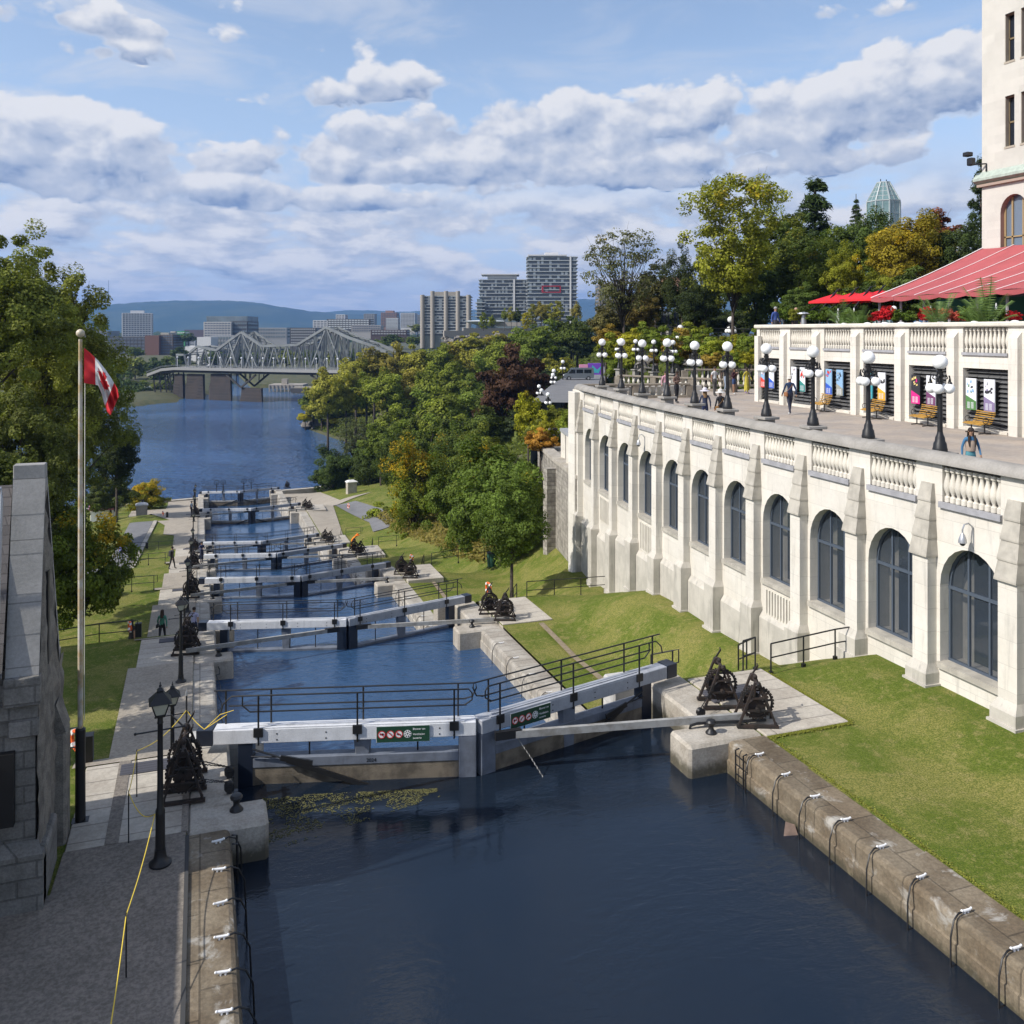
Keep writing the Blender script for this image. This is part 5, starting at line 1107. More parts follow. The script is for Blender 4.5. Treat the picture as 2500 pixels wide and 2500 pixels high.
# life rings and black boxes
def ring(x, y, z, lab, rz=0.0, s_=1.0):
    r = thing('life_ring', lab, 'life ring', (x, y, z), rz, 'orange life rings at the locks'); B = MB(); n = 20; B.tube([(0, .27 * s_ * cos(2 * pi * i / n), .27 * s_ * sin(2 * pi * i / n)) for i in range(n + 1)], .055 * s_, 8, cap=False); B.build('ring', orange, r, smooth=True)
    for a in (.8, 2.4, 3.9, 5.5): B = MB(); B.box(-.062 * s_, .062 * s_, -.05, .05, -.062 * s_, .062 * s_, M=Matrix.Rotation(a, 4, 'X') @ Matrix.Translation((0, .27 * s_, 0))); B.build('band', whitep, r)
ring(-2.72, 23.0, .48, 'orange life ring on the left railing beside the flagpole', .5, .8); 
def ubox(x, y, z, lab): r = thing('utility_box', lab, 'box', (x, y, z), 0, 'small black boxes beside the path'); B = MB(); B.box(-.13, .13, -.12, .12, 0, .58, bev=.01); B.build('body', iron, r); B = MB(); B.box(-.14, .14, -.13, .13, .58, .61, bev=.01); B.build('lid', iron, r)
ubox(-2.48, 22.95, .0, 'small black box beside the nearest orange life ring')
ring(-2.95, 43.4, LV[1] + .5, 'orange life ring beside the path at the second gate', .3, .8); ubox(-2.6, 43.3, LV[1] + .05, 'small black box on the path edge at the second gate')
ring(-4.4, 121, LV[5] + .6, 'orange life ring on the left bank near the tall gate', .3); ubox(-3.9, 121, LV[5] + .1, 'small black box on the left bank near the tall gate'); ubox(-5.4, 104, gz(-5.4, 104) + .1, 'black post box on the left lawn by the kerb')
ring(13.95, 43.6, LV[1] + .6, 'orange life ring at the tail of the second right beam', .2, .9); ring(14.4, 63.2, LV[2] + .6, 'orange life ring at the tail of the third right beam', .2, .8); ring(18.6, 119, gz(18.6, 119) + .7, 'orange life ring on the right bank near the tall gate', .3)
# yellow rope on its pins
def pin(u, v, h, lab, g_='thin iron pins carrying the yellow rope'):
    p = un(u, v, 0); r = thing('iron_pin', lab, 'post', (p.x, p.y, 0), 0, g_); B = MB(); B.tube([(0, 0, 0), (0, 0, h)], .013, 6); n = 8; B.tube([(.0, .03 * cos(2 * pi * i / n), h + .03 + .03 * sin(2 * pi * i / n)) for i in range(n + 1)], .007, 4, cap=False); B.build('rod', iron, r); return p + V(0, 0, h + .02)
p1 = pin(308, 2393, .98, 'thin black pin nearest the camera carrying the yellow rope'); p2 = pin(314, 2063, 1.0, 'thin black pin on the platform edge carrying the yellow rope'); p3 = pin(334, 1950, 1.0, 'thin black pin right of the flagpole carrying the yellow rope')
lpz = V(-.79, 17.9, 1.02); p0 = atd(256, 2560, 11.8); near0 = V(p1.x - .1, p1.y - 2.7, .55)
B = MB(); sag = lambda a, b, s_: [a.lerp(b, i / 8) - V(0, 0, s_ * sin(pi * i / 8)) for i in range(9)]
B.tube(sag(near0, p1, .10) + sag(p1, lpz, .10)[1:] + sag(lpz, p2, .22)[1:] + sag(p2, p3, .08)[1:] + sag(p3, V(-.3, 22.62, 1.0), .15)[1:] + sag(V(-.3, 22.62, 1.0), V(.1, 22.3, .62), .04)[1:] + [V(.55, 22.1, .95), V(.60, 22.05, 1.0)], .009, 5); tag(B.build('yellow_rope', rope_y), 'thin yellow rope strung from pin to lamp post across the left path', 'rope')
B = MB(); B.tube([V(.1, 22.3, .62), V(.45, 22.15, .98), V(.75, 22.0, 1.1)], .008, 5); tag(B.build('yellow_rope', rope_y), 'loose yellow rope tied to the left end of the nearest gate rail', 'rope')
r = thing('gate_post', 'slim black post with a pointed tip behind the nearest left winch', 'post', (-.30, 22.62, 0)); B = MB(); B.tube([(0, 0, 0), (0, 0, 1.35)], .022, 6); B.bar((0, 0, .55), (-.35, .1, .9), .03, .03); B.build('shaft', iron, r); B = MB(); B.lathe([(.028, 1.35), (.022, 1.42), (.002, 1.52)], 8); B.build('tip', metal, r)
r = thing('litter_bin', 'round green litter bin under the trees on the right lawn', 'litter bin', (20.6, 63.5, gz(20.6, 63.5))); B = MB(); B.lathe([(.34, 0), (.38, .5), (.38, 1.0)], 16); B.build('body', mat('bin_green', (.02, .08, .06), .5), r, smooth=True); B = MB(); B.lathe([(.40, 1.0), (.40, 1.06), (.2, 1.12)], 16); B.build('rim', iron, r)
r = thing('white_kiosk_box', 'grey white box with a pink awning by the left river road', 'kiosk', (-13.2, 141, gz(-13.2, 141))); B = MB(); B.box(-1.5, 1.5, -1.2, 1.2, 0, 1.9, bev=.04); B.build('body', whitep, r); B = MB(); B.mesh([(-1.8, -1.5, 1.9), (1.6, -1.5, 1.9), (1.6, 1.3, 2.5), (-1.8, 1.3, 2.5)], [(0, 1, 2, 3)]); B.box(-1.8, 1.6, -1.5, -1.45, 1.7, 1.92); B.build('awning', mat('pink_awning', (.65, .25, .40), .7), r)
# ================================================================ stone building at the left edge
gst = mat('grey_rough_stone', (.30, .285, .26), .95, col2=(.20, .19, .17), vscale=1.6, bump=1.0, bscale=9, bricks=(.62, .30, 'wall', .22, (.018, .35)), fine=.3)
gcop = mat('grey_gable_coping', (.37, .36, .345), .9, col2=(.30, .295, .28), vscale=1.2, bump=.45, bscale=22, bricks=(9, 1.05, 'wall', .05, (.012, .4)), fine=.15, stains=((.22, .215, .20), .60, .70, 3.0))
rough = mat('rough_stone_face', (.30, .275, .235), .95, col2=(.17, .155, .135), vscale=3.5, bump=1.0, bscale=5, fine=.4)
lb = thing('stone_building', 'rough grey stone building with a steep gable coping at the left edge', 'building', (-2.9, 17.4, 0))
GX = -2.66; yA, yP, yB = 17.50, 18.12, 19.72; yE = 20.5; zA, zP, zB = 4.1, 7.45, 3.7
mb = MB()      # canal side face, made bumpy
def gable_top(y):
    return zA + (zP - zA) * (y - yA) / (yP - yA) if y < yP else (zP + (zB - zP) * (y - yP) / (yB - yP) if y < yB else zB - .3)
ysq = ar(17.42, yE, .14); zsq = 26
def gp(y, j):
    zt = gable_top(y) if y > yA else zA - .1; z = -.3 + (zt + .3) * j / zsq; x = GX - .04 + .075 * mnoise.noise(V(0, y * 3.1, z * 2.3)) + .04 * mnoise.noise(V(3, y * 9, z * 7))
    return (x + .04, y, z)
for i in range(len(ysq) - 1):
    for j in range(zsq): mb.face(gp(ysq[i], j), gp(ysq[i + 1], j), gp(ysq[i + 1], j + 1), gp(ysq[i], j + 1))
mb.build('side_wall', rough, lb, smooth=True, world=True)
mb = MB(); mb.box(-9, GX - .05, 17.46, 17.9, -.3, 4.15); mb.box(-9, GX - .05, 20.1, 20.5, -.3, 3.5); mb.box(-9, GX - .3, 17.85, 20.2, -.3, 3.6)
mb.mesh([(GX - .22, 17.6, 3.6), (GX - .22, 19.7, 3.5), (GX - .22, yP, 7.2), (-9, 17.6, 3.6), (-9, 19.7, 3.5), (-9, yP, 7.2)], [(0, 1, 2), (3, 5, 4), (0, 2, 5, 3), (1, 4, 5, 2)]); mb.build('front_wall', gst, lb, world=True)
mb = MB()      # parapet coping of the gable
x0, x1 = GX - .50, GX + .02
def copseg(ya, za, yb, zb): mb.mesh([(x0, ya, za), (x1, ya, za), (x1, yb, zb), (x0, yb, zb), (x0, ya + .0, za - .22), (x1, ya, za - .22), (x1, yb, zb - .3), (x0, yb, zb - .3)], [(0, 1, 2, 3), (0, 4, 5, 1), (1, 5, 6, 2), (2, 6, 7, 3), (3, 7, 4, 0)])
n = 5
for i in range(n): k0, k1 = i / n + .004, (i + 1) / n - .004; copseg(17.34 + (yP - .05 - 17.34) * k0, zA - .05 + (zP - zA) * k0, 17.34 + (yP - .05 - 17.34) * k1, zA - .05 + (zP - zA) * k1)
mb.box(x0, x1, yP - .06, yP + .16, zP - .35, zP + .16, bev=.015); copseg(yP + .16, zP - .05, yB + .1, zB); mb.build('gable_coping', gcop, lb, world=True)
mb = MB(); mb.box(x0 - .02, x1 + .03, 17.26, 17.46, 3.55, 4.05, bev=.02); mb.box(-6, x1 - .02, 17.36, 17.47, 3.3, 3.55); mb.box(x0 + .05, x1 + .0, 17.32, 17.46, 3.0, 3.3, bev=.02); mb.build('kneeler', gst, lb, world=True)
mb = MB(); mb.box(-9, GX + .10, 17.22, 17.6, -.3, 1.0); mb.mesh([(-9, 17.22, 1.0), (GX + .10, 17.22, 1.0), (GX - .0, 17.44, 1.16), (-9, 17.44, 1.16)], [(0, 1, 2, 3)]); mb.box(GX - .1, GX + .10, 17.30, 18.9, -.3, .88, bev=.04); mb.build('plinth', gst, lb, world=True)
mb = MB(); mb.box(GX - .1, GX + .20, 19.3, 19.9, -.3, 2.2, bev=.05); mb.mesh([(GX - .1, 19.3, 2.2), (GX + .2, 19.3, 2.2), (GX + .02, 19.3, 2.75), (GX - .1, 19.9, 2.2), (GX + .2, 19.9, 2.2), (GX + .02, 19.9, 2.75)], [(0, 1, 2), (3, 5, 4), (1, 4, 5, 2)]); mb.build('side_buttress', rough, lb, world=True)
mb = MB(); mb.box(GX - .03, GX + .035, 18.3, 18.48, 3.9, 5.6); mb.build('slit_window', iron, lb, world=True)
mb = MB(); mb.tube([(-9, 17.40, 7.30), (x0 - .06, 17.40, 7.30), (x0 - .06, 17.38, 7.1), (x0 - .08, 17.22, 5.5), (x0 - .10, 17.18, 4.1)], .035, 8); mb.build('flashing', metal, lb, smooth=True, world=True)
slate = mat('roof_slates', (.20, .18, .17), .9, bricks=(.35, .16, 'wall', .3, (.012, .4)), bump=.4)
mb = MB(); mb.mesh([(-9, 17.2, 4.1), (x0 - .02, 17.2, 4.1), (x0 - .02, yP, 7.25), (-9, yP, 7.25), (-9, 19.8, 3.8), (x0, 19.8, 3.8)], [(0, 1, 2, 3), (3, 2, 5, 4)]); mb.build('roof', slate, lb, world=True)
mb = MB(); mb.box(-4.6, -3.02, 17.3, 17.5, 1.5, 2.75); mb.build('doorway', iron, lb, world=True)
# lower wing out of the frame (its shadow falls over the near path)
r = thing('stone_wing', 'low grey stone wing outside the left edge, shading the near path', 'building', (-7, 14, 0)); mb = MB(); mb.box(-10, -5.6, 11.9, 17.2, -.3, 4.55); mb.mesh([(-10, 11.9, 4.55), (-5.5, 11.9, 4.55), (-5.5, 17.2, 4.55), (-10, 17.2, 4.55), (-7.6, 11.9, 6.2), (-7.6, 17.2, 6.2)], [(0, 1, 4), (3, 5, 2), (1, 2, 5, 4), (0, 4, 5, 3)]); mb.build('wall', gst, r, world=True)
# ---- flagpole and flag
fp = thing('flagpole', 'tall weathered white flagpole with a round top and a black foot sleeve', 'flagpole', (-2.30, 20.1, 0)); mb = MB(); mb.box(-.16, .16, -.12, .12, 0, .05); mb.lathe([(.10, .04), (.095, 1.5), (.10, 1.9), (.07, 1.93)], 14); mb.build('sleeve', iron, fp, smooth=True)
mb = MB(); mb.lathe([(.052, 1.9), (.048, 5), (.042, 7.5), (.036, 9.85)], 12); mb.build('pole', mat('weathered_pole_paint', (.55, .53, .48), .7, col2=(.42, .30, .14), vscale=3, bump=.1), fp, smooth=True)
mb = MB(); mb.ball((0, 0, 9.97), .085, 14); mb.build('ball', mat('pole_ball', (.55, .48, .36), .4), fp, smooth=True); mb = MB(); mb.tube([(.09, -.03, 9.6), (.085, -.05, 6), (.08, -.07, 2.1)], .008, 4); mb.build('halyard', mat('halyard_cord', (.6, .58, .5), .8), fp)
top = [(205, 849), (221, 862), (240, 880), (258, 903), (273, 925), (286, 948), (291, 966)]; bot = [(205, 935), (224, 938), (240, 941), (248, 960), (253, 980), (262, 1006), (270, 1014)]
def poly_at(P, k):
    x = k * (len(P) - 1); i = min(int(x), len(P) - 2); f = x - i; return P[i][0] + (P[i + 1][0] - P[i][0]) * f, P[i][1] + (P[i + 1][1] - P[i][1]) * f
NU, NV = 72, 36; lf = [(0, -1), (.04, -.45), (.5, -.55), (.40, -.35), (.92, .12), (.74, .2), (.86, .5), (.55, .42), (.45, .6), (.20, .3), (.3, .88), (.12, .78), (0, 1.08)]; lf = lf + [(-x, y) for x, y in lf[::-1][1:-1]]
def inside(px, py, P):
    c = False; n = len(P)
    for i in range(n):
        (x1, y1), (x2, y2) = P[i], P[(i + 1) % n]
        if (y1 > py) != (y2 > py) and px < (x2 - x1) * (py - y1) / (y2 - y1) + x1: c = not c
    return c
mb = MB(); G = []
for i in range(NU + 1):
    k = i / NU; a, b = poly_at(top, k), poly_at(bot, k)
    for j in range(NV + 1):
        q = j / NV; u, v = a[0] + (b[0] - a[0]) * q, a[1] + (b[1] - a[1]) * q; dd = 18.15 + k * .25 + .085 * sin(q * 7 + k * 5) * k + .06 * sin(q * 15 - k * 9) * k; G.append(tuple(atd(u, v, dd)))
fc, mi = [], []
for i in range(NU):
    for j in range(NV):
        o = i * (NV + 1) + j; fc.append((o, o + NV + 1, o + NV + 2, o + 1)); x, y = (i + .5) / NU, (j + .5) / NV
        w_ = .27 < x < .73 and not inside((x - .5) * 2 / .42, -(y - .5) / .40, lf); mi.append(1 if w_ else 0)
mb.mesh(G, fc); mb.mi = mi; mb.k = 1
fl = mb.build('flag', [red, mat('white_fabric', (.75, .74, .72), .8)], None, smooth=True); tag(fl, 'red and white maple leaf flag hanging from the flagpole', 'flag')
# ================================================================ steel bridge over the river
steel = mat('bridge_steel', (.19, .205, .205), .7, var=.25, vscale=.2); steeld = mat('dark_underframe', (.045, .042, .04), .8, var=.3, vscale=.3); pierst = mat('bridge_pier_stone', (.045, .04, .038), .9, col2=(.06, .048, .042), vscale=.25, bump=.4, bricks=(1.6, .7, 'wall', .2, (.06, .4)), stains=((.12, .08, .055), .64, .78, .2))  # pier stone coloured dark to carry the shade on the near faces
br = thing('truss_bridge', 'long grey steel truss bridge on stone piers crossing the river', 'bridge', tuple(atd(600, 905, 400)))
def bd(u): return 432 - (u - 350) * .115      # distance of the near truss along the picture
DK = 906
nb = [(464, 861), (482, 846), (529, 855), (590, 811), (640, 845), (727, 842), (797, 799), (850, 824), (900, 841), (944, 860)]
def zc(P, u): return lerp(P, u)
def BP(u, v, off=0.0): p = atd(u, v, bd(u)); return p + V(.55, .84, 0) * off
OFF = 11.0
def truss(off):
    mb = MB(); w_ = .66
    for (a, va), (b, vb) in zip(nb, nb[1:]): mb.bar(BP(a, va, off), BP(b, vb, off), w_ * 1.6, w_ * 1.6)
    mb.bar(BP(431, 866, off), BP(450, 866, off), w_ * 1.4, w_ * 1.4); mb.bar(BP(450, 866, off), BP(456, 893, off), w_ * 1.4, w_ * 1.4); mb.bar(BP(431, 866, off), BP(431, 893, off), w_ * 1.2, w_ * 1.2); mb.bar(BP(464, 861, off), BP(459, 895, off), w_ * 1.5, w_ * 1.5)
    us = [482, 500, 515, 529, 545, 560, 575, 590, 603, 618, 632, 640, 655, 670, 685, 700, 714, 727, 742, 757, 770, 784, 797, 812, 826, 838, 850, 866, 880, 895, 910]
    for i, u in enumerate(us):
        v = zc(nb, u); big = u in (590, 797); mb.bar(BP(u, v, off), BP(u + (4 if i % 2 else -2), 898, off), w_ * (1.1 if big else .6), w_ * (1.1 if big else .6))
        if i < len(us) - 1: u2 = us[i + 1]; v2 = zc(nb, u2); (mb.bar(BP(u, v, off), BP(u2, 898, off), w_ * .75, w_ * .75) if (u < 590 or 640 < u < 727 or u > 797) != (i % 2 == 0) else mb.bar(BP(u2, v2, off), BP(u, 898, off), w_ * .75, w_ * .75))
    for pk in (590, 797):
        for du in (-38, -20, 20, 38): mb.bar(BP(pk, zc(nb, pk), off), BP(pk + du, 897, off), w_ * .9, w_ * .9)
        for du in (-30, 30): mb.bar(BP(pk + du, zc(nb, pk + du), off), BP(pk + du * .35, 897, off), w_ * 1.2, w_ * 1.2)
    return mb
truss(0).build('truss', steel, br, world=True); truss(OFF).build('truss', steel, br, world=True)
mb = MB()
for u in [431, 450, 464, 482, 505, 529, 550, 570, 590, 615, 640, 662, 684, 705, 727, 750, 773, 797, 823, 850, 875, 900]:
    v = zc(nb, u) if u > 463 else 866; mb.bar(BP(u, v, 0), BP(u, v, OFF), .35, .35); 
    if u < 895: mb.bar(BP(u, v, 0), BP(u + 18, zc(nb, u + 18) if u > 463 else 866, OFF), .22, .22)
mb.build('sway_bracing', steel, br, world=True)
mb = MB()
def dk(u): return lerp([(366, 912), (400, 899), (431, 896), (540, 898), (700, 901), (960, 905)], u)
us = [366, 380, 400, 431, 480, 540, 600, 700, 800, 960]
for a, b in zip(us, us[1:]):
    P = [BP(a, dk(a), -2.5), BP(b, dk(b), -2.5), BP(b, dk(b), OFF + 2), BP(a, dk(a), OFF + 2)]; q = V(0, 0, -1.3); mb.face(*P); mb.face(P[0], P[1], P[1] + q, P[0] + q); mb.face(*[p + q for p in P])
mb.build('deck', mat('bridge_deck', (.25, .25, .24), .8), br, world=True)
mb = MB()
for a, b in zip(us, us[1:]):
    for h in (.7, 1.1): mb.bar(BP(a, dk(a), -2.6) + V(0, 0, h), BP(b, dk(b), -2.6) + V(0, 0, h), .1, .12)
    n = max(1, (b - a) // 8)
    for i in range(n): u = a + (b - a) * i / n; mb.bar(BP(u, dk(u), -2.6), BP(u, dk(u), -2.6) + V(0, 0, 1.15), .1, .1)
mb.build('parapet_rail', steel, br, world=True)
mb = MB()
for a, b in zip(us[2:], us[3:]): 
    for o in (-1, OFF): P = [BP(a, dk(a) + 7, o), BP(b, dk(b) + 7, o)]; q = V(0, 0, -1.6); mb.bar(P[0], P[1], .4, 2.2, up=(0, 0, 1))
    n = max(1, (b - a) // 14)
    for i in range(n): u = a + (b - a) * i / n; mb.bar(BP(u, dk(u) + 8, -1), BP(u, dk(u) + 8, OFF + 1), .4, 1.6, up=(0, 0, 1))
# haunches under the cantilevers
for c_, l_ in ((590, 36), (800, 40)):
    for o in (-.5, OFF):
        for s_ in (-1, 1): mb.bar(BP(c_, 946, o), BP(c_ + s_ * l_, 915, o), .6, .7)
        for du in (-24, -12, 12, 24): mb.bar(BP(c_ + du, 912, o), BP(c_ + du * .95, 946 - abs(du) * .85, o), .4, .4)
mb.build('underframe', steeld, br, world=True)
for (a, b, vt, lab) in [(455, 496, 914, ''), (513, 563, 914, ''), (588, 639, 948, ''), (425, 446, 914, '')]:
    mb = MB(); z1 = BP((a + b) / 2, vt).z; P0 = BP(a, 985); P1 = BP(b, 985); P0.z = P1.z = 0; d = (P1 - P0); n_ = V(.25, .97, 0).normalized() * 4.0; w_ = 1.06
    base = [P0 - V(.3, 0, 0), P1 + V(.3, 0, 0), P1 + n_, P0 + n_]; topq = [P0 + d * .03, P1 - d * .03, P1 + n_ - d * .03, P0 + n_ + d * .03]
    vs = [V(p.x, p.y, -26) for p in base] + [V(p.x, p.y, z1) for p in topq]; mb.mesh(vs, [(0, 1, 5, 4), (1, 2, 6, 5), (2, 3, 7, 6), (3, 0, 4, 7), (4, 5, 6, 7)])
    nose = P0 - d.normalized() * 1.2 + n_ * .3; mb.mesh([(P0.x, P0.y, -26), (nose.x, nose.y, -26), (P0.x + n_.x, P0.y + n_.y, -26), (P0.x, P0.y, z1 - 4), (nose.x, nose.y, z1 - 6), (P0.x + n_.x, P0.y + n_.y, z1 - 4)], [(0, 1, 4, 3), (1, 2, 5, 4), (3, 4, 5)]); mb.build('pier', pierst, br, world=True)
for i, u in enumerate((374, 388, 402, 414)): mb = MB(); mb.bar(BP(u, 912, 0), BP(u + 5, 958, 0), .6, .6); mb.bar(BP(u, 912, OFF), BP(u + 5, 958, OFF), .6, .6); mb.bar(BP(u + 4, 945, 0), BP(u, 915, OFF), .3, .3); mb.build('trestle', steeld, br, world=True)
for i, u in enumerate(range(440, 860, 26)): mb = MB(); p = BP(u, dk(u), -2.2); mb.tube([p, p + V(0, 0, 4.4)], .08, 4); mb.ball(p + V(0, 0, 4.7), .42, 6); mb.build('lamp', whitep, br, world=True)

# ================================================================ distant hills
def hill(name, prof, d, m, dd=1600, base=-30):
    xs_ = [p[0] for p in prof]; us = ar(xs_[0], xs_[-1], 9); n = 9; vs = []
    for u in us:
        v = lerp(prof, u); 
        for j in range(n + 1):
            k = j / n; f = sin(min(1, k) * pi / 2) ** .85; D = d + dd * k; p = atd(u, v, d + dd); hgt = base + (p.z - base) * f; q = atd(u, 800, D); nz = mnoise.noise(V(q.x * .002, q.y * .002, 3)) * 26 * (1 - k * .3) * f + mnoise.noise(V(q.x * .02, q.y * .02, 1)) * 5
            vs.append((q.x, q.y, hgt + nz * (.4 if k > .9 else 1) + (mnoise.noise(V(u * .7, j, 4)) * 6 if j == n else 0)))
    fs = [(i * (n + 1) + j, (i + 1) * (n + 1) + j, (i + 1) * (n + 1) + j + 1, i * (n + 1) + j + 1) for i in range(len(us) - 1) for j in range(n)]
    mb = MB(); mb.mesh(vs, fs); return struct(mb.build(name, m, smooth=True))
hm = mat('forested_hill', (.030, .055, .030), 1.0, col2=(.060, .080, .035), vscale=.003, spec=0.0)
hill('hills', [(-500, 770), (-100, 765), (150, 752), (250, 747), (330, 741), (430, 736), (530, 734), (590, 735), (640, 741), (700, 752), (760, 765), (820, 770), (1000, 772), (1400, 775)], 5200, hm)
hill('hills', [(700, 775), (800, 762), (850, 757), (900, 757), (960, 761), (1030, 759), (1100, 762), (1400, 732), (1500, 730), (1700, 735), (2700, 735)], 6800, hm)
# low wooded plain beyond the town
rw = random.Random(12)
mb = MB()
for i in range(520):
    u = rw.uniform(-300, 1300); d = rw.uniform(1500, 2600); p = atd(u, 800, d); z = rw.uniform(-14, -3); s_ = rw.uniform(14, 34); mb.ball((p.x, p.y, z - 8), s_, 7, (1, 1, .55 + rw.random() * .3))
tag(mb.build('distant_woods', mat('distant_foliage', (.035, .06, .022), 1, col2=(.06, .075, .03), vscale=.02, spec=0), smooth=True), 'low dark wooded plain below the blue hills', 'woods', kind='stuff')

# ================================================================ buildings across the river
BM = {}
def bmat(n, c, **k): return mat('facade_' + n, c, .8, **k)
fw = bmat('white', (.60, .60, .60), var=.08); fgy = bmat('grey', (.32, .33, .34), var=.1); fdk = bmat('dark', (.085, .085, .09), var=.2); fbr = bmat('brick', (.15, .075, .055), var=.15); fcn = bmat('concrete', (.34, .31, .27), var=.1); fgl = mat('facade_glass', (.17, .21, .23), .25, var=.2, vscale=.1); fgn = bmat('green_cladding', (.07, .32, .12)); fbg = bmat('beige', (.38, .35, .29))
win = mat('far_window_band', (.10, .12, .15), .3); slabm = bmat('slab', (.52, .55, .56))
def bldg(label, u0, u1, vt, vb, d, m, floors=8, depth=None, rz=0.0, style='band', cols=8, wm=None, roof=None, group='buildings across the river', cat='building', name='office_building', zb=None, inset=.0):
    p0, p1 = atd(u0, vb, d), atd(u1, vb, d); wd = (p1 - p0).length; h = (vb - vt) * d / FPX; depth = depth or wd * .6; zb0 = p0.z if zb is None else zb
    c = (p0 + p1) / 2; r = thing(name, label, cat, (c.x, c.y, zb0), -YAW + rz, group); w2 = wd / 2; top = 10 - (vt - HZ) * d / FPX - zb0; wm = wm or win
    B = MB(); B.box(-w2, w2, 0, depth, -6, top); B.build('walls', m, r)
    fh = (top - 1.0) / floors
    if style == 'band':
        for i in range(floors): z = .8 + i * fh; B = MB(); B.box(-w2 * .94, w2 * .94, -.15, .1, z + fh * .25, z + fh * .75); B.box(-w2 - .15, -w2 + .1, depth * .06, depth * .94, z + fh * .25, z + fh * .75); B.box(w2 - .1, w2 + .15, depth * .06, depth * .94, z + fh * .25, z + fh * .75); B.build('window_band', wm, r)
        if cols:
            B = MB()
            for j in range(cols + 1): x = -w2 * .94 + wd * .94 * j / cols; B.box(x - wd / cols * .09, x + wd / cols * .09, -.25, .05, .4, top - .6)
            B.build('mullions', m, r)
    if style == 'balcony':
        rr = random.Random(int(u0))
        for i in range(floors): z = .8 + i * fh; B = MB(); B.box(-w2 * .97, w2 * .97, -.12, .1, z + fh * .1, z + fh * .92); B.box(w2 - .1, w2 + .12, depth * .03, depth * .97, z + fh * .1, z + fh * .92); B.box(-w2 - .12, -w2 + .1, depth * .03, depth * .97, z + fh * .1, z + fh * .92); B.k = 1; [B.box(-w2 + wd * (j + .2) / cols, -w2 + wd * (j + .8) / cols, -.22, -.1, z + fh * .15, z + fh * .85) for j in range(cols) if rr.random() < .35]; B.build('window_band', [wm, slabm], r)
        for i in range(1, floors + 1):
            z = .8 + i * fh; B = MB(); B.box(-w2 - .9, w2 + .9, -.9, depth + .5, z - .18, z + .05); B.build('balcony_slab', slabm, r)
    if roof: B = MB(); B.box(-w2 * roof, w2 * roof, depth * .2, depth * .8, top, top + fh * 1.3); B.build('roof_plant', m, r)
    return r, w2, depth, top, fh
bldg('white round cornered tower with a crane strip beside the left trees', 300, 368, 764, 828, 900, fw, 13, cols=10, roof=.45, rz=.3, style='band', name='apartment_tower', cat='tower')
bldg('unfinished dark framed block with a red rim below the white tower', 270, 356, 822, 868, 800, fdk, 5, cols=9, wm=win, depth=30)
bldg('dark red brick apartment block left of the bridge', 354, 388, 819, 868, 780, fbr, 7, cols=0, depth=30, style='none')
bldg('grey brown apartment block right of the red brick one', 389, 422, 817, 866, 785, bmat('brown', (.13, .105, .09)), 7, cols=5, depth=26)
bldg('low striped white block with a bright green stair tower', 424, 476, 827, 845, 860, fw, 4, cols=0, depth=30)
bldg('bright green clad tower on the striped block', 432, 451, 809, 830, 858, fgn, 3, cols=4, depth=12, wm=fw)
bldg('dark long shed with a mauve roof behind the green tower', 450, 496, 805, 828, 930, bmat('mauve', (.10, .09, .12)), 1, style='none', depth=40)
bldg('large pale office block with rows of windows above the bridge', 497, 565, 786, 824, 900, bmat('pale', (.44, .43, .41)), 6, cols=9, depth=40)
bldg('grey glass upper part of the large pale office block', 504, 604, 772, 790, 930, fgl, 3, cols=12, depth=40, wm=fgl)
bldg('dark glazed office block with a black sign band above the bridge', 562, 604, 784, 826, 905, fdk, 4, cols=8, depth=40, wm=fgl)
bldg('white cube tower beside the bridge end', 481, 515, 823, 868, 640, fw, 1, style='none', depth=16, cols=0)
bldg('grey glass low block beside the white cube', 515, 574, 819, 868, 660, fgy, 4, cols=8, depth=22, wm=fgl)
bldg('small white low building left of the bridge trusses', 452, 478, 846, 862, 650, fw, 1, style='none', depth=14)
bldg('long low grey offices between the bridge towers', 608, 700, 800, 828, 1000, fgy, 3, cols=14, depth=50, wm=fgl)
bldg('dark apartment block below the hill left of the second bridge tower', 708, 772, 800, 842, 780, fdk, 6, cols=12, depth=30, wm=fgy)
bldg('white gabled end of the long dark terrace of flats', 764, 800, 782, 806, 900, fw, 5, cols=4, depth=20)
bldg('long dark flats with white balcony stripes', 798, 904, 779, 806, 900, fdk, 5, cols=14, depth=24, wm=slabm)
bldg('small white penthouse on the long flats', 820, 842, 768, 781, 910, fw, 2, cols=3, depth=16)
bldg('grey tower behind the long flats', 888, 914, 766, 800, 1100, fgy, 9, cols=4, depth=20, group='towers by the far shore')
bldg('brown brick tower with stepped top', 930, 968, 763, 800, 1050, bmat('rose_brick', (.26, .17, .15)), 9, cols=6, depth=24, roof=.5, group='towers by the far shore')
bldg('pale grey block in front of the brown tower', 942, 972, 776, 802, 960, fgy, 7, cols=6, depth=18, wm=slabm)
bldg('white slab tower right of the brown tower', 978, 1013, 764, 802, 900, fw, 11, cols=9, depth=26, group='towers by the far shore')
bldg('grey block behind the white slab tower', 1014, 1024, 768, 802, 960, fgy, 8, cols=3, depth=26)
bldg('pale low block with dark windows behind the second bridge tower', 858, 930, 794, 812, 860, bmat('stonegrey', (.33, .32, .31)), 3, cols=12, depth=20)
bldg('long dark red low block below the towers', 905, 994, 805, 820, 760, bmat('maroon', (.07, .05, .05)), 2, cols=12, depth=20, wm=fgy)
bldg('small cream building in the trees left of the bridge', 392, 412, 812, 824, 1100, fbg, 2, style='none', depth=20)
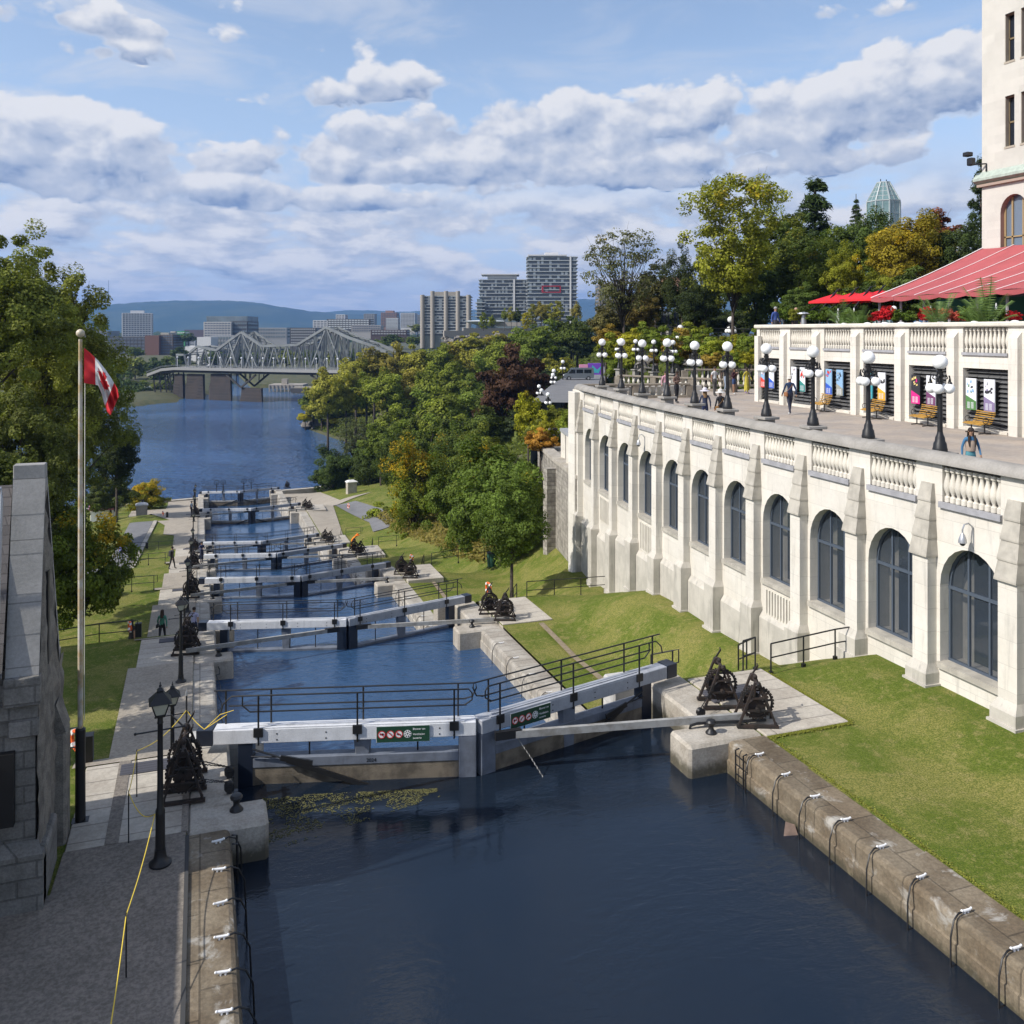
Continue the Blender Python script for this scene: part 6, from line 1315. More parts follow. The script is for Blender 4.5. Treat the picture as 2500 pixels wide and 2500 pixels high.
bldg('small sand coloured building in the trees left of the bridge', 416, 428, 809, 823, 1120, fbg, 2, style='none', depth=20)
for i, (a, b, vt) in enumerate([(40, 75, 798), (90, 150, 806), (170, 215, 800), (230, 262, 808)]): bldg('pale block behind the big left tree, %s from the left' % ORD[i], a, b, vt, 826, 950, [fgy, fw, fcn, fgy][i], 5, cols=8, depth=30)
# cylinder-ribbed concrete tower and the glass condominiums
r, w2, dp, top, fh = bldg('concrete apartment tower with tall round ribs and balconies', 1030, 1146, 722, 824, 430, mat('facade_balcony_glass', (.20, .23, .22), .5, var=.2, vscale=.3), 14, depth=16, style='balcony', cols=9, name='apartment_tower', cat='tower', group='towers on the right bank')
for i in range(5):
    for x in (-w2 + .3, -w2 * .55, w2 * .02, w2 * .52, w2 - .4)[i:i + 1]: B = MB(); B.lathe([(1.05, -5), (1.05, top + (2.2 if 0 < i < 4 else .4))], 14, (x, -.7, 0)); B.build('round_rib', fcn, r, smooth=True)
B = MB(); B.box(-w2 * .6, w2 * .45, 2, 12, top, top + 2.0); B.build('roof_plant', fcn, r)
r, w2, dp, top, fh = bldg('stepped glass condominium left of the tallest tower', 1172, 1292, 682, 778, 470, fgl, 11, depth=24, style='balcony', cols=14, name='apartment_tower', cat='tower', group='towers on the right bank')
B = MB(); B.box(-w2 * .7, w2 * .5, 1, 15, top + .3, top + 2.4); B.box(-w2 * .95, w2 * .6, -1, 16, top + 2.4, top + 2.8); B.build('penthouse', fw, r); B = MB(); B.box(w2 * .35, w2 * .42, -1.2, -.6, 0, top); B.build('white_fin', fw, r)
B = MB(); B.box(-w2 * 1.12, -w2 * .9, -2, 14, 0, top * .5); B.build('lower_wing', fgl, r)
for i in range(5): B = MB(); B.box(-w2 * 1.2, -w2 * .8, -3, 14, 1 + i * fh, 1.25 + i * fh); B.build('balcony_slab', slabm, r)
r, w2, dp, top, fh = bldg('tallest grey glass condominium tower with a red framed balcony group', 1290, 1407, 626, 800, 440, fgl, 19, depth=18, style='balcony', cols=12, name='apartment_tower', cat='tower', group='towers on the right bank')
B = MB(); B.box(-w2 * 1.02, w2 * .6, -1.2, 14, top + .2, top + .8); B.box(-w2 * .3, w2 * .25, 3, 12, top + .8, top + 2.2); B.build('roof_slab', fw, r); B = MB(); B.box(w2 * .72, w2 * .78, -1.4, -.7, 0, top); B.build('white_fin', fw, r)
zr = top * .5; B = MB(); B.box(-w2 * .45, w2 * .35, -1.2, -1.0, zr - .35, zr + .1); B.box(-w2 * .45, w2 * .35, -1.2, -1.0, zr + 2.6, zr + 3.1); B.box(-w2 * .45, -w2 * .38, -1.2, -1.0, zr, zr + 3); B.box(w2 * .3, w2 * .35, -1.2, -1.0, zr, zr + 3); B.build('red_frame', mat('red_balcony_frame', (.35, .03, .05), .6), r)
bldg('tan brick block behind the leaning bare tree', 1462, 1520, 692, 790, 420, bmat('tan', (.25, .22, .19)), 10, cols=9, depth=18, group='towers on the right bank'); bldg('small orange brown building in the trees behind the park', 1626, 1666, 676, 700, 330, bmat('orange_brown', (.32, .18, .11)), 3, style='none', depth=12, group='towers on the right bank'); bldg('thin grey block at the right of the headland', 1172, 1200, 735, 780, 520, fgy, 5, cols=4, depth=15, group='towers on the right bank')
# saucer-roofed pavilion and the terraces of the headland park
p = atd(1185, 787, 330); r = thing('pavilion', 'low pavilion with a wide pale saucer roof on the headland', 'pavilion', (p.x, p.y, p.z - 3), -YAW); B = MB(); B.lathe([(.5, 1.2), (7.0, 3.0), (7.4, 3.35), (6.5, 3.6), (.2, 3.9)], 28, (0, 0, 0), M=Matrix.Diagonal((1, .8, 1, 1))); B.build('roof', slabm, r, smooth=True); B = MB(); B.lathe([(3.4, -1), (3.4, 2.4)], 20); B.build('glass_walls', fgl, r); B = MB(); B.box(4, 13, -2, 6, 1.6, 3.0); B.build('wing', fcn, r)
for i, (u0, u1, v, d, h, lab) in enumerate([(1130, 1330, 806, 300, 1.3, 'long pale retaining wall on the headland, upper'), (1083, 1290, 815, 285, 2.0, 'long pale retaining wall on the headland, middle'), (1420, 1470, 795, 240, 2.2, 'short pale wall right of the headland bushes')]):
    a, b = atd(u0, v, d), atd(u1, v, d + 12); r = thing('retaining_wall', lab, 'retaining wall', tuple(a), 0, 'walls on the headland'); B = MB(); B.bar(a + V(0, 0, 0), b + V(0, 0, 0), 1.0, h, up=(0, 0, 1)); B.build('wall', fcn, r, world=True)
# headland rock faces
def rocks(name, label, u0, u1, vt, vb, d, seed, kind=None, z=None):
    rr = random.Random(seed); B = MB(); n = int((u1 - u0) / 6)
    for i in range(n * 3):
        u = rr.uniform(u0, u1); v = rr.uniform(vt, vb); p = atd(u, v, d + rr.uniform(-3, 5)); s_ = rr.uniform(.6, 2.4) * d / 300; c = [V(rr.uniform(-1, 1), rr.uniform(-1, 1), rr.uniform(-.6, .6)).normalized() * s_ * rr.uniform(.7, 1.1) for _ in range(7)]
        bm = bmesh.new(); [bm.verts.new(p + q) for q in c]; res = bmesh.ops.convex_hull(bm, input=bm.verts); vs = [v_.co.copy() for v_ in bm.verts]; bm.verts.index_update(); fs = [[v_.index for v_ in f.verts] for f in bm.faces]; bm.free(); B.mesh(vs, fs)
    return tag(B.build(name, rock), label, 'rocks', kind='stuff')
rocks('cliff_rocks', 'weathered grey cliff below the headland walls', 1080, 1250, 822, 842, 275, 4); rocks('shore_rocks', 'pale rocks along the foot of the wooded point', 735, 950, 1030, 1048, 290, 5); rocks('shore_rocks', 'boulders on the slope above the point', 870, 960, 1008, 1030, 292, 6); rocks('cliff_rocks', 'grey rock face beside the terrace road', 1320, 1385, 1045, 1085, 74, 7)
rocks('cliff_rocks', 'tan rock face behind the second row of lamps', 1560, 1600, 880, 905, 78, 8); rocks('cliff_rocks', 'tan rocks on the bank behind the lamps', 1640, 1700, 880, 900, 80, 9)
# far quay / dock beyond the bridge
p = atd(665, 962, 470); r = thing('timber_wharf', 'pale timber wharf on the far shore seen under the bridge', 'wharf', (p.x, p.y, -21), -YAW); B = MB(); B.box(-2, 16, 0, 12, 1.2, 3.2); B.box(4, 7, 3, 6, 3.2, 6.0); B.build('deck', fcn, r)
for i in range(9): B = MB(); B.box(-1.8 + i * 2, -1.2 + i * 2, -.4, .1, -2, 3.0); B.build('pile', fcn, r)
p = atd(706, 962, 455); r = thing('barge', 'dark flat barge moored beside the timber wharf', 'barge', (p.x + 6, p.y, -21.3), -YAW); B = MB(); B.mesh([(-5, 0, 0), (13, 0, 0), (14, 0, 2.4), (-6, 0, 2.4), (-5, 6, 0), (13, 6, 0), (14, 6, 2.4), (-6, 6, 2.4)], [(0, 1, 2, 3), (4, 7, 6, 5), (0, 3, 7, 4), (1, 5, 6, 2), (3, 2, 6, 7)]); B.build('hull', fdk, r); B = MB(); B.box(-4, 12, 1, 5, 2.4, 3.0); B.build('cargo', fbg, r)
# radio mast, glass museum tower
p = atd(265, 741, 6400); B = MB(); B.tube([p - V(0, 0, 60), p + V(0, 0, 165)], [3.2, 1.6], 5); tag(B.build('radio_mast', mat('mast_grey', (.25, .22, .22))), 'thin tall radio mast on the left end of the blue hills', 'mast')
d = 260; p = atd(2157, 535, d); r = thing('glass_tower', 'faceted glass lantern tower rising behind the trees', 'tower', (p.x, p.y, 6), -YAW + .35); s_ = d / FPX
Rb, Rt, zt0, zt1 = 40 * s_, 15 * s_, 10 - (493 - HZ) * s_ - 6, 10 - (446 - HZ) * s_ - 6; o8 = [(cos(pi / 4 * i + .39), sin(pi / 4 * i + .39)) for i in range(8)]
B = MB(); vs = [(x * Rb, y * Rb, 0) for x, y in o8] + [(x * Rb, y * Rb, zt0) for x, y in o8] + [(x * Rt, y * Rt, zt1) for x, y in o8]; B.mesh(vs, [(i, (i + 1) % 8, 8 + (i + 1) % 8, 8 + i) for i in range(8)] + [(8 + i, 8 + (i + 1) % 8, 16 + (i + 1) % 8, 16 + i) for i in range(8)] + [tuple(range(16, 24))])
gm = mat('tower_glass', (.16, .27, .27), .15, spec=.8); gm.node_tree.nodes['Principled BSDF'].inputs['Alpha'].default_value = .72; B.build('glazing', gm, r)
B = MB(); lat = lambda f, i: V(*([(a + (b - a) * f) for a, b in zip((o8[i % 8][0] * Rb, o8[i % 8][1] * Rb, zt0), (o8[i % 8][0] * Rt, o8[i % 8][1] * Rt, zt1))]))
for i in range(8):
    B.bar(vs[i], vs[8 + i], .35, .35); B.bar(lat(0, i), lat(1, i), .35, .35); m0, m1 = (lat(0, i) + lat(0, i + 1)) / 2, (lat(1, i) + lat(1, i + 1)) / 2; B.bar(m0, m1, .16, .16)
    for f in (0, .25, .5, .75, 1): B.bar(lat(f, i), lat(f, i + 1), .18 if 0 < f < 1 else .32, .18 if 0 < f < 1 else .32)
    for k in range(4): z = zt0 * (1 - k * .09); B.bar((vs[i][0], vs[i][1], z), (vs[(i + 1) % 8][0], vs[(i + 1) % 8][1], z), .16, .16)
    q = (Vector(vs[i]) + Vector(vs[(i + 1) % 8])) / 2; B.bar(q, q + V(0, 0, zt0), .14, .14)
B.build('lattice', mat('pale_steel', (.38, .42, .42), .5), r); B = MB(); B.tube([(Rt * .6, 0, zt1), (Rt * .6, 0, zt1 + 1)], .12); B.tube([(-Rt * .6, 0, zt1), (-Rt * .6, 0, zt1 + 1)], .12); B.build('finial', iron, r)
# rough stone retaining wall beyond the terrace, low building and the road with the van
rub = mat('rubble_stone', (.50, .465, .40), .95, col2=(.30, .27, .235), vscale=2.0, bump=1.0, bscale=6, bricks=(.55, .28, 'wall', .3, (.03, .35)), fine=.3)
r = thing('rubble_wall', 'high rough stone retaining wall between the trees and the terrace corner', 'retaining wall', (20.6, 50.5, -5)); B = MB(); B.prism([(21.7, 50.2), (23.3, 58), (25.2, 66), (34, 66), (32, 50.2)], -9, 1.0); B.build('wall', rub, r, world=True)
B = MB(); B.prism([(21.65, 50.1), (23.2, 58), (25.1, 66.1), (25.9, 66), (24.1, 58), (22.5, 50.1)], 1.0, 1.25); B.build('coping', pale, r, world=True)
for i, (y, x) in enumerate([(57.0, 23.0)]): B = MB(); B.box(x - .55, x + .3, y, y + .75, -9, .6); B.build('pier', rub, r, world=True)
r = thing('low_stone_building', 'low flat roofed stone shelter with pillars beside the terrace corner', 'shelter', (23.2, 52, 1.2)); B = MB(); B.prism([(22.2, 51.3), (23.8, 58), (28, 58), (28, 51.3)], 3.05, 3.25); B.build('roof', fgy, r, world=True)
for y, x in ((51.6, 22.5), (54.4, 23.1), (57.0, 23.8)): B = MB(); B.box(x, x + .8, y, y + .8, 1.2, 3.05); B.build('pillar', cream_plain, r, world=True)
B = MB(); B.box(24.6, 27.8, 51.6, 57.6, 1.2, 3.05); B.build('inner_wall', iron, r, world=True)
ROAD = [(39.0, 93.5, 2.0), (41, 97.7, 2.0), (53.5, 123.5, 2.0), (80.8, 177, 1.9), (96, 207, 1.8)]
B = MB()
for (x0, y0, z0), (x1, y1, z1) in zip(ROAD, ROAD[1:]): 
    n_ = V(y1 - y0, -(x1 - x0), 0).normalized() * 3.9; B.face((x0 - n_.x, y0 - n_.y, z0), (x0 + n_.x, y0 + n_.y, z0), (x1 + n_.x, y1 + n_.y, z1), (x1 - n_.x, y1 - n_.y, z1)); B.face((x0 - n_.x, y0 - n_.y, z0), (x1 - n_.x, y1 - n_.y, z1), (x1 - n_.x, y1 - n_.y, z1 - 9), (x0 - n_.x, y0 - n_.y, z0 - 9))
struct(B.build('road', road_m))

# the air between here and the hills
B = MB(); B.box(-6500, 12500, -300, 9400, -31, 420); hzm = bpy.data.materials.new('haze'); hzm.use_nodes = True; t = NT(hzm.node_tree); t.n.clear(); pv = t.new('ShaderNodeVolumePrincipled'); pv.inputs['Color'].default_value = (.27, .50, 1.0, 1); pv.inputs['Density'].default_value = 1.0e-4; pv.inputs['Anisotropy'].default_value = .1
t.new('ShaderNodeOutputMaterial', None, Volume=pv.outputs[0]); tag(B.build('haze', hzm), kind='stuff')
# ================================================================ trees
def leafmat(name, rough=.6):
    m = bpy.data.materials.new(name); m.use_nodes = True; t = NT(m.node_tree); b = t.n['Principled BSDF']; out = t.n['Material Output']
    oi = t.new('ShaderNodeObjectInfo'); a1 = t.new('ShaderNodeAttribute', dict(attribute_name='tint')); a2 = t.new('ShaderNodeAttribute', dict(attribute_name='turn'))
    sepc = t.mix(1.0, oi.outputs['Color'], t.vec(a1.outputs['Fac'], a1.outputs['Fac'], a1.outputs['Fac']), 'MULTIPLY')
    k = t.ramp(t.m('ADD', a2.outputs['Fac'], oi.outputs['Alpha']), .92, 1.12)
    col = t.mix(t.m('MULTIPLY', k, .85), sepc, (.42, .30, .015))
    col = t.mix(1.0, col, (1.25, 1.10, .95), 'MULTIPLY'); t.l.new(col, b.inputs['Base Color']); b.inputs['Roughness'].default_value = rough; b.inputs['Specular IOR Level'].default_value = .12
    tr = t.new('ShaderNodeBsdfTranslucent', None, Color=t.mix(1.0, col, (1.5, 1.6, .6), 'MULTIPLY')); mx = t.new('ShaderNodeMixShader', None, **{'0': .28, '1': b.outputs[0], '2': tr.outputs[0]}); t.l.new(mx.outputs[0], out.inputs['Surface']); return m
leafm = leafmat('leaves'); needle = leafmat('needles', .7)
def crownmesh(name, seed, nclump, nleaf, ls, shape='round', cr=.24, m=None, open_=0.0, asp=1.0):
    rg = np.random.default_rng(seed); cs = []; tries = 0
    while len(cs) < nclump and tries < 20000:
        tries += 1; d = rg.normal(size=3); d /= np.linalg.norm(d); rr_ = rg.uniform(.30 if not open_ else .45, 1.0) ** .6
        nz = mnoise.noise(Vector(d * 1.9) + V(seed * 3.1, 0, 0)); R_ = .78 + .46 * nz + .34 * mnoise.noise(Vector(d * 4.3) + V(0, seed * 1.7, 0)); R_ = min(R_, 1.02)
        p = d * rr_ * R_
        if shape == 'round': p[2] = p[2] * .92 if p[2] > 0 else p[2] * .78
        elif shape == 'broad': p[2] = p[2] * (.85 if p[2] > 0 else .5)
        elif shape == 'tall': z = rg.uniform(-1, 1); w_ = (1 - ((z + .25) / 1.28) ** 2) ** .5 if abs((z + .25) / 1.28) < 1 else .05; a = rg.uniform(0, 6.28); q = w_ * R_ * rg.uniform(.3, 1) ** .5; p = np.array([cos(a) * q, sin(a) * q, z])
        elif shape == 'cone': z = rg.uniform(-1, 1) ; z = -1 + 2 * rg.uniform(0, 1) ** 1.3; w_ = (1 - z) / 2 * .95 + .04; a = rg.uniform(0, 6.28); q = w_ * rg.uniform(.35, 1) ** .5 * (.85 + .3 * sin(z * 24)); p = np.array([cos(a) * q, sin(a) * q, z])
        elif shape == 'vase': a = rg.uniform(0, 6.28); z = rg.uniform(-.6, 1); w_ = .35 + .65 * sstep((z + 1) / 1.5); w_ *= (1 if z < .6 else sqrt(max(.05, 1 - ((z - .6) / .45) ** 2))); q = w_ * rg.uniform(.25, 1) ** .5 * (.8 + .5 * nz); p = np.array([cos(a) * q, sin(a) * q, z])
        if any(np.linalg.norm(p - c) < cr * .55 for c in cs[-60:]) and rg.random() < .7: continue
        cs.append(p)
    cs = np.array(cs); n = nleaf; ci = rg.integers(0, len(cs), n); d = rg.normal(size=(n, 3)); d /= np.linalg.norm(d, axis=1)[:, None]
    crs = cr * rg.uniform(.6, 1.25, len(cs))[ci]; rad = crs * rg.uniform(.35, 1.0, n) ** .5
    off = d * rad[:, None]; off[:, 2] *= .62 if shape != 'cone' else .3; P = cs[ci] + off
    if shape == 'cone': P[:, 2] -= .35 * np.linalg.norm(off[:, :2], axis=1)
    P[:, 2] *= asp; cs[:, 2] *= asp; Pn = P * np.array([1, 1, 1 / asp])
    out = P / (np.linalg.norm(P, axis=1)[:, None] + 1e-6); nrm = .55 * d + .45 * out + np.array([0, 0, .35]) + rg.normal(size=(n, 3)) * .45; nrm /= np.linalg.norm(nrm, axis=1)[:, None]
    a = np.cross(nrm, rg.normal(size=(n, 3))); a /= np.linalg.norm(a, axis=1)[:, None]; b = np.cross(nrm, a)
    s_ = ls * rg.uniform(.6, 1.35, n)[:, None]; L = a * s_ * (1.0 if shape != 'cone' else 1.7); W = b * s_ * (.62 if shape != 'cone' else .35)
    vs = np.stack([P - L, P - W + nrm * s_ * .12, P + L, P + W + nrm * s_ * .12], 1).reshape(-1, 3)
    me = bpy.data.meshes.new(name); me.vertices.add(4 * n); me.vertices.foreach_set('co', vs.ravel()); me.loops.add(4 * n); me.loops.foreach_set('vertex_index', np.arange(4 * n)); me.polygons.add(n); me.polygons.foreach_set('loop_start', np.arange(n) * 4); me.polygons.foreach_set('loop_total', np.full(n, 4))
    me.update(); ct = rg.uniform(.62, 1.35, len(cs)); tint = ct[ci] * rg.uniform(.75, 1.25, n); at = me.attributes.new('tint', 'FLOAT', 'FACE'); at.data.foreach_set('value', tint.astype(np.float32))
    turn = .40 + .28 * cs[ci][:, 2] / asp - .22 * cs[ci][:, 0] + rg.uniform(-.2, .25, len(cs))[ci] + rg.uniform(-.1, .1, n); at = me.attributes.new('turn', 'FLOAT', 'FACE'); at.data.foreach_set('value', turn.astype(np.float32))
    me.materials.append(m or leafm); return me, cs
def trunkmesh(name, seed, cs, base=-1.0, r0=.05, nb=14, fork=-.2, lean=0.0, asp=1.0, hold=.55):
    "limbs from the foot of the tree up into the crown; crown space, foot at z = -2.2"
    rr = random.Random(seed); mb = MB(); foot = V(0, 0, -2.4 * asp); f = V(lean * .3, 0, fork * asp); mb.tube([foot, foot.lerp(f, .35) + V(.02, .01, 0), f], [r0 * 1.5, r0 * 1.1, r0 * .85], 8)
    top = [Vector(c) for c in cs]; rr.shuffle(top)
    for c in top[:nb]:
        s_ = foot.lerp(f, rr.uniform(hold, 1.0)); m1 = s_.lerp(c, .45) + V(0, 0, .08 + rr.uniform(0, .1)); m2 = s_.lerp(c, .75) + V(rr.uniform(-.05, .05), rr.uniform(-.05, .05), .06)
        mb.tube([s_, m1, m2, c], [r0 * .5, r0 * .32, r0 * .18, r0 * .06], 5)
        for _ in range(2): e_ = c + V(rr.uniform(-.25, .25), rr.uniform(-.25, .25), rr.uniform(-.05, .28)); mb.tube([m2, m2.lerp(e_, .6) + V(0, 0, .03), e_], [r0 * .14, r0 * .09, r0 * .03], 4)
    me = bpy.data.meshes.new(name); me.from_pydata(mb.v, [], mb.f); me.materials.append(bark); me.polygons.foreach_set('use_smooth', [True] * len(me.polygons)); return me
SPEC = {'r': [(10 + i, 70, 8000, .050, 'round', .24, 10, .05, -.3) for i in range(3)], 'b': [(20 + i, 60, 7000, .050, 'broad', .22, 10, .05, -.2) for i in range(2)],
        't': [(30, 80, 8500, .048, 'tall', .2, 10, .05, -.3)], 'c': [(40 + i, 190, 11000, .042, 'cone', .15, 0, .03, .9) for i in range(2)],
        'n': [(50 + i, 220, 62000, .0185, 'round', .135, 30, .03, -.35) for i in range(2)], 'm': [(55 + i, 130, 26000, .027, 'round', .18, 16, .04, -.45) for i in range(3)],
        'v': [(60, 170, 19000, .026, 'vase', .17, 22, .026, -.45)], 'o': [(65, 160, 6500, .024, 'vase', .15, 60, .026, -.5)], 'w': [(70 + i, 60, 1700, .09, 'round', .26, 4, .05, -.2) for i in range(2)]}
CACHE = {}
def getproto(kind, i, asp):
    L = SPEC[kind]; sp = L[i % len(L)]; q = max(.4, round(asp / .3) * .3) if kind != 'w' else 1.0; key = (kind, i % len(L), q)
    if key not in CACHE:
        seed, nc, nl, ls, shp, cr, nb, r0, fk = sp; me, cs = crownmesh('crown', seed, nc, nl, ls, shape=shp, cr=cr, m=needle if kind == 'c' else None, open_=1.0 if kind in 'vo' else 0, asp=q)
        CACHE[key] = (me, trunkmesh('trunk', seed, cs, nb=nb, r0=r0, fork=fk, asp=q, hold=.72 if kind in 'vo' else .86), q)
    return CACHE[key]
cnt = [0]
def tree(kind, uc, vt, vb, wd, d, col, label, turn=0.0, name=None, cat='tree', ground=None, lean=0.0, group=None, rz=None, thick=None):
    p = atd(uc, (vt + vb) / 2, d); hw, hh = wd * d / FPX / 2, (vb - vt) * d / FPX / 2; me, tk, q_ = getproto(kind, cnt[0], hh / hw * .97); cnt[0] += 1
    g0 = ground if ground is not None else (gz(p.x, p.y) if p.y < 165 and p.x < 40 else groundz(p.x, p.y)); g0 = min(g0, p.z - hh * .6); g0 = max(g0, p.z - hh * 3.2, -22.5)
    nm = name or {'c': 'conifer_tree', 'w': 'far_tree'}.get(kind, 'leafy_tree'); r = thing(nm, label, cat, (p.x, p.y, g0), rnd.uniform(0, 6.28) if rz is None else rz, group)
    cz = p.z - g0; c = bpy.data.objects.new('crown', me); C.objects.link(c); c.parent = r; c.location = (0, 0, cz); c.scale = (hw * 1.12, hw * 1.12, hh * 1.08 / q_); c.color = (*col, turn); c.rotation_euler = (lean, 0, 0)
    k = bpy.data.objects.new('trunk', tk); C.objects.link(k); k.parent = r; sxy = hw * 1.12; k.location = (0, 0, cz); k.scale = (sxy, sxy, max(hh * 1.08, (cz + .4) / 2.4) / q_); k.rotation_euler = (lean, 0, 0)
    return r
G1, G2, G3, G4, G5 = (.155, .205, .032), (.105, .155, .028), (.225, .245, .045), (.07, .105, .022), (.26, .30, .05)
MAR, OLV, YG, PN = (.06, .036, .024), (.20, .195, .045), (.32, .32, .03), (.045, .07, .03)
# ---- left side
GL = 'trees on the left bank'
tree('n', -20, 530, 1010, 400, 56, (0.154, 0.196, 0.047), 'large maple reaching up at the left edge, its top nearest the frame', .08, group=GL)
tree('n', 118, 560, 1140, 330, 66, (0.168, 0.203, 0.047), 'tall maple second from the left edge with a spiky top', .08, group=GL)
tree('n', 205, 740, 1240, 230, 78, (0.119, 0.155, 0.041), 'narrower maple right of the flag, its crown edging the river', .04, group=GL)
tree('n', 50, 860, 1420, 330, 50, (0.105, 0.135, 0.035), 'dark lower maple behind the stone gable', .0, group=GL)
tree('m', 285, 1010, 1215, 130, 112, (0.031, 0.046, 0.016), 'very dark round tree against the river at the left', .0, group=GL)
tree('m', 200, 1225, 1560, 250, 47, (0.105, 0.155, 0.027), 'shade tree with a yellowing top on the left lawn behind the flagpole', .16, group=GL)
tree('n', 100, 1150, 1500, 260, 58, (0.070, 0.101, 0.027), 'dark crown between the gable and the shade tree', .0, group=GL)
tree('m', 352, 1166, 1268, 115, 142, (0.182, 0.209, 0.027), 'small bright yellow green tree by the left gate pillar', .42, group=GL)
tree('m', 270, 1150, 1262, 120, 128, (0.063, 0.088, 0.024), 'dark low crown left of the small bright tree', .02, group=GL)
tree('m', 150, 1050, 1260, 180, 96, (0.070, 0.101, 0.027), 'deep green crown low behind the flagpole', .0, group=GL)
tree('m', -60, 1000, 1500, 300, 44, (0.084, 0.115, 0.027), 'tree crown behind the stone roof at the far left', .0, group=GL)
tree('n', -430, 900, 1500, 420, 34, (0.084, 0.115, 0.027), 'maple outside the left edge that shades the lawn', .0, group=GL); tree('n', -260, 1200, 1600, 300, 33, (0.084, 0.115, 0.027), 'lower maple outside the left edge that shades the path', .0, group=GL)
for i, (x, y, zc_, hw, hh) in enumerate([(-11.0, 30.5, 4.5, 4.0, 5.0), (-11.5, 37.5, 3.0, 4.2, 5.2), (-12.5, 25.5, 7.5, 3.0, 3.5)]):
    me, tk, q_ = getproto('m', i, hh / hw); r = thing('leafy_tree', 'maple outside the left edge shading the path, %s of three' % ORD[i], 'tree', (x, y, gz(x, y)), i * 2.0, GL); o = bpy.data.objects.new('crown', me); C.objects.link(o); o.parent = r; o.location = (0, 0, zc_ - gz(x, y)); o.scale = (hw, hw, hh / q_); o.color = (.10, .14, .03, .05); o = bpy.data.objects.new('trunk', tk); C.objects.link(o); o.parent = r; o.location = (0, 0, zc_ - gz(x, y)); o.scale = (hw, hw, (zc_ - gz(x, y)) / 2.4 / q_)
# ---- right side, near the lawn
GR = 'trees between the right lawn and the hillside'
tree('m', 1222, 1055, 1385, 285, 66, (0.087, 0.142, 0.027), 'broad green maple standing beside the rubble wall', .06, group=GR)
tree('m', 1250, 1130, 1400, 185, 52, (0.091, 0.149, 0.030), 'single small maple on the right lawn with a slender trunk', .02, group=GR, ground=-4.1)
tree('m', 1130, 1090, 1370, 190, 78, (0.092, 0.142, 0.027), 'green maple left of the broad one', .06, group=GR)
tree('m', 1010, 1045, 1345, 160, 96, (0.119, 0.169, 0.024), 'yellow topped tree at the left of the lawn trees', .40, group=GR)
tree('m', 1090, 1035, 1330, 150, 102, (0.063, 0.101, 0.024), 'dark green tree behind the yellow topped one', .05, group=GR)
tree('m', 1175, 1035, 1250, 150, 98, (0.133, 0.169, 0.030), 'tree with a yellowing crown right of the dark green one', .26, group=GR)
tree('m', 815, 1082, 1222, 120, 160, (0.050, 0.084, 0.022), 'rounded dark green tree beside the river landing', .03, group=GR)
tree('m', 905, 1052, 1208, 120, 158, (0.059, 0.095, 0.024), 'green tree second from the landing', .03, group=GR); tree('m', 965, 1035, 1225, 100, 145, (0.059, 0.092, 0.022), 'green tree third from the landing', .03, group=GR)
tree('o', 865, 1025, 1130, 110, 170, (0.070, 0.095, 0.041), 'thin grey green tree leaning over the landing', .0, group=GR)
tree('r', 1290, 952, 1090, 80, 84, (0.266, 0.297, 0.027), 'bright lime green sapling beside the road', .12, group=GR); tree('b', 1330, 1010, 1100, 70, 72, (0.238, 0.257, 0.027), 'lime green bush left of the low stone shelter', .15, name='bush', cat='bush', group=GR); tree('r', 1385, 985, 1090, 60, 70, (0.154, 0.216, 0.034), 'green bush touching the corner of the terrace', .0, name='bush', cat='bush', group=GR)
tree('b', 1320, 1040, 1120, 90, 68, (0.336, 0.203, 0.041), 'orange brown bush above the rubble wall', .1, name='bush', cat='bush', group=GR)
tree('b', 935, 1225, 1300, 90, 112, (0.196, 0.257, 0.034), 'bright bush at the bend of the tarmac path', .05, name='bush', cat='bush', group=GR); tree('b', 990, 1280, 1370, 130, 100, (0.224, 0.203, 0.074), 'dry tan thicket beside the tarmac path', .0, name='bush', cat='bush', group=GR); tree('b', 1050, 1310, 1370, 110, 92, (0.238, 0.203, 0.081), 'dry tan thicket under the lawn trees', .0, name='bush', cat='bush', group=GR)
tree('b', 1345, 985, 1060, 90, 86, (.14, .17, .03), 'green bush spilling over the lower end of the road', .1, name='bush', cat='bush', group=GR); tree('r', 1322, 1020, 1110, 90, 80, (.13, .16, .03), 'olive bush below the end of the road', .1, name='bush', cat='bush', group=GR); tree('b', 1385, 1000, 1085, 80, 78, (.17, .19, .03), 'yellowish bush between the road and the terrace corner', .1, name='bush', cat='bush', group=GR); tree('r', 1365, 1040, 1100, 60, 74, (.10, .14, .03), 'deep green bush above the stone shelter roof', .1, name='bush', cat='bush', group=GR)
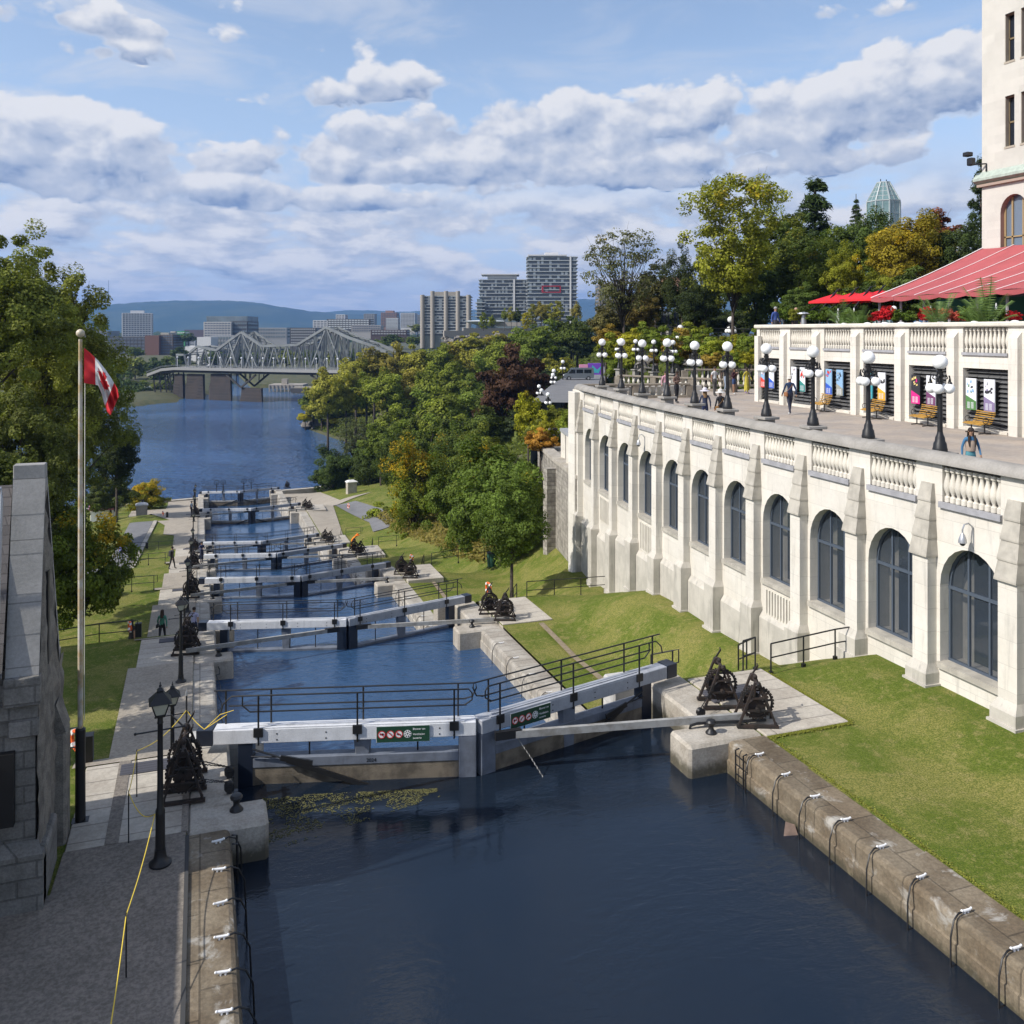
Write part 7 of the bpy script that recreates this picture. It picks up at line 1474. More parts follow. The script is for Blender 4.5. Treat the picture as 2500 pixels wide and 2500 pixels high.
# ---- wooded point and hillside, four ranks
rt = random.Random(21)
def rank(lst, d, word, kinds='rrr', group=None):
    for i, (u, vt, vb, wd, col, tn) in enumerate(lst):
        cw = {G1: 'mid green', G2: 'deep green', G3: 'light olive', G4: 'dark green', G5: 'lime green', MAR: 'dark maroon', OLV: 'brown olive', YG: 'yellow green', PN: 'blackish green'}[col]
        tree(kinds[i % len(kinds)], u, vt, vb + (30 if 100 < d < 280 and wd > 45 else 0), wd * (1.3 if wd > 45 else 1.1), d + rt.uniform(-6, 6), col, '%s tree %s, %s from the left' % (cw, word, ORD[i]), tn * .4, group=group or 'trees of the wooded hillside')
rank([(868, 858, 940, 70, G3, .1), (915, 845, 930, 75, OLV, .1), (965, 835, 930, 80, OLV, .12), (1020, 838, 930, 80, G3, .12), (1070, 836, 925, 75, G1, .05), (1120, 832, 920, 80, G3, .1), (1168, 826, 915, 75, G3, .14), (1215, 818, 900, 75, G1, .03), (1262, 800, 890, 80, G2, 0), (1310, 790, 880, 80, G4, 0)], 262, 'along the crest of the wooded point')
rank([(800, 895, 1000, 75, G3, .1), (845, 905, 990, 70, G3, .12), (895, 905, 985, 75, G1, .1), (945, 895, 985, 80, G1, .15), (1000, 900, 990, 85, OLV, .05), (1055, 890, 985, 85, G1, .0), (1110, 880, 980, 85, G1, .05), (1165, 870, 980, 90, G2, 0), (1215, 862, 960, 85, G1, .05), (1400, 775, 850, 55, G4, 0), (1432, 792, 860, 50, G2, 0)], 240, 'in the upper middle rank of the wooded point')
rank([(765, 935, 1034, 62, G4, .02), (785, 965, 1032, 60, G3, .15), (830, 965, 1026, 70, G1, .1), (875, 965, 1025, 65, G3, .2), (920, 960, 1020, 70, G3, .12), (965, 965, 1035, 80, G1, .05), (745, 1005, 1033, 35, YG, .1), (815, 1018, 1036, 40, YG, .15)], 286, 'along the water of the wooded point')
rank([(1020, 950, 1080, 100, G2, 0), (1085, 940, 1080, 105, G1, .03), (1150, 930, 1070, 105, G2, 0), (965, 985, 1085, 85, G1, .05), (1215, 920, 1050, 100, G4, 0), (1270, 935, 1050, 80, G4, 0)], 185, 'in the lower middle rank above the landing')
rank([(1050, 1010, 1120, 100, G2, .0), (1120, 1000, 1120, 105, G4, .0), (1180, 990, 1110, 100, G4, 0), (985, 1025, 1120, 85, G2, .02), (1245, 1000, 1110, 90, PN, 0), (930, 1030, 1110, 75, G2, 0)], 145, 'in the lowest rank above the lawn trees')
rank([(1255, 838, 985, 130, MAR, 0), (1300, 870, 1020, 120, PN, 0), (1225, 880, 1030, 100, MAR, 0)], 150, 'in the dark group left of the road')
rank([(1340, 780, 850, 95, G2, 0), (1395, 770, 845, 80, G4, 0), (1345, 830, 905, 80, PN, 0), (1410, 800, 850, 80, PN, 0), (1355, 860, 930, 80, G3, .1), (1300, 800, 880, 90, G2, 0)], 205, 'beside the road at the foot of the park')
rank([(1248, 748, 790, 22, G3, .1), (1180, 765, 800, 20, G1, 0), (1200, 768, 802, 18, G1, 0), (1262, 752, 790, 26, G4, 0), (1300, 745, 790, 24, G3, .1), (1322, 735, 790, 34, OLV, .1), (1345, 740, 795, 40, G3, .1), (1362, 738, 790, 28, G3, .1), (1408, 735, 790, 26, OLV, .15), (1232, 752, 785, 16, G1, 0), (1285, 765, 800, 24, YG, 0)], 300, 'among the saplings of the headland park', kinds='rtr', group='young trees on the headland')
rank([(1150, 812, 836, 60, G3, .1), (1210, 806, 830, 60, OLV, .05), (1270, 800, 825, 60, G1, 0), (1100, 832, 850, 50, OLV, .1), (1330, 795, 825, 70, G1, 0)], 272, 'in the low shrubs below the headland walls', kinds='b', group='shrubs on the headland')
# ---- park behind the terrace
GP = 'trees of the park behind the terrace'
tree('o', 1522, 578, 790, 215, 100, (0.098, 0.115, 0.054), 'thinly leaved tree leaning right against the sky', .0, rz=-YAW, lean=0, group=GP, ground=3.5)
tree('v', 1790, 455, 760, 255, 84, (0.196, 0.230, 0.030), 'tall open crowned tree with a bare leaning trunk', -.1, group=GP, ground=4.5)
tree('m', 1890, 470, 790, 220, 96, (0.140, 0.176, 0.030), 'leafy tree just right of the tall open crowned one', .06, group=GP, ground=6)
tree('c', 1990, 440, 800, 230, 104, (0.039, 0.068, 0.024), 'tall dark spruce left of the glass tower', .0, group=GP, ground=7)
tree('m', 1945, 545, 790, 190, 92, (0.070, 0.108, 0.027), 'deep green tree in front of the dark spruce', .0, group=GP); tree('m', 2035, 560, 800, 190, 86, (0.105, 0.149, 0.027), 'mid green tree behind the left end of the upper terrace', .08, group=GP)
tree('m', 2105, 495, 760, 170, 92, (0.070, 0.115, 0.030), 'pointed green tree below the glass tower', .08, group=GP); tree('c', 2090, 488, 600, 60, 100, (0.042, 0.074, 0.027), 'narrow fir tip beside the glass tower', .0, group=GP); tree('m', 2060, 590, 760, 100, 82, (0.196, 0.230, 0.027), 'yellow green tree under the pointed green one', .2, group=GP)
tree('m', 2205, 508, 740, 210, 78, (0.238, 0.216, 0.027), 'golden yellow tree right of the glass tower', .22, group=GP); tree('m', 2290, 530, 740, 150, 84, (0.168, 0.162, 0.030), 'olive yellow tree behind the tent edge', .12, group=GP); tree('r', 2285, 508, 620, 110, 100, (0.168, 0.061, 0.027), 'small reddish crown above the yellow trees', -.3, group=GP)
tree('m', 2350, 520, 740, 130, 76, (0.049, 0.081, 0.027), 'dark green tree left of the hotel corner', .0, group=GP); tree('c', 2395, 385, 700, 120, 78, (0.039, 0.065, 0.027), 'tall dark spruce touching the hotel corner', .0, group=GP)
for i, (u, vt, w_, q) in enumerate([(2120, 690, 150, 'left'), (2220, 700, 170, 'second'), (2320, 690, 160, 'third'), (2400, 700, 150, 'right')]): tree('m', u, vt, 800, w_, dwall(u) + 15, (.05, .085, .02), 'dark green hedge tree behind the upper terrace tables, %s of four' % q, .0, group=GP)
for i, (u, vt, w_) in enumerate([(1560, 745, 130), (1640, 750, 130), (1730, 745, 140), (1820, 740, 130), (1480, 770, 120)]): tree('m', u, vt, 830, w_, 128, (.04, .06, .02), 'dark understorey tree closing the back of the park, %s from the left' % ORD[[1, 2, 3, 4, 0][i]], .0, group=GP)
tree('m', 2152, 528, 700, 120, 96, (.09, .13, .03), 'green crown in front of the foot of the glass tower', .1, group=GP)
for i, (u, vt, vb, wd, d, col, lab) in enumerate([(1600, 640, 800, 110, 118, (0.063, 0.068, 0.027), 'brown green tree right of the leaning bare one'), (1665, 590, 800, 110, 112, (0.042, 0.061, 0.024), 'dark tree with a domed top in the park'), (1725, 600, 800, 110, 104, (0.105, 0.135, 0.027), 'green tree behind the left of the tall open one'), (1700, 680, 820, 120, 98, (0.039, 0.061, 0.024), 'dark low tree beside the park lamps'), (1845, 640, 810, 140, 90, (0.049, 0.081, 0.027), 'dark green tree under the tall open one'), (1560, 700, 830, 100, 108, (0.140, 0.121, 0.041), 'brown yellow tree behind the bare trunk'), (1480, 730, 850, 90, 112, (0.098, 0.101, 0.041), 'grey olive tree left of the bare trunk'), (1950, 690, 800, 110, 80, (0.070, 0.115, 0.027), 'low green tree behind the patio heater'), (2240, 650, 760, 130, 66, (0.070, 0.108, 0.027), 'green tree low behind the tent edge'), (2160, 660, 760, 110, 70, (0.168, 0.203, 0.027), 'yellow green bush tree behind the red parasols')]): tree('m' if i % 2 else 'r', u, vt, vb, wd, d, col, lab, .03, group=GP)
# bushes on the bank behind the lamps
bk = [(1500, 830, 900, 70, 92), (1500, 810, 900, 90, 90), (1550, 800, 880, 90, 88), (1605, 795, 885, 100, 84), (1660, 800, 890, 100, 82), (1715, 800, 885, 100, 78), (1760, 820, 895, 90, 74), (1800, 815, 900, 90, 72), (1835, 800, 900, 80, 70), (1480, 790, 860, 80, 98), (1570, 785, 850, 80, 96), (1690, 785, 850, 90, 92), (1530, 835, 905, 60, 86), (1640, 845, 905, 70, 78), (1740, 860, 905, 70, 72), (1790, 860, 905, 60, 69), (1545, 860, 905, 60, 84), (1830, 850, 905, 50, 66), (1500, 870, 930, 50, 82), (1585, 860, 900, 50, 80)]
for i, (u, vt, vb, wd, d) in enumerate(bk):
    col = [(0.140, 0.203, 0.030), (0.182, 0.230, 0.030), (0.252, 0.270, 0.027), (0.119, 0.176, 0.027), (0.238, 0.189, 0.041)][i % 5]; tree('b' if i % 2 else 'r', u, vt, vb, wd, d, col, '%s bush on the bank behind the terrace lamps, %s in the thicket' % (['mid green', 'light green', 'lime yellow', 'deep green', 'tan olive'][i % 5], ORD[i]), .06, name='bush', cat='bush', group='bushes on the bank behind the lamps')
# ---- far shore, low resolution crowns
far = [(240, 880, 960, 60, 470), (285, 870, 940, 60, 480), (330, 868, 930, 65, 500), (375, 870, 925, 60, 520), (415, 866, 915, 55, 540), (300, 905, 985, 60, 450), (345, 925, 965, 60, 455), (270, 930, 1000, 70, 430), (380, 900, 950, 50, 500), (450, 868, 900, 40, 600), (315, 950, 985, 45, 440), (480, 930, 960, 40, 520), (520, 925, 958, 40, 530), (560, 930, 958, 40, 540), (610, 930, 955, 50, 560), (655, 925, 950, 45, 580), (700, 925, 950, 50, 590), (740, 915, 945, 40, 600), (205, 850, 960, 80, 450), (960, 815, 845, 60, 560), (1010, 820, 845, 55, 540), (1060, 818, 842, 60, 500), (1110, 815, 838, 50, 480), (460, 812, 840, 40, 800), (330, 845, 875, 50, 620), (640, 850, 900, 60, 640), (700, 850, 900, 60, 640), (580, 850, 900, 60, 640), (760, 850, 900, 60, 640), (520, 850, 900, 60, 640), (820, 850, 900, 60, 640), (880, 848, 895, 60, 640), (935, 826, 850, 60, 620), (850, 815, 835, 50, 820), (1020, 790, 815, 50, 900), (440, 845, 885, 50, 600), (160, 900, 980, 80, 430), (560, 838, 862, 50, 700), (380, 930, 975, 45, 445), (345, 930, 985, 60, 436), (410, 925, 972, 50, 446), (300, 940, 995, 70, 425), (440, 930, 970, 40, 470)]
for i, (u, vt, vb, wd, d) in enumerate(far):
    col = [(0.084, 0.128, 0.030), (0.063, 0.101, 0.027), (0.126, 0.162, 0.034), (0.049, 0.081, 0.024)][i % 4]; side = 'left of the bridge' if u < 450 else 'behind the bridge' if u < 900 else 'right of the bridge'
    tree('w', u, vt, vb, wd, d, col, '%s far shore tree %s, %s along the bank' % (['mid green', 'deep green', 'light green', 'dark'][i % 4], side, ORD[i % 20] if i < 20 else 'another ' + ORD[i % 20]), .02, group='trees on the far shore', ground=None)
# undergrowth carpets that nobody could count
def carpet(name, label, pts_fn, n, ls, col, seed, turn=0.0):
    rg = np.random.default_rng(seed); P = np.array([pts_fn(rg) for _ in range(n)]); nrm = rg.normal(size=(n, 3)) * .6 + np.array([-.2, -.3, 1.0]); nrm /= np.linalg.norm(nrm, axis=1)[:, None]; a = np.cross(nrm, rg.normal(size=(n, 3))); a /= np.linalg.norm(a, axis=1)[:, None]; b = np.cross(nrm, a); s_ = ls * rg.uniform(.6, 1.4, n)[:, None]
    vs = np.stack([P - a * s_, P - b * s_ * .6, P + a * s_, P + b * s_ * .6], 1).reshape(-1, 3); me = bpy.data.meshes.new(name); me.vertices.add(4 * n); me.vertices.foreach_set('co', vs.ravel()); me.loops.add(4 * n); me.loops.foreach_set('vertex_index', np.arange(4 * n)); me.polygons.add(n); me.polygons.foreach_set('loop_start', np.arange(n) * 4); me.polygons.foreach_set('loop_total', np.full(n, 4)); me.update()
    for nm, v in (('tint', rg.uniform(.6, 1.4, n)), ('turn', rg.uniform(0, .8, n))): at = me.attributes.new(nm, 'FLOAT', 'FACE'); at.data.foreach_set('value', v.astype(np.float32))
    me.materials.append(leafm); o = bpy.data.objects.new(name, me); C.objects.link(o); o.color = (*col, turn); return tag(o, label, 'undergrowth', kind='stuff')
def f1(rg): x, y = rg.uniform(33, 75), rg.uniform(53, 125); return (x, y, groundz(x, y) + rg.uniform(0, .5) + .5 * mnoise.noise(V(x * .3, y * .3, 0)))
carpet('undergrowth', 'green undergrowth covering the bank behind the terrace', f1, 42000, .26, (.10, .14, .022), 1, .15)
def f2(rg):
    while True:
        x, y = rg.uniform(26, 150), rg.uniform(62, 330); z = groundz(x, y)
        if z > -21.2: return (x, y, z + rg.uniform(0, .8))
carpet('undergrowth', 'shrubby undergrowth under the trees of the hillside and headland', f2, 60000, .6, (.075, .105, .022), 2, .1)
def f3(rg): x, y = rg.uniform(20.5, 26), rg.uniform(66, 112); return (x, y, gz(x, y) + rg.uniform(0, .6))
carpet('undergrowth', 'tan and green weeds at the foot of the wooded slope by the right lawn', f3, 9000, .16, (.17, .16, .05), 3, .1)
# real blades along the nearest grass edges, so the lawn does not end in a clean line
def f4(rg): 
    e_ = rg.integers(0, 3)
    if e_ == 0: x, y = 13.2 + abs(rg.normal()) * .05, rg.uniform(8, 18.7)
    elif e_ == 1: x, y = rg.uniform(13.2, 15.7), 18.72 - abs(rg.normal()) * .05
    else: x, y = 15.68 + abs(rg.normal()) * .05, rg.uniform(18.7, 22.4)
    return (x, y, gz(x, y) + .03)
carpet('grass_tufts', 'ragged grass tufts along the edges of the near right lawn', f4, 9000, .018, (.16, .19, .04), 4)
# ---- planting on the upper terrace: palms and flower tubs
def palm(u, d, h, lab):
    p = atd(u, 780, dwall(u) + 1.6); r = thing('potted_palm', lab, 'palm', (p.x, p.y, 9.55), 0, 'palms on the upper terrace'); B = MB(); B.lathe([(.2, 0), (.26, .4)], 10); B.build('pot', mat('terracotta', (.3, .15, .09), .8), r); rr = random.Random(int(u)); B = MB()
    for i in range(17):
        a = rr.uniform(0, 6.28); L = h * rr.uniform(.35, .6); up = rr.uniform(.45, 1.0); P = [V(cos(a) * L * k, sin(a) * L * k, .45 + h * up * (1.5 * k - .75 * k * k * (1.4 - up))) for k in (0, .2, .4, .6, .8, 1.0)]
        B.tube(P, .012, 4)
        for A_, B__ in zip(P[1:], P[2:]):
            for q in range(4):
                c = A_.lerp(B__, q / 4); t_ = (B__ - A_).normalized(); n_ = t_.cross(V(0, 0, 1)).normalized()
                for s_ in (-1, 1): e_ = c + n_ * s_ * .26 + t_ * .14 - V(0, 0, .1); B.face(c, c + t_ * .045, e_)
    B.build('fronds', mat('palm_green', (.10, .17, .03), .6), r)
palm(2292, 41, 1.7, 'palm under the middle of the tent edge'); palm(2412, 38, 2.0, 'large bright palm near the right edge behind the parapet'); palm(2058, 52, 1.7, 'palm beside the red parasols'); palm(2385, 40, 1.2, 'smaller palm left of the large bright one'); palm(2100, 50, 1.2, 'small palm under the right parasol')
fl_ = [(1915, 'leafy'), (1940, 'yellow'), (1990, 'leafy'), (2020, 'leafy'), (2075, 'leafy'), (2140, 'red'), (2165, 'red'), (2190, 'leafy'), (2225, 'leafy'), (2262, 'red'), (2310, 'pink'), (2340, 'pink'), (2365, 'leafy'), (2440, 'leafy'), (2470, 'red')]
for i, (u, k) in enumerate(fl_):
    tree('w', u, 745 + (i % 3) * 6, 790, 40, dwall(u) + 2 + (i % 4) * .5, {'leafy': (.07, .12, .02), 'yellow': (.16, .19, .03), 'red': (.40, .02, .03), 'pink': (.45, .12, .10)}[k], '%s flowering shrub behind the upper parapet, %s from the left' % ({'leafy': 'green', 'yellow': 'yellowish', 'red': 'red', 'pink': 'pink'}[k], ORD[i]), -.3, name='potted_shrub', cat='shrub', ground=9.55, group='potted shrubs on the upper terrace')
# ================================================================ people
def skinmesh(nodes, edges, radii, name='body'):
    me = bpy.data.meshes.new(name); me.from_pydata(nodes, edges, []); o = bpy.data.objects.new(name, me); C.objects.link(o)
    md = o.modifiers.new('s', 'SKIN'); 
    for i, v in enumerate(me.skin_vertices[0].data): r_ = radii[i]; v.radius = r_ if isinstance(r_, tuple) else (r_, r_); v.use_root = (i == 0)
    md.use_smooth_shade = True; s2 = o.modifiers.new('d', 'SUBSURF'); s2.levels = 1
    dg = bpy.context.evaluated_depsgraph_get(); ev = o.evaluated_get(dg); m2 = bpy.data.meshes.new_from_object(ev); bpy.data.objects.remove(o); return m2
CM = {}
def cmat(c):
    k = tuple(round(x, 3) for x in c)
    if k not in CM: CM[k] = mat('cloth_%d' % len(CM), c, .85, var=.12, vscale=12)
    return CM[k]
SKN = {'l': mat('skin_light', (.50, .30, .22), .6), 'm': mat('skin_medium', (.33, .19, .12), .6), 'd': mat('skin_dark', (.10, .055, .035), .6)}
def person(label, p, rz, h=1.7, top=(.1, .1, .1), leg=(.05, .05, .06), skin='l', hair=(.03, .02, .015), pose='walk', sleeve=1, shorts=False, skirt=None, hat=None, bag=None, longhair=False, dress=False, shoe=(.05, .05, .05), group=None, cloak=None, bend=0.0, female=False):
    s_ = h / 1.7 * 1.09; st = .20 if pose == 'walk' else .05
    N = {}; E_ = []; Rr = []; names = []
    def nd(n, x, y, z, r): N[n] = len(names); names.append(n); Rr.append(r); return pts.append(V(x, y, z))
    pts = []; fw = .9 if female else 1.0
    nd('pelvis', 0, 0, .95, (.145, .105)); nd('waist', 0, .01, 1.10, (.125 * fw, .095)); nd('chest', 0, .015, 1.30, (.155 * fw, .11)); nd('neckb', 0, 0, 1.44, (.07, .07)); nd('neck', 0, -.01, 1.50, .05); nd('head', 0, -.02, 1.60, (.078, .09)); nd('crown', 0, -.015, 1.69, .055)
    for sx, a in ((-1, 1), (1, -1)):
        q = st * a; t_ = 'L' if sx < 0 else 'R'
        nd('hip' + t_, sx * .09, 0, .88, .09); nd('knee' + t_, sx * .095, -q * .5, .49, .058); nd('ankle' + t_, sx * .095, -q * 1.0 + .03, .09, .04); nd('toe' + t_, sx * .105, -q * 1.0 - .12, .035, .035)
        ar_ = -q * .9; bent = pose in ('hold', 'phone')
        nd('sh' + t_, sx * .175 * fw, .01, 1.40, .055); nd('elb' + t_, sx * (.24 if pose != 'phone' else .2), .02 + (-ar_ * .5 if not bent else 0), 1.13, .04)
        if pose == 'phone' or (pose == 'hold'): nd('wr' + t_, sx * .12, -.22, 1.18 if pose == 'hold' else 1.38, .03); nd('ha' + t_, sx * .05, -.27, 1.2 if pose == 'hold' else 1.44, .035)
        else: nd('wr' + t_, sx * .26, -ar_ * 1.1 * -1 * -1 * .9 if False else (-.04 + ar_ * -.9), .90, .03); nd('ha' + t_, sx * .26, (-.06 + ar_ * -1.0), .80, .036)
    E_ = [(N[a], N[b]) for a, b in [('pelvis', 'waist'), ('waist', 'chest'), ('chest', 'neckb'), ('neckb', 'neck'), ('neck', 'head'), ('head', 'crown')] + sum([[('pelvis', 'hip' + t_), ('hip' + t_, 'knee' + t_), ('knee' + t_, 'ankle' + t_), ('ankle' + t_, 'toe' + t_), ('chest', 'sh' + t_), ('sh' + t_, 'elb' + t_), ('elb' + t_, 'wr' + t_), ('wr' + t_, 'ha' + t_)] for t_ in 'LR'], [])]
    if bend:      # lean the upper body forward at the hips
        M = Matrix.Translation((0, 0, .95)) @ Matrix.Rotation(bend, 4, 'X') @ Matrix.Translation((0, 0, -.95))
        pts = [M @ q if n[:3] not in ('hip', 'kne', 'ank', 'toe', 'pel') else q for n, q in zip(names, pts)]
    me = skinmesh([tuple(q * s_) for q in pts], E_, [tuple(x * s_ for x in r_) if isinstance(r_, tuple) else r_ * s_ for r_ in Rr])
    ms = [SKN[skin], cmat(top), cmat(leg), cmat(shoe), cmat(hair)]
    for m_ in ms: me.materials.append(m_)
    P = [q * s_ for q in pts]
    def near(c):
        best = None
        for a, b in E_:
            A, B_ = P[a], P[b]; d = B_ - A; k = max(0, min(1, (c - A).dot(d) / d.length_squared)); q = (c - A - d * k).length
            if best is None or q < best[0]: best = (q, names[a], names[b], k)
        return best
    for f in me.polygons:
        q, a, b, k = near(f.center); i = 1
        if a in ('neck', 'head') or b in ('head', 'crown') or (a == 'neckb' and k > .4): i = 0
        elif a[:3] in ('hip',) : i = 2 if not (shorts and k > .55) else 0
        elif a[:3] == 'kne': i = 2 if not (shorts or skirt) else 0
        elif a[:3] == 'ank': i = 3
        elif b[:3] == 'hip' or (a == 'pelvis' and k < .35): i = 2 if not dress else 1
        elif a[:3] == 'elb': i = 1 if sleeve else 0
        elif a[:2] == 'wr': i = 0
        elif a[:2] == 'sh' and not sleeve and k > .5: i = 0
        f.material_index = i
    hd = P[N['head']]; r = thing('person', label, 'person', tuple(p), rz, group); o = bpy.data.objects.new('body', me); C.objects.link(o); o.parent = r
    B = MB()      # face: nose, ears, eyes, mouth belong to the head
    B.ball(hd + V(0, -.092, -.005) * s_, .014 * s_, 6); B.ball(hd + V(-.08, 0, 0) * s_, .018 * s_, 6, (.5, 1, 1.3)); B.ball(hd + V(.08, 0, 0) * s_, .018 * s_, 6, (.5, 1, 1.3)); B.build('face_features', SKN[skin], r, smooth=True)
    B = MB(); B.ball(hd + V(-.03, -.083, .02) * s_, .010 * s_, 6); B.ball(hd + V(.03, -.083, .02) * s_, .010 * s_, 6); B.box(hd.x - .022 * s_, hd.x + .022 * s_, hd.y - .09 * s_, hd.y - .075 * s_, hd.z - .042 * s_, hd.z - .034 * s_); B.build('eyes_and_mouth', cmat((.06, .02, .02)), r)
    B = MB(); B.ball(hd + V(0, .012, .045) * s_, .096 * s_, 12, (.92, 1.03, .88)); 
    if longhair: B.mesh(*(lambda n: ([hd + V(.09 * cos(a), .03 + .08 * sin(a), .02) * s_ for a in n] + [hd + V(.115 * cos(a), .04 + .09 * sin(a), -.28) * s_ for a in n], [(i, i + 1, len(n) + i + 1, len(n) + i) for i in range(len(n) - 1)]))([x * pi / 8 - .3 for x in range(0, 10)]))
    if not hat: B.build('hair', cmat(hair), r, smooth=True)
    else: B.build('hair', cmat(hair), r, smooth=True); B = MB(); hr = 1.35 if hat[0] > .6 else .75; B.lathe([(.17 * s_ * hr, -.03 * s_), (.165 * s_ * hr, .0), (.112 * s_, .02 * s_), (.105 * s_, .10 * s_), (.06 * s_, .135 * s_)], 16, tuple(hd + V(0, 0, .045) * s_)); B.build('hat', cmat(hat), r, smooth=True)
    if skirt or dress:
        c = skirt or top; zt, zb = (1.08, .50) if skirt else (1.12, .22); B = MB(); n = 18
        B.lathe([(.125 * s_, zt * s_), (.16 * s_, (zt * .65 + zb * .35) * s_), (.20 * s_, zb * s_)], n, M=Matrix.Diagonal((1, .85, 1, 1))); B.build('skirt' if skirt else 'dress', cmat(c), r, smooth=True)
    if cloak: B = MB(); B.lathe([(.07 * s_, 1.62 * s_), (.13 * s_, 1.55 * s_), (.23 * s_, 1.36 * s_), (.30 * s_, .9 * s_), (.33 * s_, .08 * s_)], 18, M=Matrix.Diagonal((1, .75, 1, 1))); B.build('robe', cmat(cloak), r, smooth=True)
    if bag == 'back': B = MB(); B.box(-.14 * s_, .14 * s_, .10 * s_, .25 * s_, 1.0 * s_, 1.42 * s_, bev=.04); B.build('backpack', cmat((.03, .03, .035)), r)
    if bag and bag != 'back': B = MB(); B.box(.17 * s_, .27 * s_, -.06 * s_, .18 * s_, .82 * s_, 1.02 * s_, bev=.03); B.tube([V(.22, .05, 1.0) * s_, V(.02, .16, 1.25) * s_, V(-.14, .03, 1.42) * s_], .012, 5); B.build('bag', cmat(bag), r)
    return r
AW = pi - YAW   # facing away from the camera (a figure faces -y when its angle is 0)
T = 5.805
def onT(u, v, z=T): p = un(u, v, z); return (p.x, p.y, z)
person('long haired girl in a tan vest over blue sleeves behind the parapet at the right', (20.0, 19.03, T), -.35, 1.42, (.05, .16, .30), (.08, .25, .30), 'm', female=True, longhair=True, pose='stand', group='people on the lower terrace')
gp_ = [o for o in bpy.data.objects if o.get('label', '').startswith('long haired girl')][0]; B = MB(); B.lathe([(.155, 0), (.165, .12), (.15, .25), (.10, .30)], 16, (0, .012, .92), M=Matrix.Diagonal((.86, .72, 1, 1))); B.build('vest', cmat((.36, .28, .22)), gp_, smooth=True)
B = MB(); B.tube([(-.07, -.06, 1.36), (-.09, -.08, 1.22), (-.08, -.10, 1.05)], [.03, .035, .015], 6); B.tube([(.07, -.06, 1.36), (.09, -.08, 1.22), (.08, -.10, 1.05)], [.03, .035, .015], 6); B.build('front_hair', cmat((.03, .02, .015)), gp_, smooth=True)
person('walker in a navy jacket and pale cap passing the second louvred bay', onT(1928, 1012), AW + .2, 1.75, (.015, .035, .09), (.03, .035, .06), 'm', hat=(.60, .58, .52), bag=(.28, .12, .05), shoe=(.5, .5, .5), group='people on the lower terrace')
person('woman in a yellow patterned dress by the corner of the upper wall', onT(1823, 961), .3, 1.62, (.45, .38, .05), (.45, .38, .05), 'd', dress=True, female=True, shoe=(.3, .2, .4), group='people on the lower terrace')
person('woman in a dark top and blue shorts holding a phone', onT(1792, 963), .4, 1.62, (.05, .012, .02), (.03, .06, .16), 'm', pose='phone', shorts=True, longhair=True, female=True, sleeve=1, shoe=(.5, .5, .5), group='people on the lower terrace')
person('man in a dark shirt and pale jeans half hidden by a lamp post', onT(1772, 958), .2, 1.72, (.02, .02, .025), (.25, .30, .38), 'd', pose='walk', sleeve=0, group='people on the lower terrace')
person('man in a white shirt and grey trousers with a backpack', onT(1745, 967), .25, 1.75, (.62, .62, .62), (.10, .095, .09), 'm', bag='back', pose='stand', sleeve=0, group='people on the lower terrace')
person('man in a brown patterned shirt and black trousers', onT(1652, 984), .3, 1.72, (.16, .10, .08), (.012, .012, .015), 'd', pose='hold', sleeve=1, group='people on the lower terrace')
person('person in a pink top behind a lamp post', onT(1624, 975), .2, 1.6, (.55, .30, .36), (.2, .2, .2), 'm', pose='stand', female=True, group='people on the lower terrace')
person('woman in a white sun hat and dark blue clothes seen from behind', onT(1721, 1040), AW, 1.5, (.03, .04, .08), (.02, .03, .09), 'l', hat=(.62, .60, .66), longhair=True, hair=(.22, .13, .06), pose='stand', female=True, group='people on the lower terrace')
person('person in a white sun hat and black jacket beside the lamp post', onT(1759, 1046), AW + .4, 1.5, (.015, .015, .02), (.03, .03, .03), 'l', hat=(.66, .65, .62), pose='stand', bag=(.2, .1, .03), group='people on the lower terrace')
zp = gz(-1.6, 52.4) + .06
def onL(x, y): return (x, y, gz(x, y) + .07)
person('woman in a green top and black trousers walking away on the left path', (-1.92, 51.8, gz(-1.9, 51.8) + .06), AW + .1, 1.66, (.06, .22, .15), (.02, .02, .025), 'm', bag=(.02, .02, .02), female=True, longhair=True, hair=(.05, .03, .02), group='people on the left bank')
person('woman in a black top and dark skirt on the grass beside the left path', onL(-3.35, 50.5), AW - .3, 1.66, (.015, .012, .015), (.03, .02, .03), 'm', female=True, longhair=True, skirt=(.04, .03, .03), sleeve=0, group='people on the left bank')
person('man in a pale shirt behind a lantern post', (-.30, 51.5, gz(-.5, 51.5) + .06), AW, 1.72, (.42, .42, .60), (.03, .04, .08), 'm', pose='walk', sleeve=0, group='people on the left bank')
person('person in black with a dark bag at the far steps on the left', onL(-2.2, 80.6), AW - .6, 1.75, (.02, .02, .025), (.02, .02, .02), 'm', bag='back', group='people on the left bank')
person('person in dark blue standing on the lock edge at the fourth gate', (.15, 81.9, LV[3] + .05), .6, 1.72, (.04, .05, .12), (.04, .045, .08), 'm', pose='hold', group='people on the left bank')
person('man in a lilac shirt walking on the left river road', onL(-7.6, 99), AW, 1.75, (.28, .28, .62), (.05, .07, .14), 'm', sleeve=0, group='people on the left bank')
person('person wrapped in a long dark brown robe on the left river road', onL(-6.6, 99.4), AW, 1.72, (.03, .012, .012), (.03, .012, .012), 'm', cloak=(.035, .014, .014), group='people on the left bank')
person('person in a pale blue top beside the far lantern posts', (-1.0, 121, LV[5] + .05), 1.0, 1.7, (.42, .52, .62), (.05, .05, .06), 'm', pose='stand', sleeve=0, group='people on the left bank')
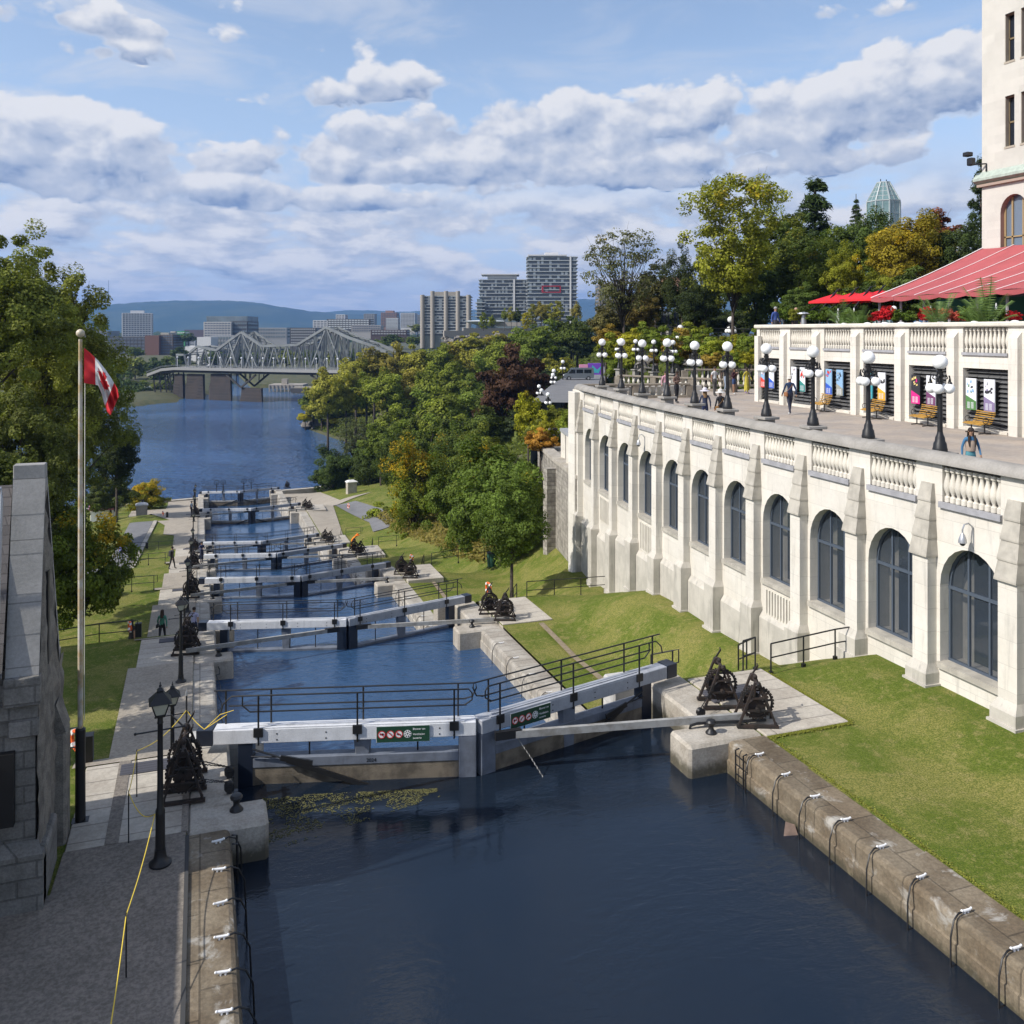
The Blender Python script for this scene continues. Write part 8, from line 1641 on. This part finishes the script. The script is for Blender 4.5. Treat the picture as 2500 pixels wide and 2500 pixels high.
person('crouching worker in bright orange overalls on the beam of the fourth gate', (13.2, 82.4, LV[3] + .1), 1.2, 1.5, (.85, .25, .01), (.85, .25, .01), 'm', pose='hold', hat=(.85, .20, .01), bend=.9)
for i, (u, v, d, c) in enumerate([(1618, 790, 119, (.6, .6, .6)), (1632, 790, 119, (.62, .62, .66)), (1648, 792, 118, (.05, .06, .12)), (1672, 792, 116, (.04, .05, .14)), (1690, 788, 115, (.5, .2, .22)), (1700, 788, 114, (.05, .06, .12)), (1624, 775 + 15, 121, (.45, .45, .5))]):
    p = atd(u, v, d); person('small figure in a %s top on the park promenade, %s from the left' % (['white', 'pale', 'navy', 'dark blue', 'pink', 'dark', 'grey'][i], ORD[[0, 2, 3, 4, 5, 6, 1][i]]), tuple(p), rnd.uniform(0, 6), 1.7, c, (.05, .05, .08), 'm', pose='stand', group='people on the park promenade')
r = thing('promenade_railing', 'dark railing of the park promenade above the bank', 'railing', tuple(atd(1590, 800, 118))); B = MB(); a, b, c = atd(1590, 796, 118), atd(1690, 800, 112), atd(1838, 804, 84); 
for q in (0, -.45, -.9): B.tube([a + V(0, 0, q), b + V(0, 0, q), c + V(0, 0, q)], .05, 4)
B.build('rails', iron, r, world=True)
for i in range(14): p = a.lerp(b, i / 6) if i < 6 else b.lerp(c, (i - 6) / 8); B = MB(); B.tube([p, p - V(0, 0, 1.3)], .05, 4); B.build('post', iron, r, world=True)
p = atd(1893, 790, 53); person('man in a blue jacket looking out from the upper terrace', (p.x, p.y, 9.56), 0.2, 1.75, (.04, .08, .28), (.05, .05, .06), 'm', pose='stand', hair=(.3, .3, .3), group='people on the upper terrace'); p = atd(1903, 790, 54); person('person in a white top beside the man in blue on the upper terrace', (p.x, p.y, 9.56), .4, 1.7, (.6, .6, .6), (.05, .05, .06), 'm', pose='stand', group='people on the upper terrace'); p = atd(1943, 790, 54); person('bald man in a dark jacket on the upper terrace', (p.x, p.y, 9.56), .1, 1.72, (.08, .08, .14), (.05, .05, .06), 'l', pose='stand', hair=(.45, .28, .2), group='people on the upper terrace')
# ---- vehicles and stall by the road
r = thing('parked_van', 'grey blue delivery van parked on the road beyond the terrace', 'van', (tuple(atd(1412, 905, 150))[0], tuple(atd(1412, 905, 150))[1], 1.9), R(162)); 
B = MB(); side = [(-2.5, .35), (2.45, .35), (2.55, .85), (2.0, 1.15), (1.35, 1.95), (1.0, 2.05), (-2.45, 2.05), (-2.55, 1.2)]; n = len(side)
B.mesh([(x, -.95, z) for x, z in side] + [(x, .95, z) for x, z in side], [tuple(range(n)), tuple(range(n, 2 * n))[::-1]] + [(i, (i + 1) % n, n + (i + 1) % n, n + i) for i in range(n)]); B.build('body', mat('van_paint', (.13, .15, .17), .35, coat=.5), r)
B = MB(); 
for y in (-.96, .96):
    B.mesh([(1.75, y, 1.15), (1.25, y, 1.8), (.6, y, 1.8), (.6, y, 1.15)], [(0, 1, 2, 3)]); B.mesh([(.4, y, 1.2), (.4, y, 1.8), (-.7, y, 1.8), (-.7, y, 1.2)], [(0, 1, 2, 3)]); B.mesh([(-.9, y, 1.2), (-.9, y, 1.8), (-2.1, y, 1.8), (-2.1, y, 1.2)], [(0, 1, 2, 3)])
B.mesh([(2.02, -.85, 1.18), (2.02, .85, 1.18), (1.4, .8, 1.92), (1.4, -.8, 1.92)], [(0, 1, 2, 3)]); B.build('windows', glassd, r)
for x in (-1.6, 1.65):
    for y in (-.9, .9): B = MB(); B.lathe([(.34, -.11), (.34, .11)], 18, M=Matrix.Translation((x, y, .35)) @ Matrix.Rotation(R(90), 4, 'X')); w_ = B.build('wheel', iron, r, smooth=True); B = MB(); B.lathe([(.19, -.125), (.19, .125)], 12, M=Matrix.Translation((x, y, .35)) @ Matrix.Rotation(R(90), 4, 'X')); B.build('rim', metal, w_)
for y in (-.7, .7): B = MB(); B.ball((2.5, y, .85), .12, 8); B.build('headlight', whitep, r)
p = atd(1448, 893, 168); r = thing('festival_stall', 'stall with purple and pink panels at the end of the road', 'stall', (p.x, p.y, 1.9), -YAW); r.scale = (.75, .75, .8); B = MB(); B.box(-1.2, 2.6, 0, 1.5, 0, 2.7); B.build('purple_panel', mat('purple_panel', (.16, .05, .40), .6), r); B = MB(); B.box(-3.4, -1.3, 0, 1.5, 0, 2.4); B.build('pink_panel', mat('pink_panel', (.60, .25, .38), .6), r); B = MB(); B.mesh([(-.6, -.03, .6), (1.4, -.03, .4), (2.2, -.03, 2.2), (1.0, -.03, 1.2), (-.2, -.03, 2.3)], [(0, 1, 2, 3, 4)]); B.build('turquoise_shape', mat('turquoise_ink', (.05, .35, .40), .6), r)
# globe lamps along the lower road
for i, (u, v, d) in enumerate([(1316, 943, 120), (1322, 953, 112), (1338, 963, 100), (1352, 905, 140), (1350, 915, 135), (1374, 883, 150)]):
    p = atd(u, v, d); k = 1.25 if d < 125 else 1.5; dup(gsrc, (p.x, p.y, p.z - 2.6 * k), label='globe lamp beside the sloping road below the terrace, %s from its lower end' % ORD[[2, 1, 0, 4, 3, 5][i]], group='globe lamps along the sloping road', scale=k)
# car on the bridge and box truck on the far bank
def smallcar(p, rz, lab, c, k=1.0, box=False):
    r = thing('car' if not box else 'box_truck', lab, 'car' if not box else 'truck', tuple(p), rz); r.scale = (k,) * 3; side = [(-2.1, .3), (2.1, .3), (2.15, .75), (1.2, .9), (.6, 1.4), (-1.0, 1.4), (-1.7, .95), (-2.15, .85)] if not box else [(-2.6, .4), (2.6, .4), (2.6, 1.3), (2.1, 2.0), (1.4, 2.0), (1.4, 2.7), (-2.6, 2.7)]; n = len(side); B = MB(); B.mesh([(x, -.85, z) for x, z in side] + [(x, .85, z) for x, z in side], [tuple(range(n)), tuple(range(n, 2 * n))[::-1]] + [(i, (i + 1) % n, n + (i + 1) % n, n + i) for i in range(n)]); B.build('body', c, r)
    B = MB(); B.box(-.9, .9, -.86, .86, .95, 1.32) if not box else B.box(1.6, 2.2, -.87, .87, 1.35, 1.8); B.build('windows', glassd, r)
    for x in (-1.3, 1.35):
        for y in (-.8, .8): B = MB(); B.lathe([(.32, -.1), (.32, .1)], 12, M=Matrix.Translation((x, y, .32)) @ Matrix.Rotation(R(90), 4, 'X')); B.build('wheel', iron, r)
smallcar(BP(508, 898, 3), .2, 'small white car crossing the bridge', whitep, 1.1); p = atd(370, 962, 445); smallcar((p.x, p.y, -20.2), .1, 'white box truck parked on the bank under the left end of the bridge', whitep, 1.2, True)
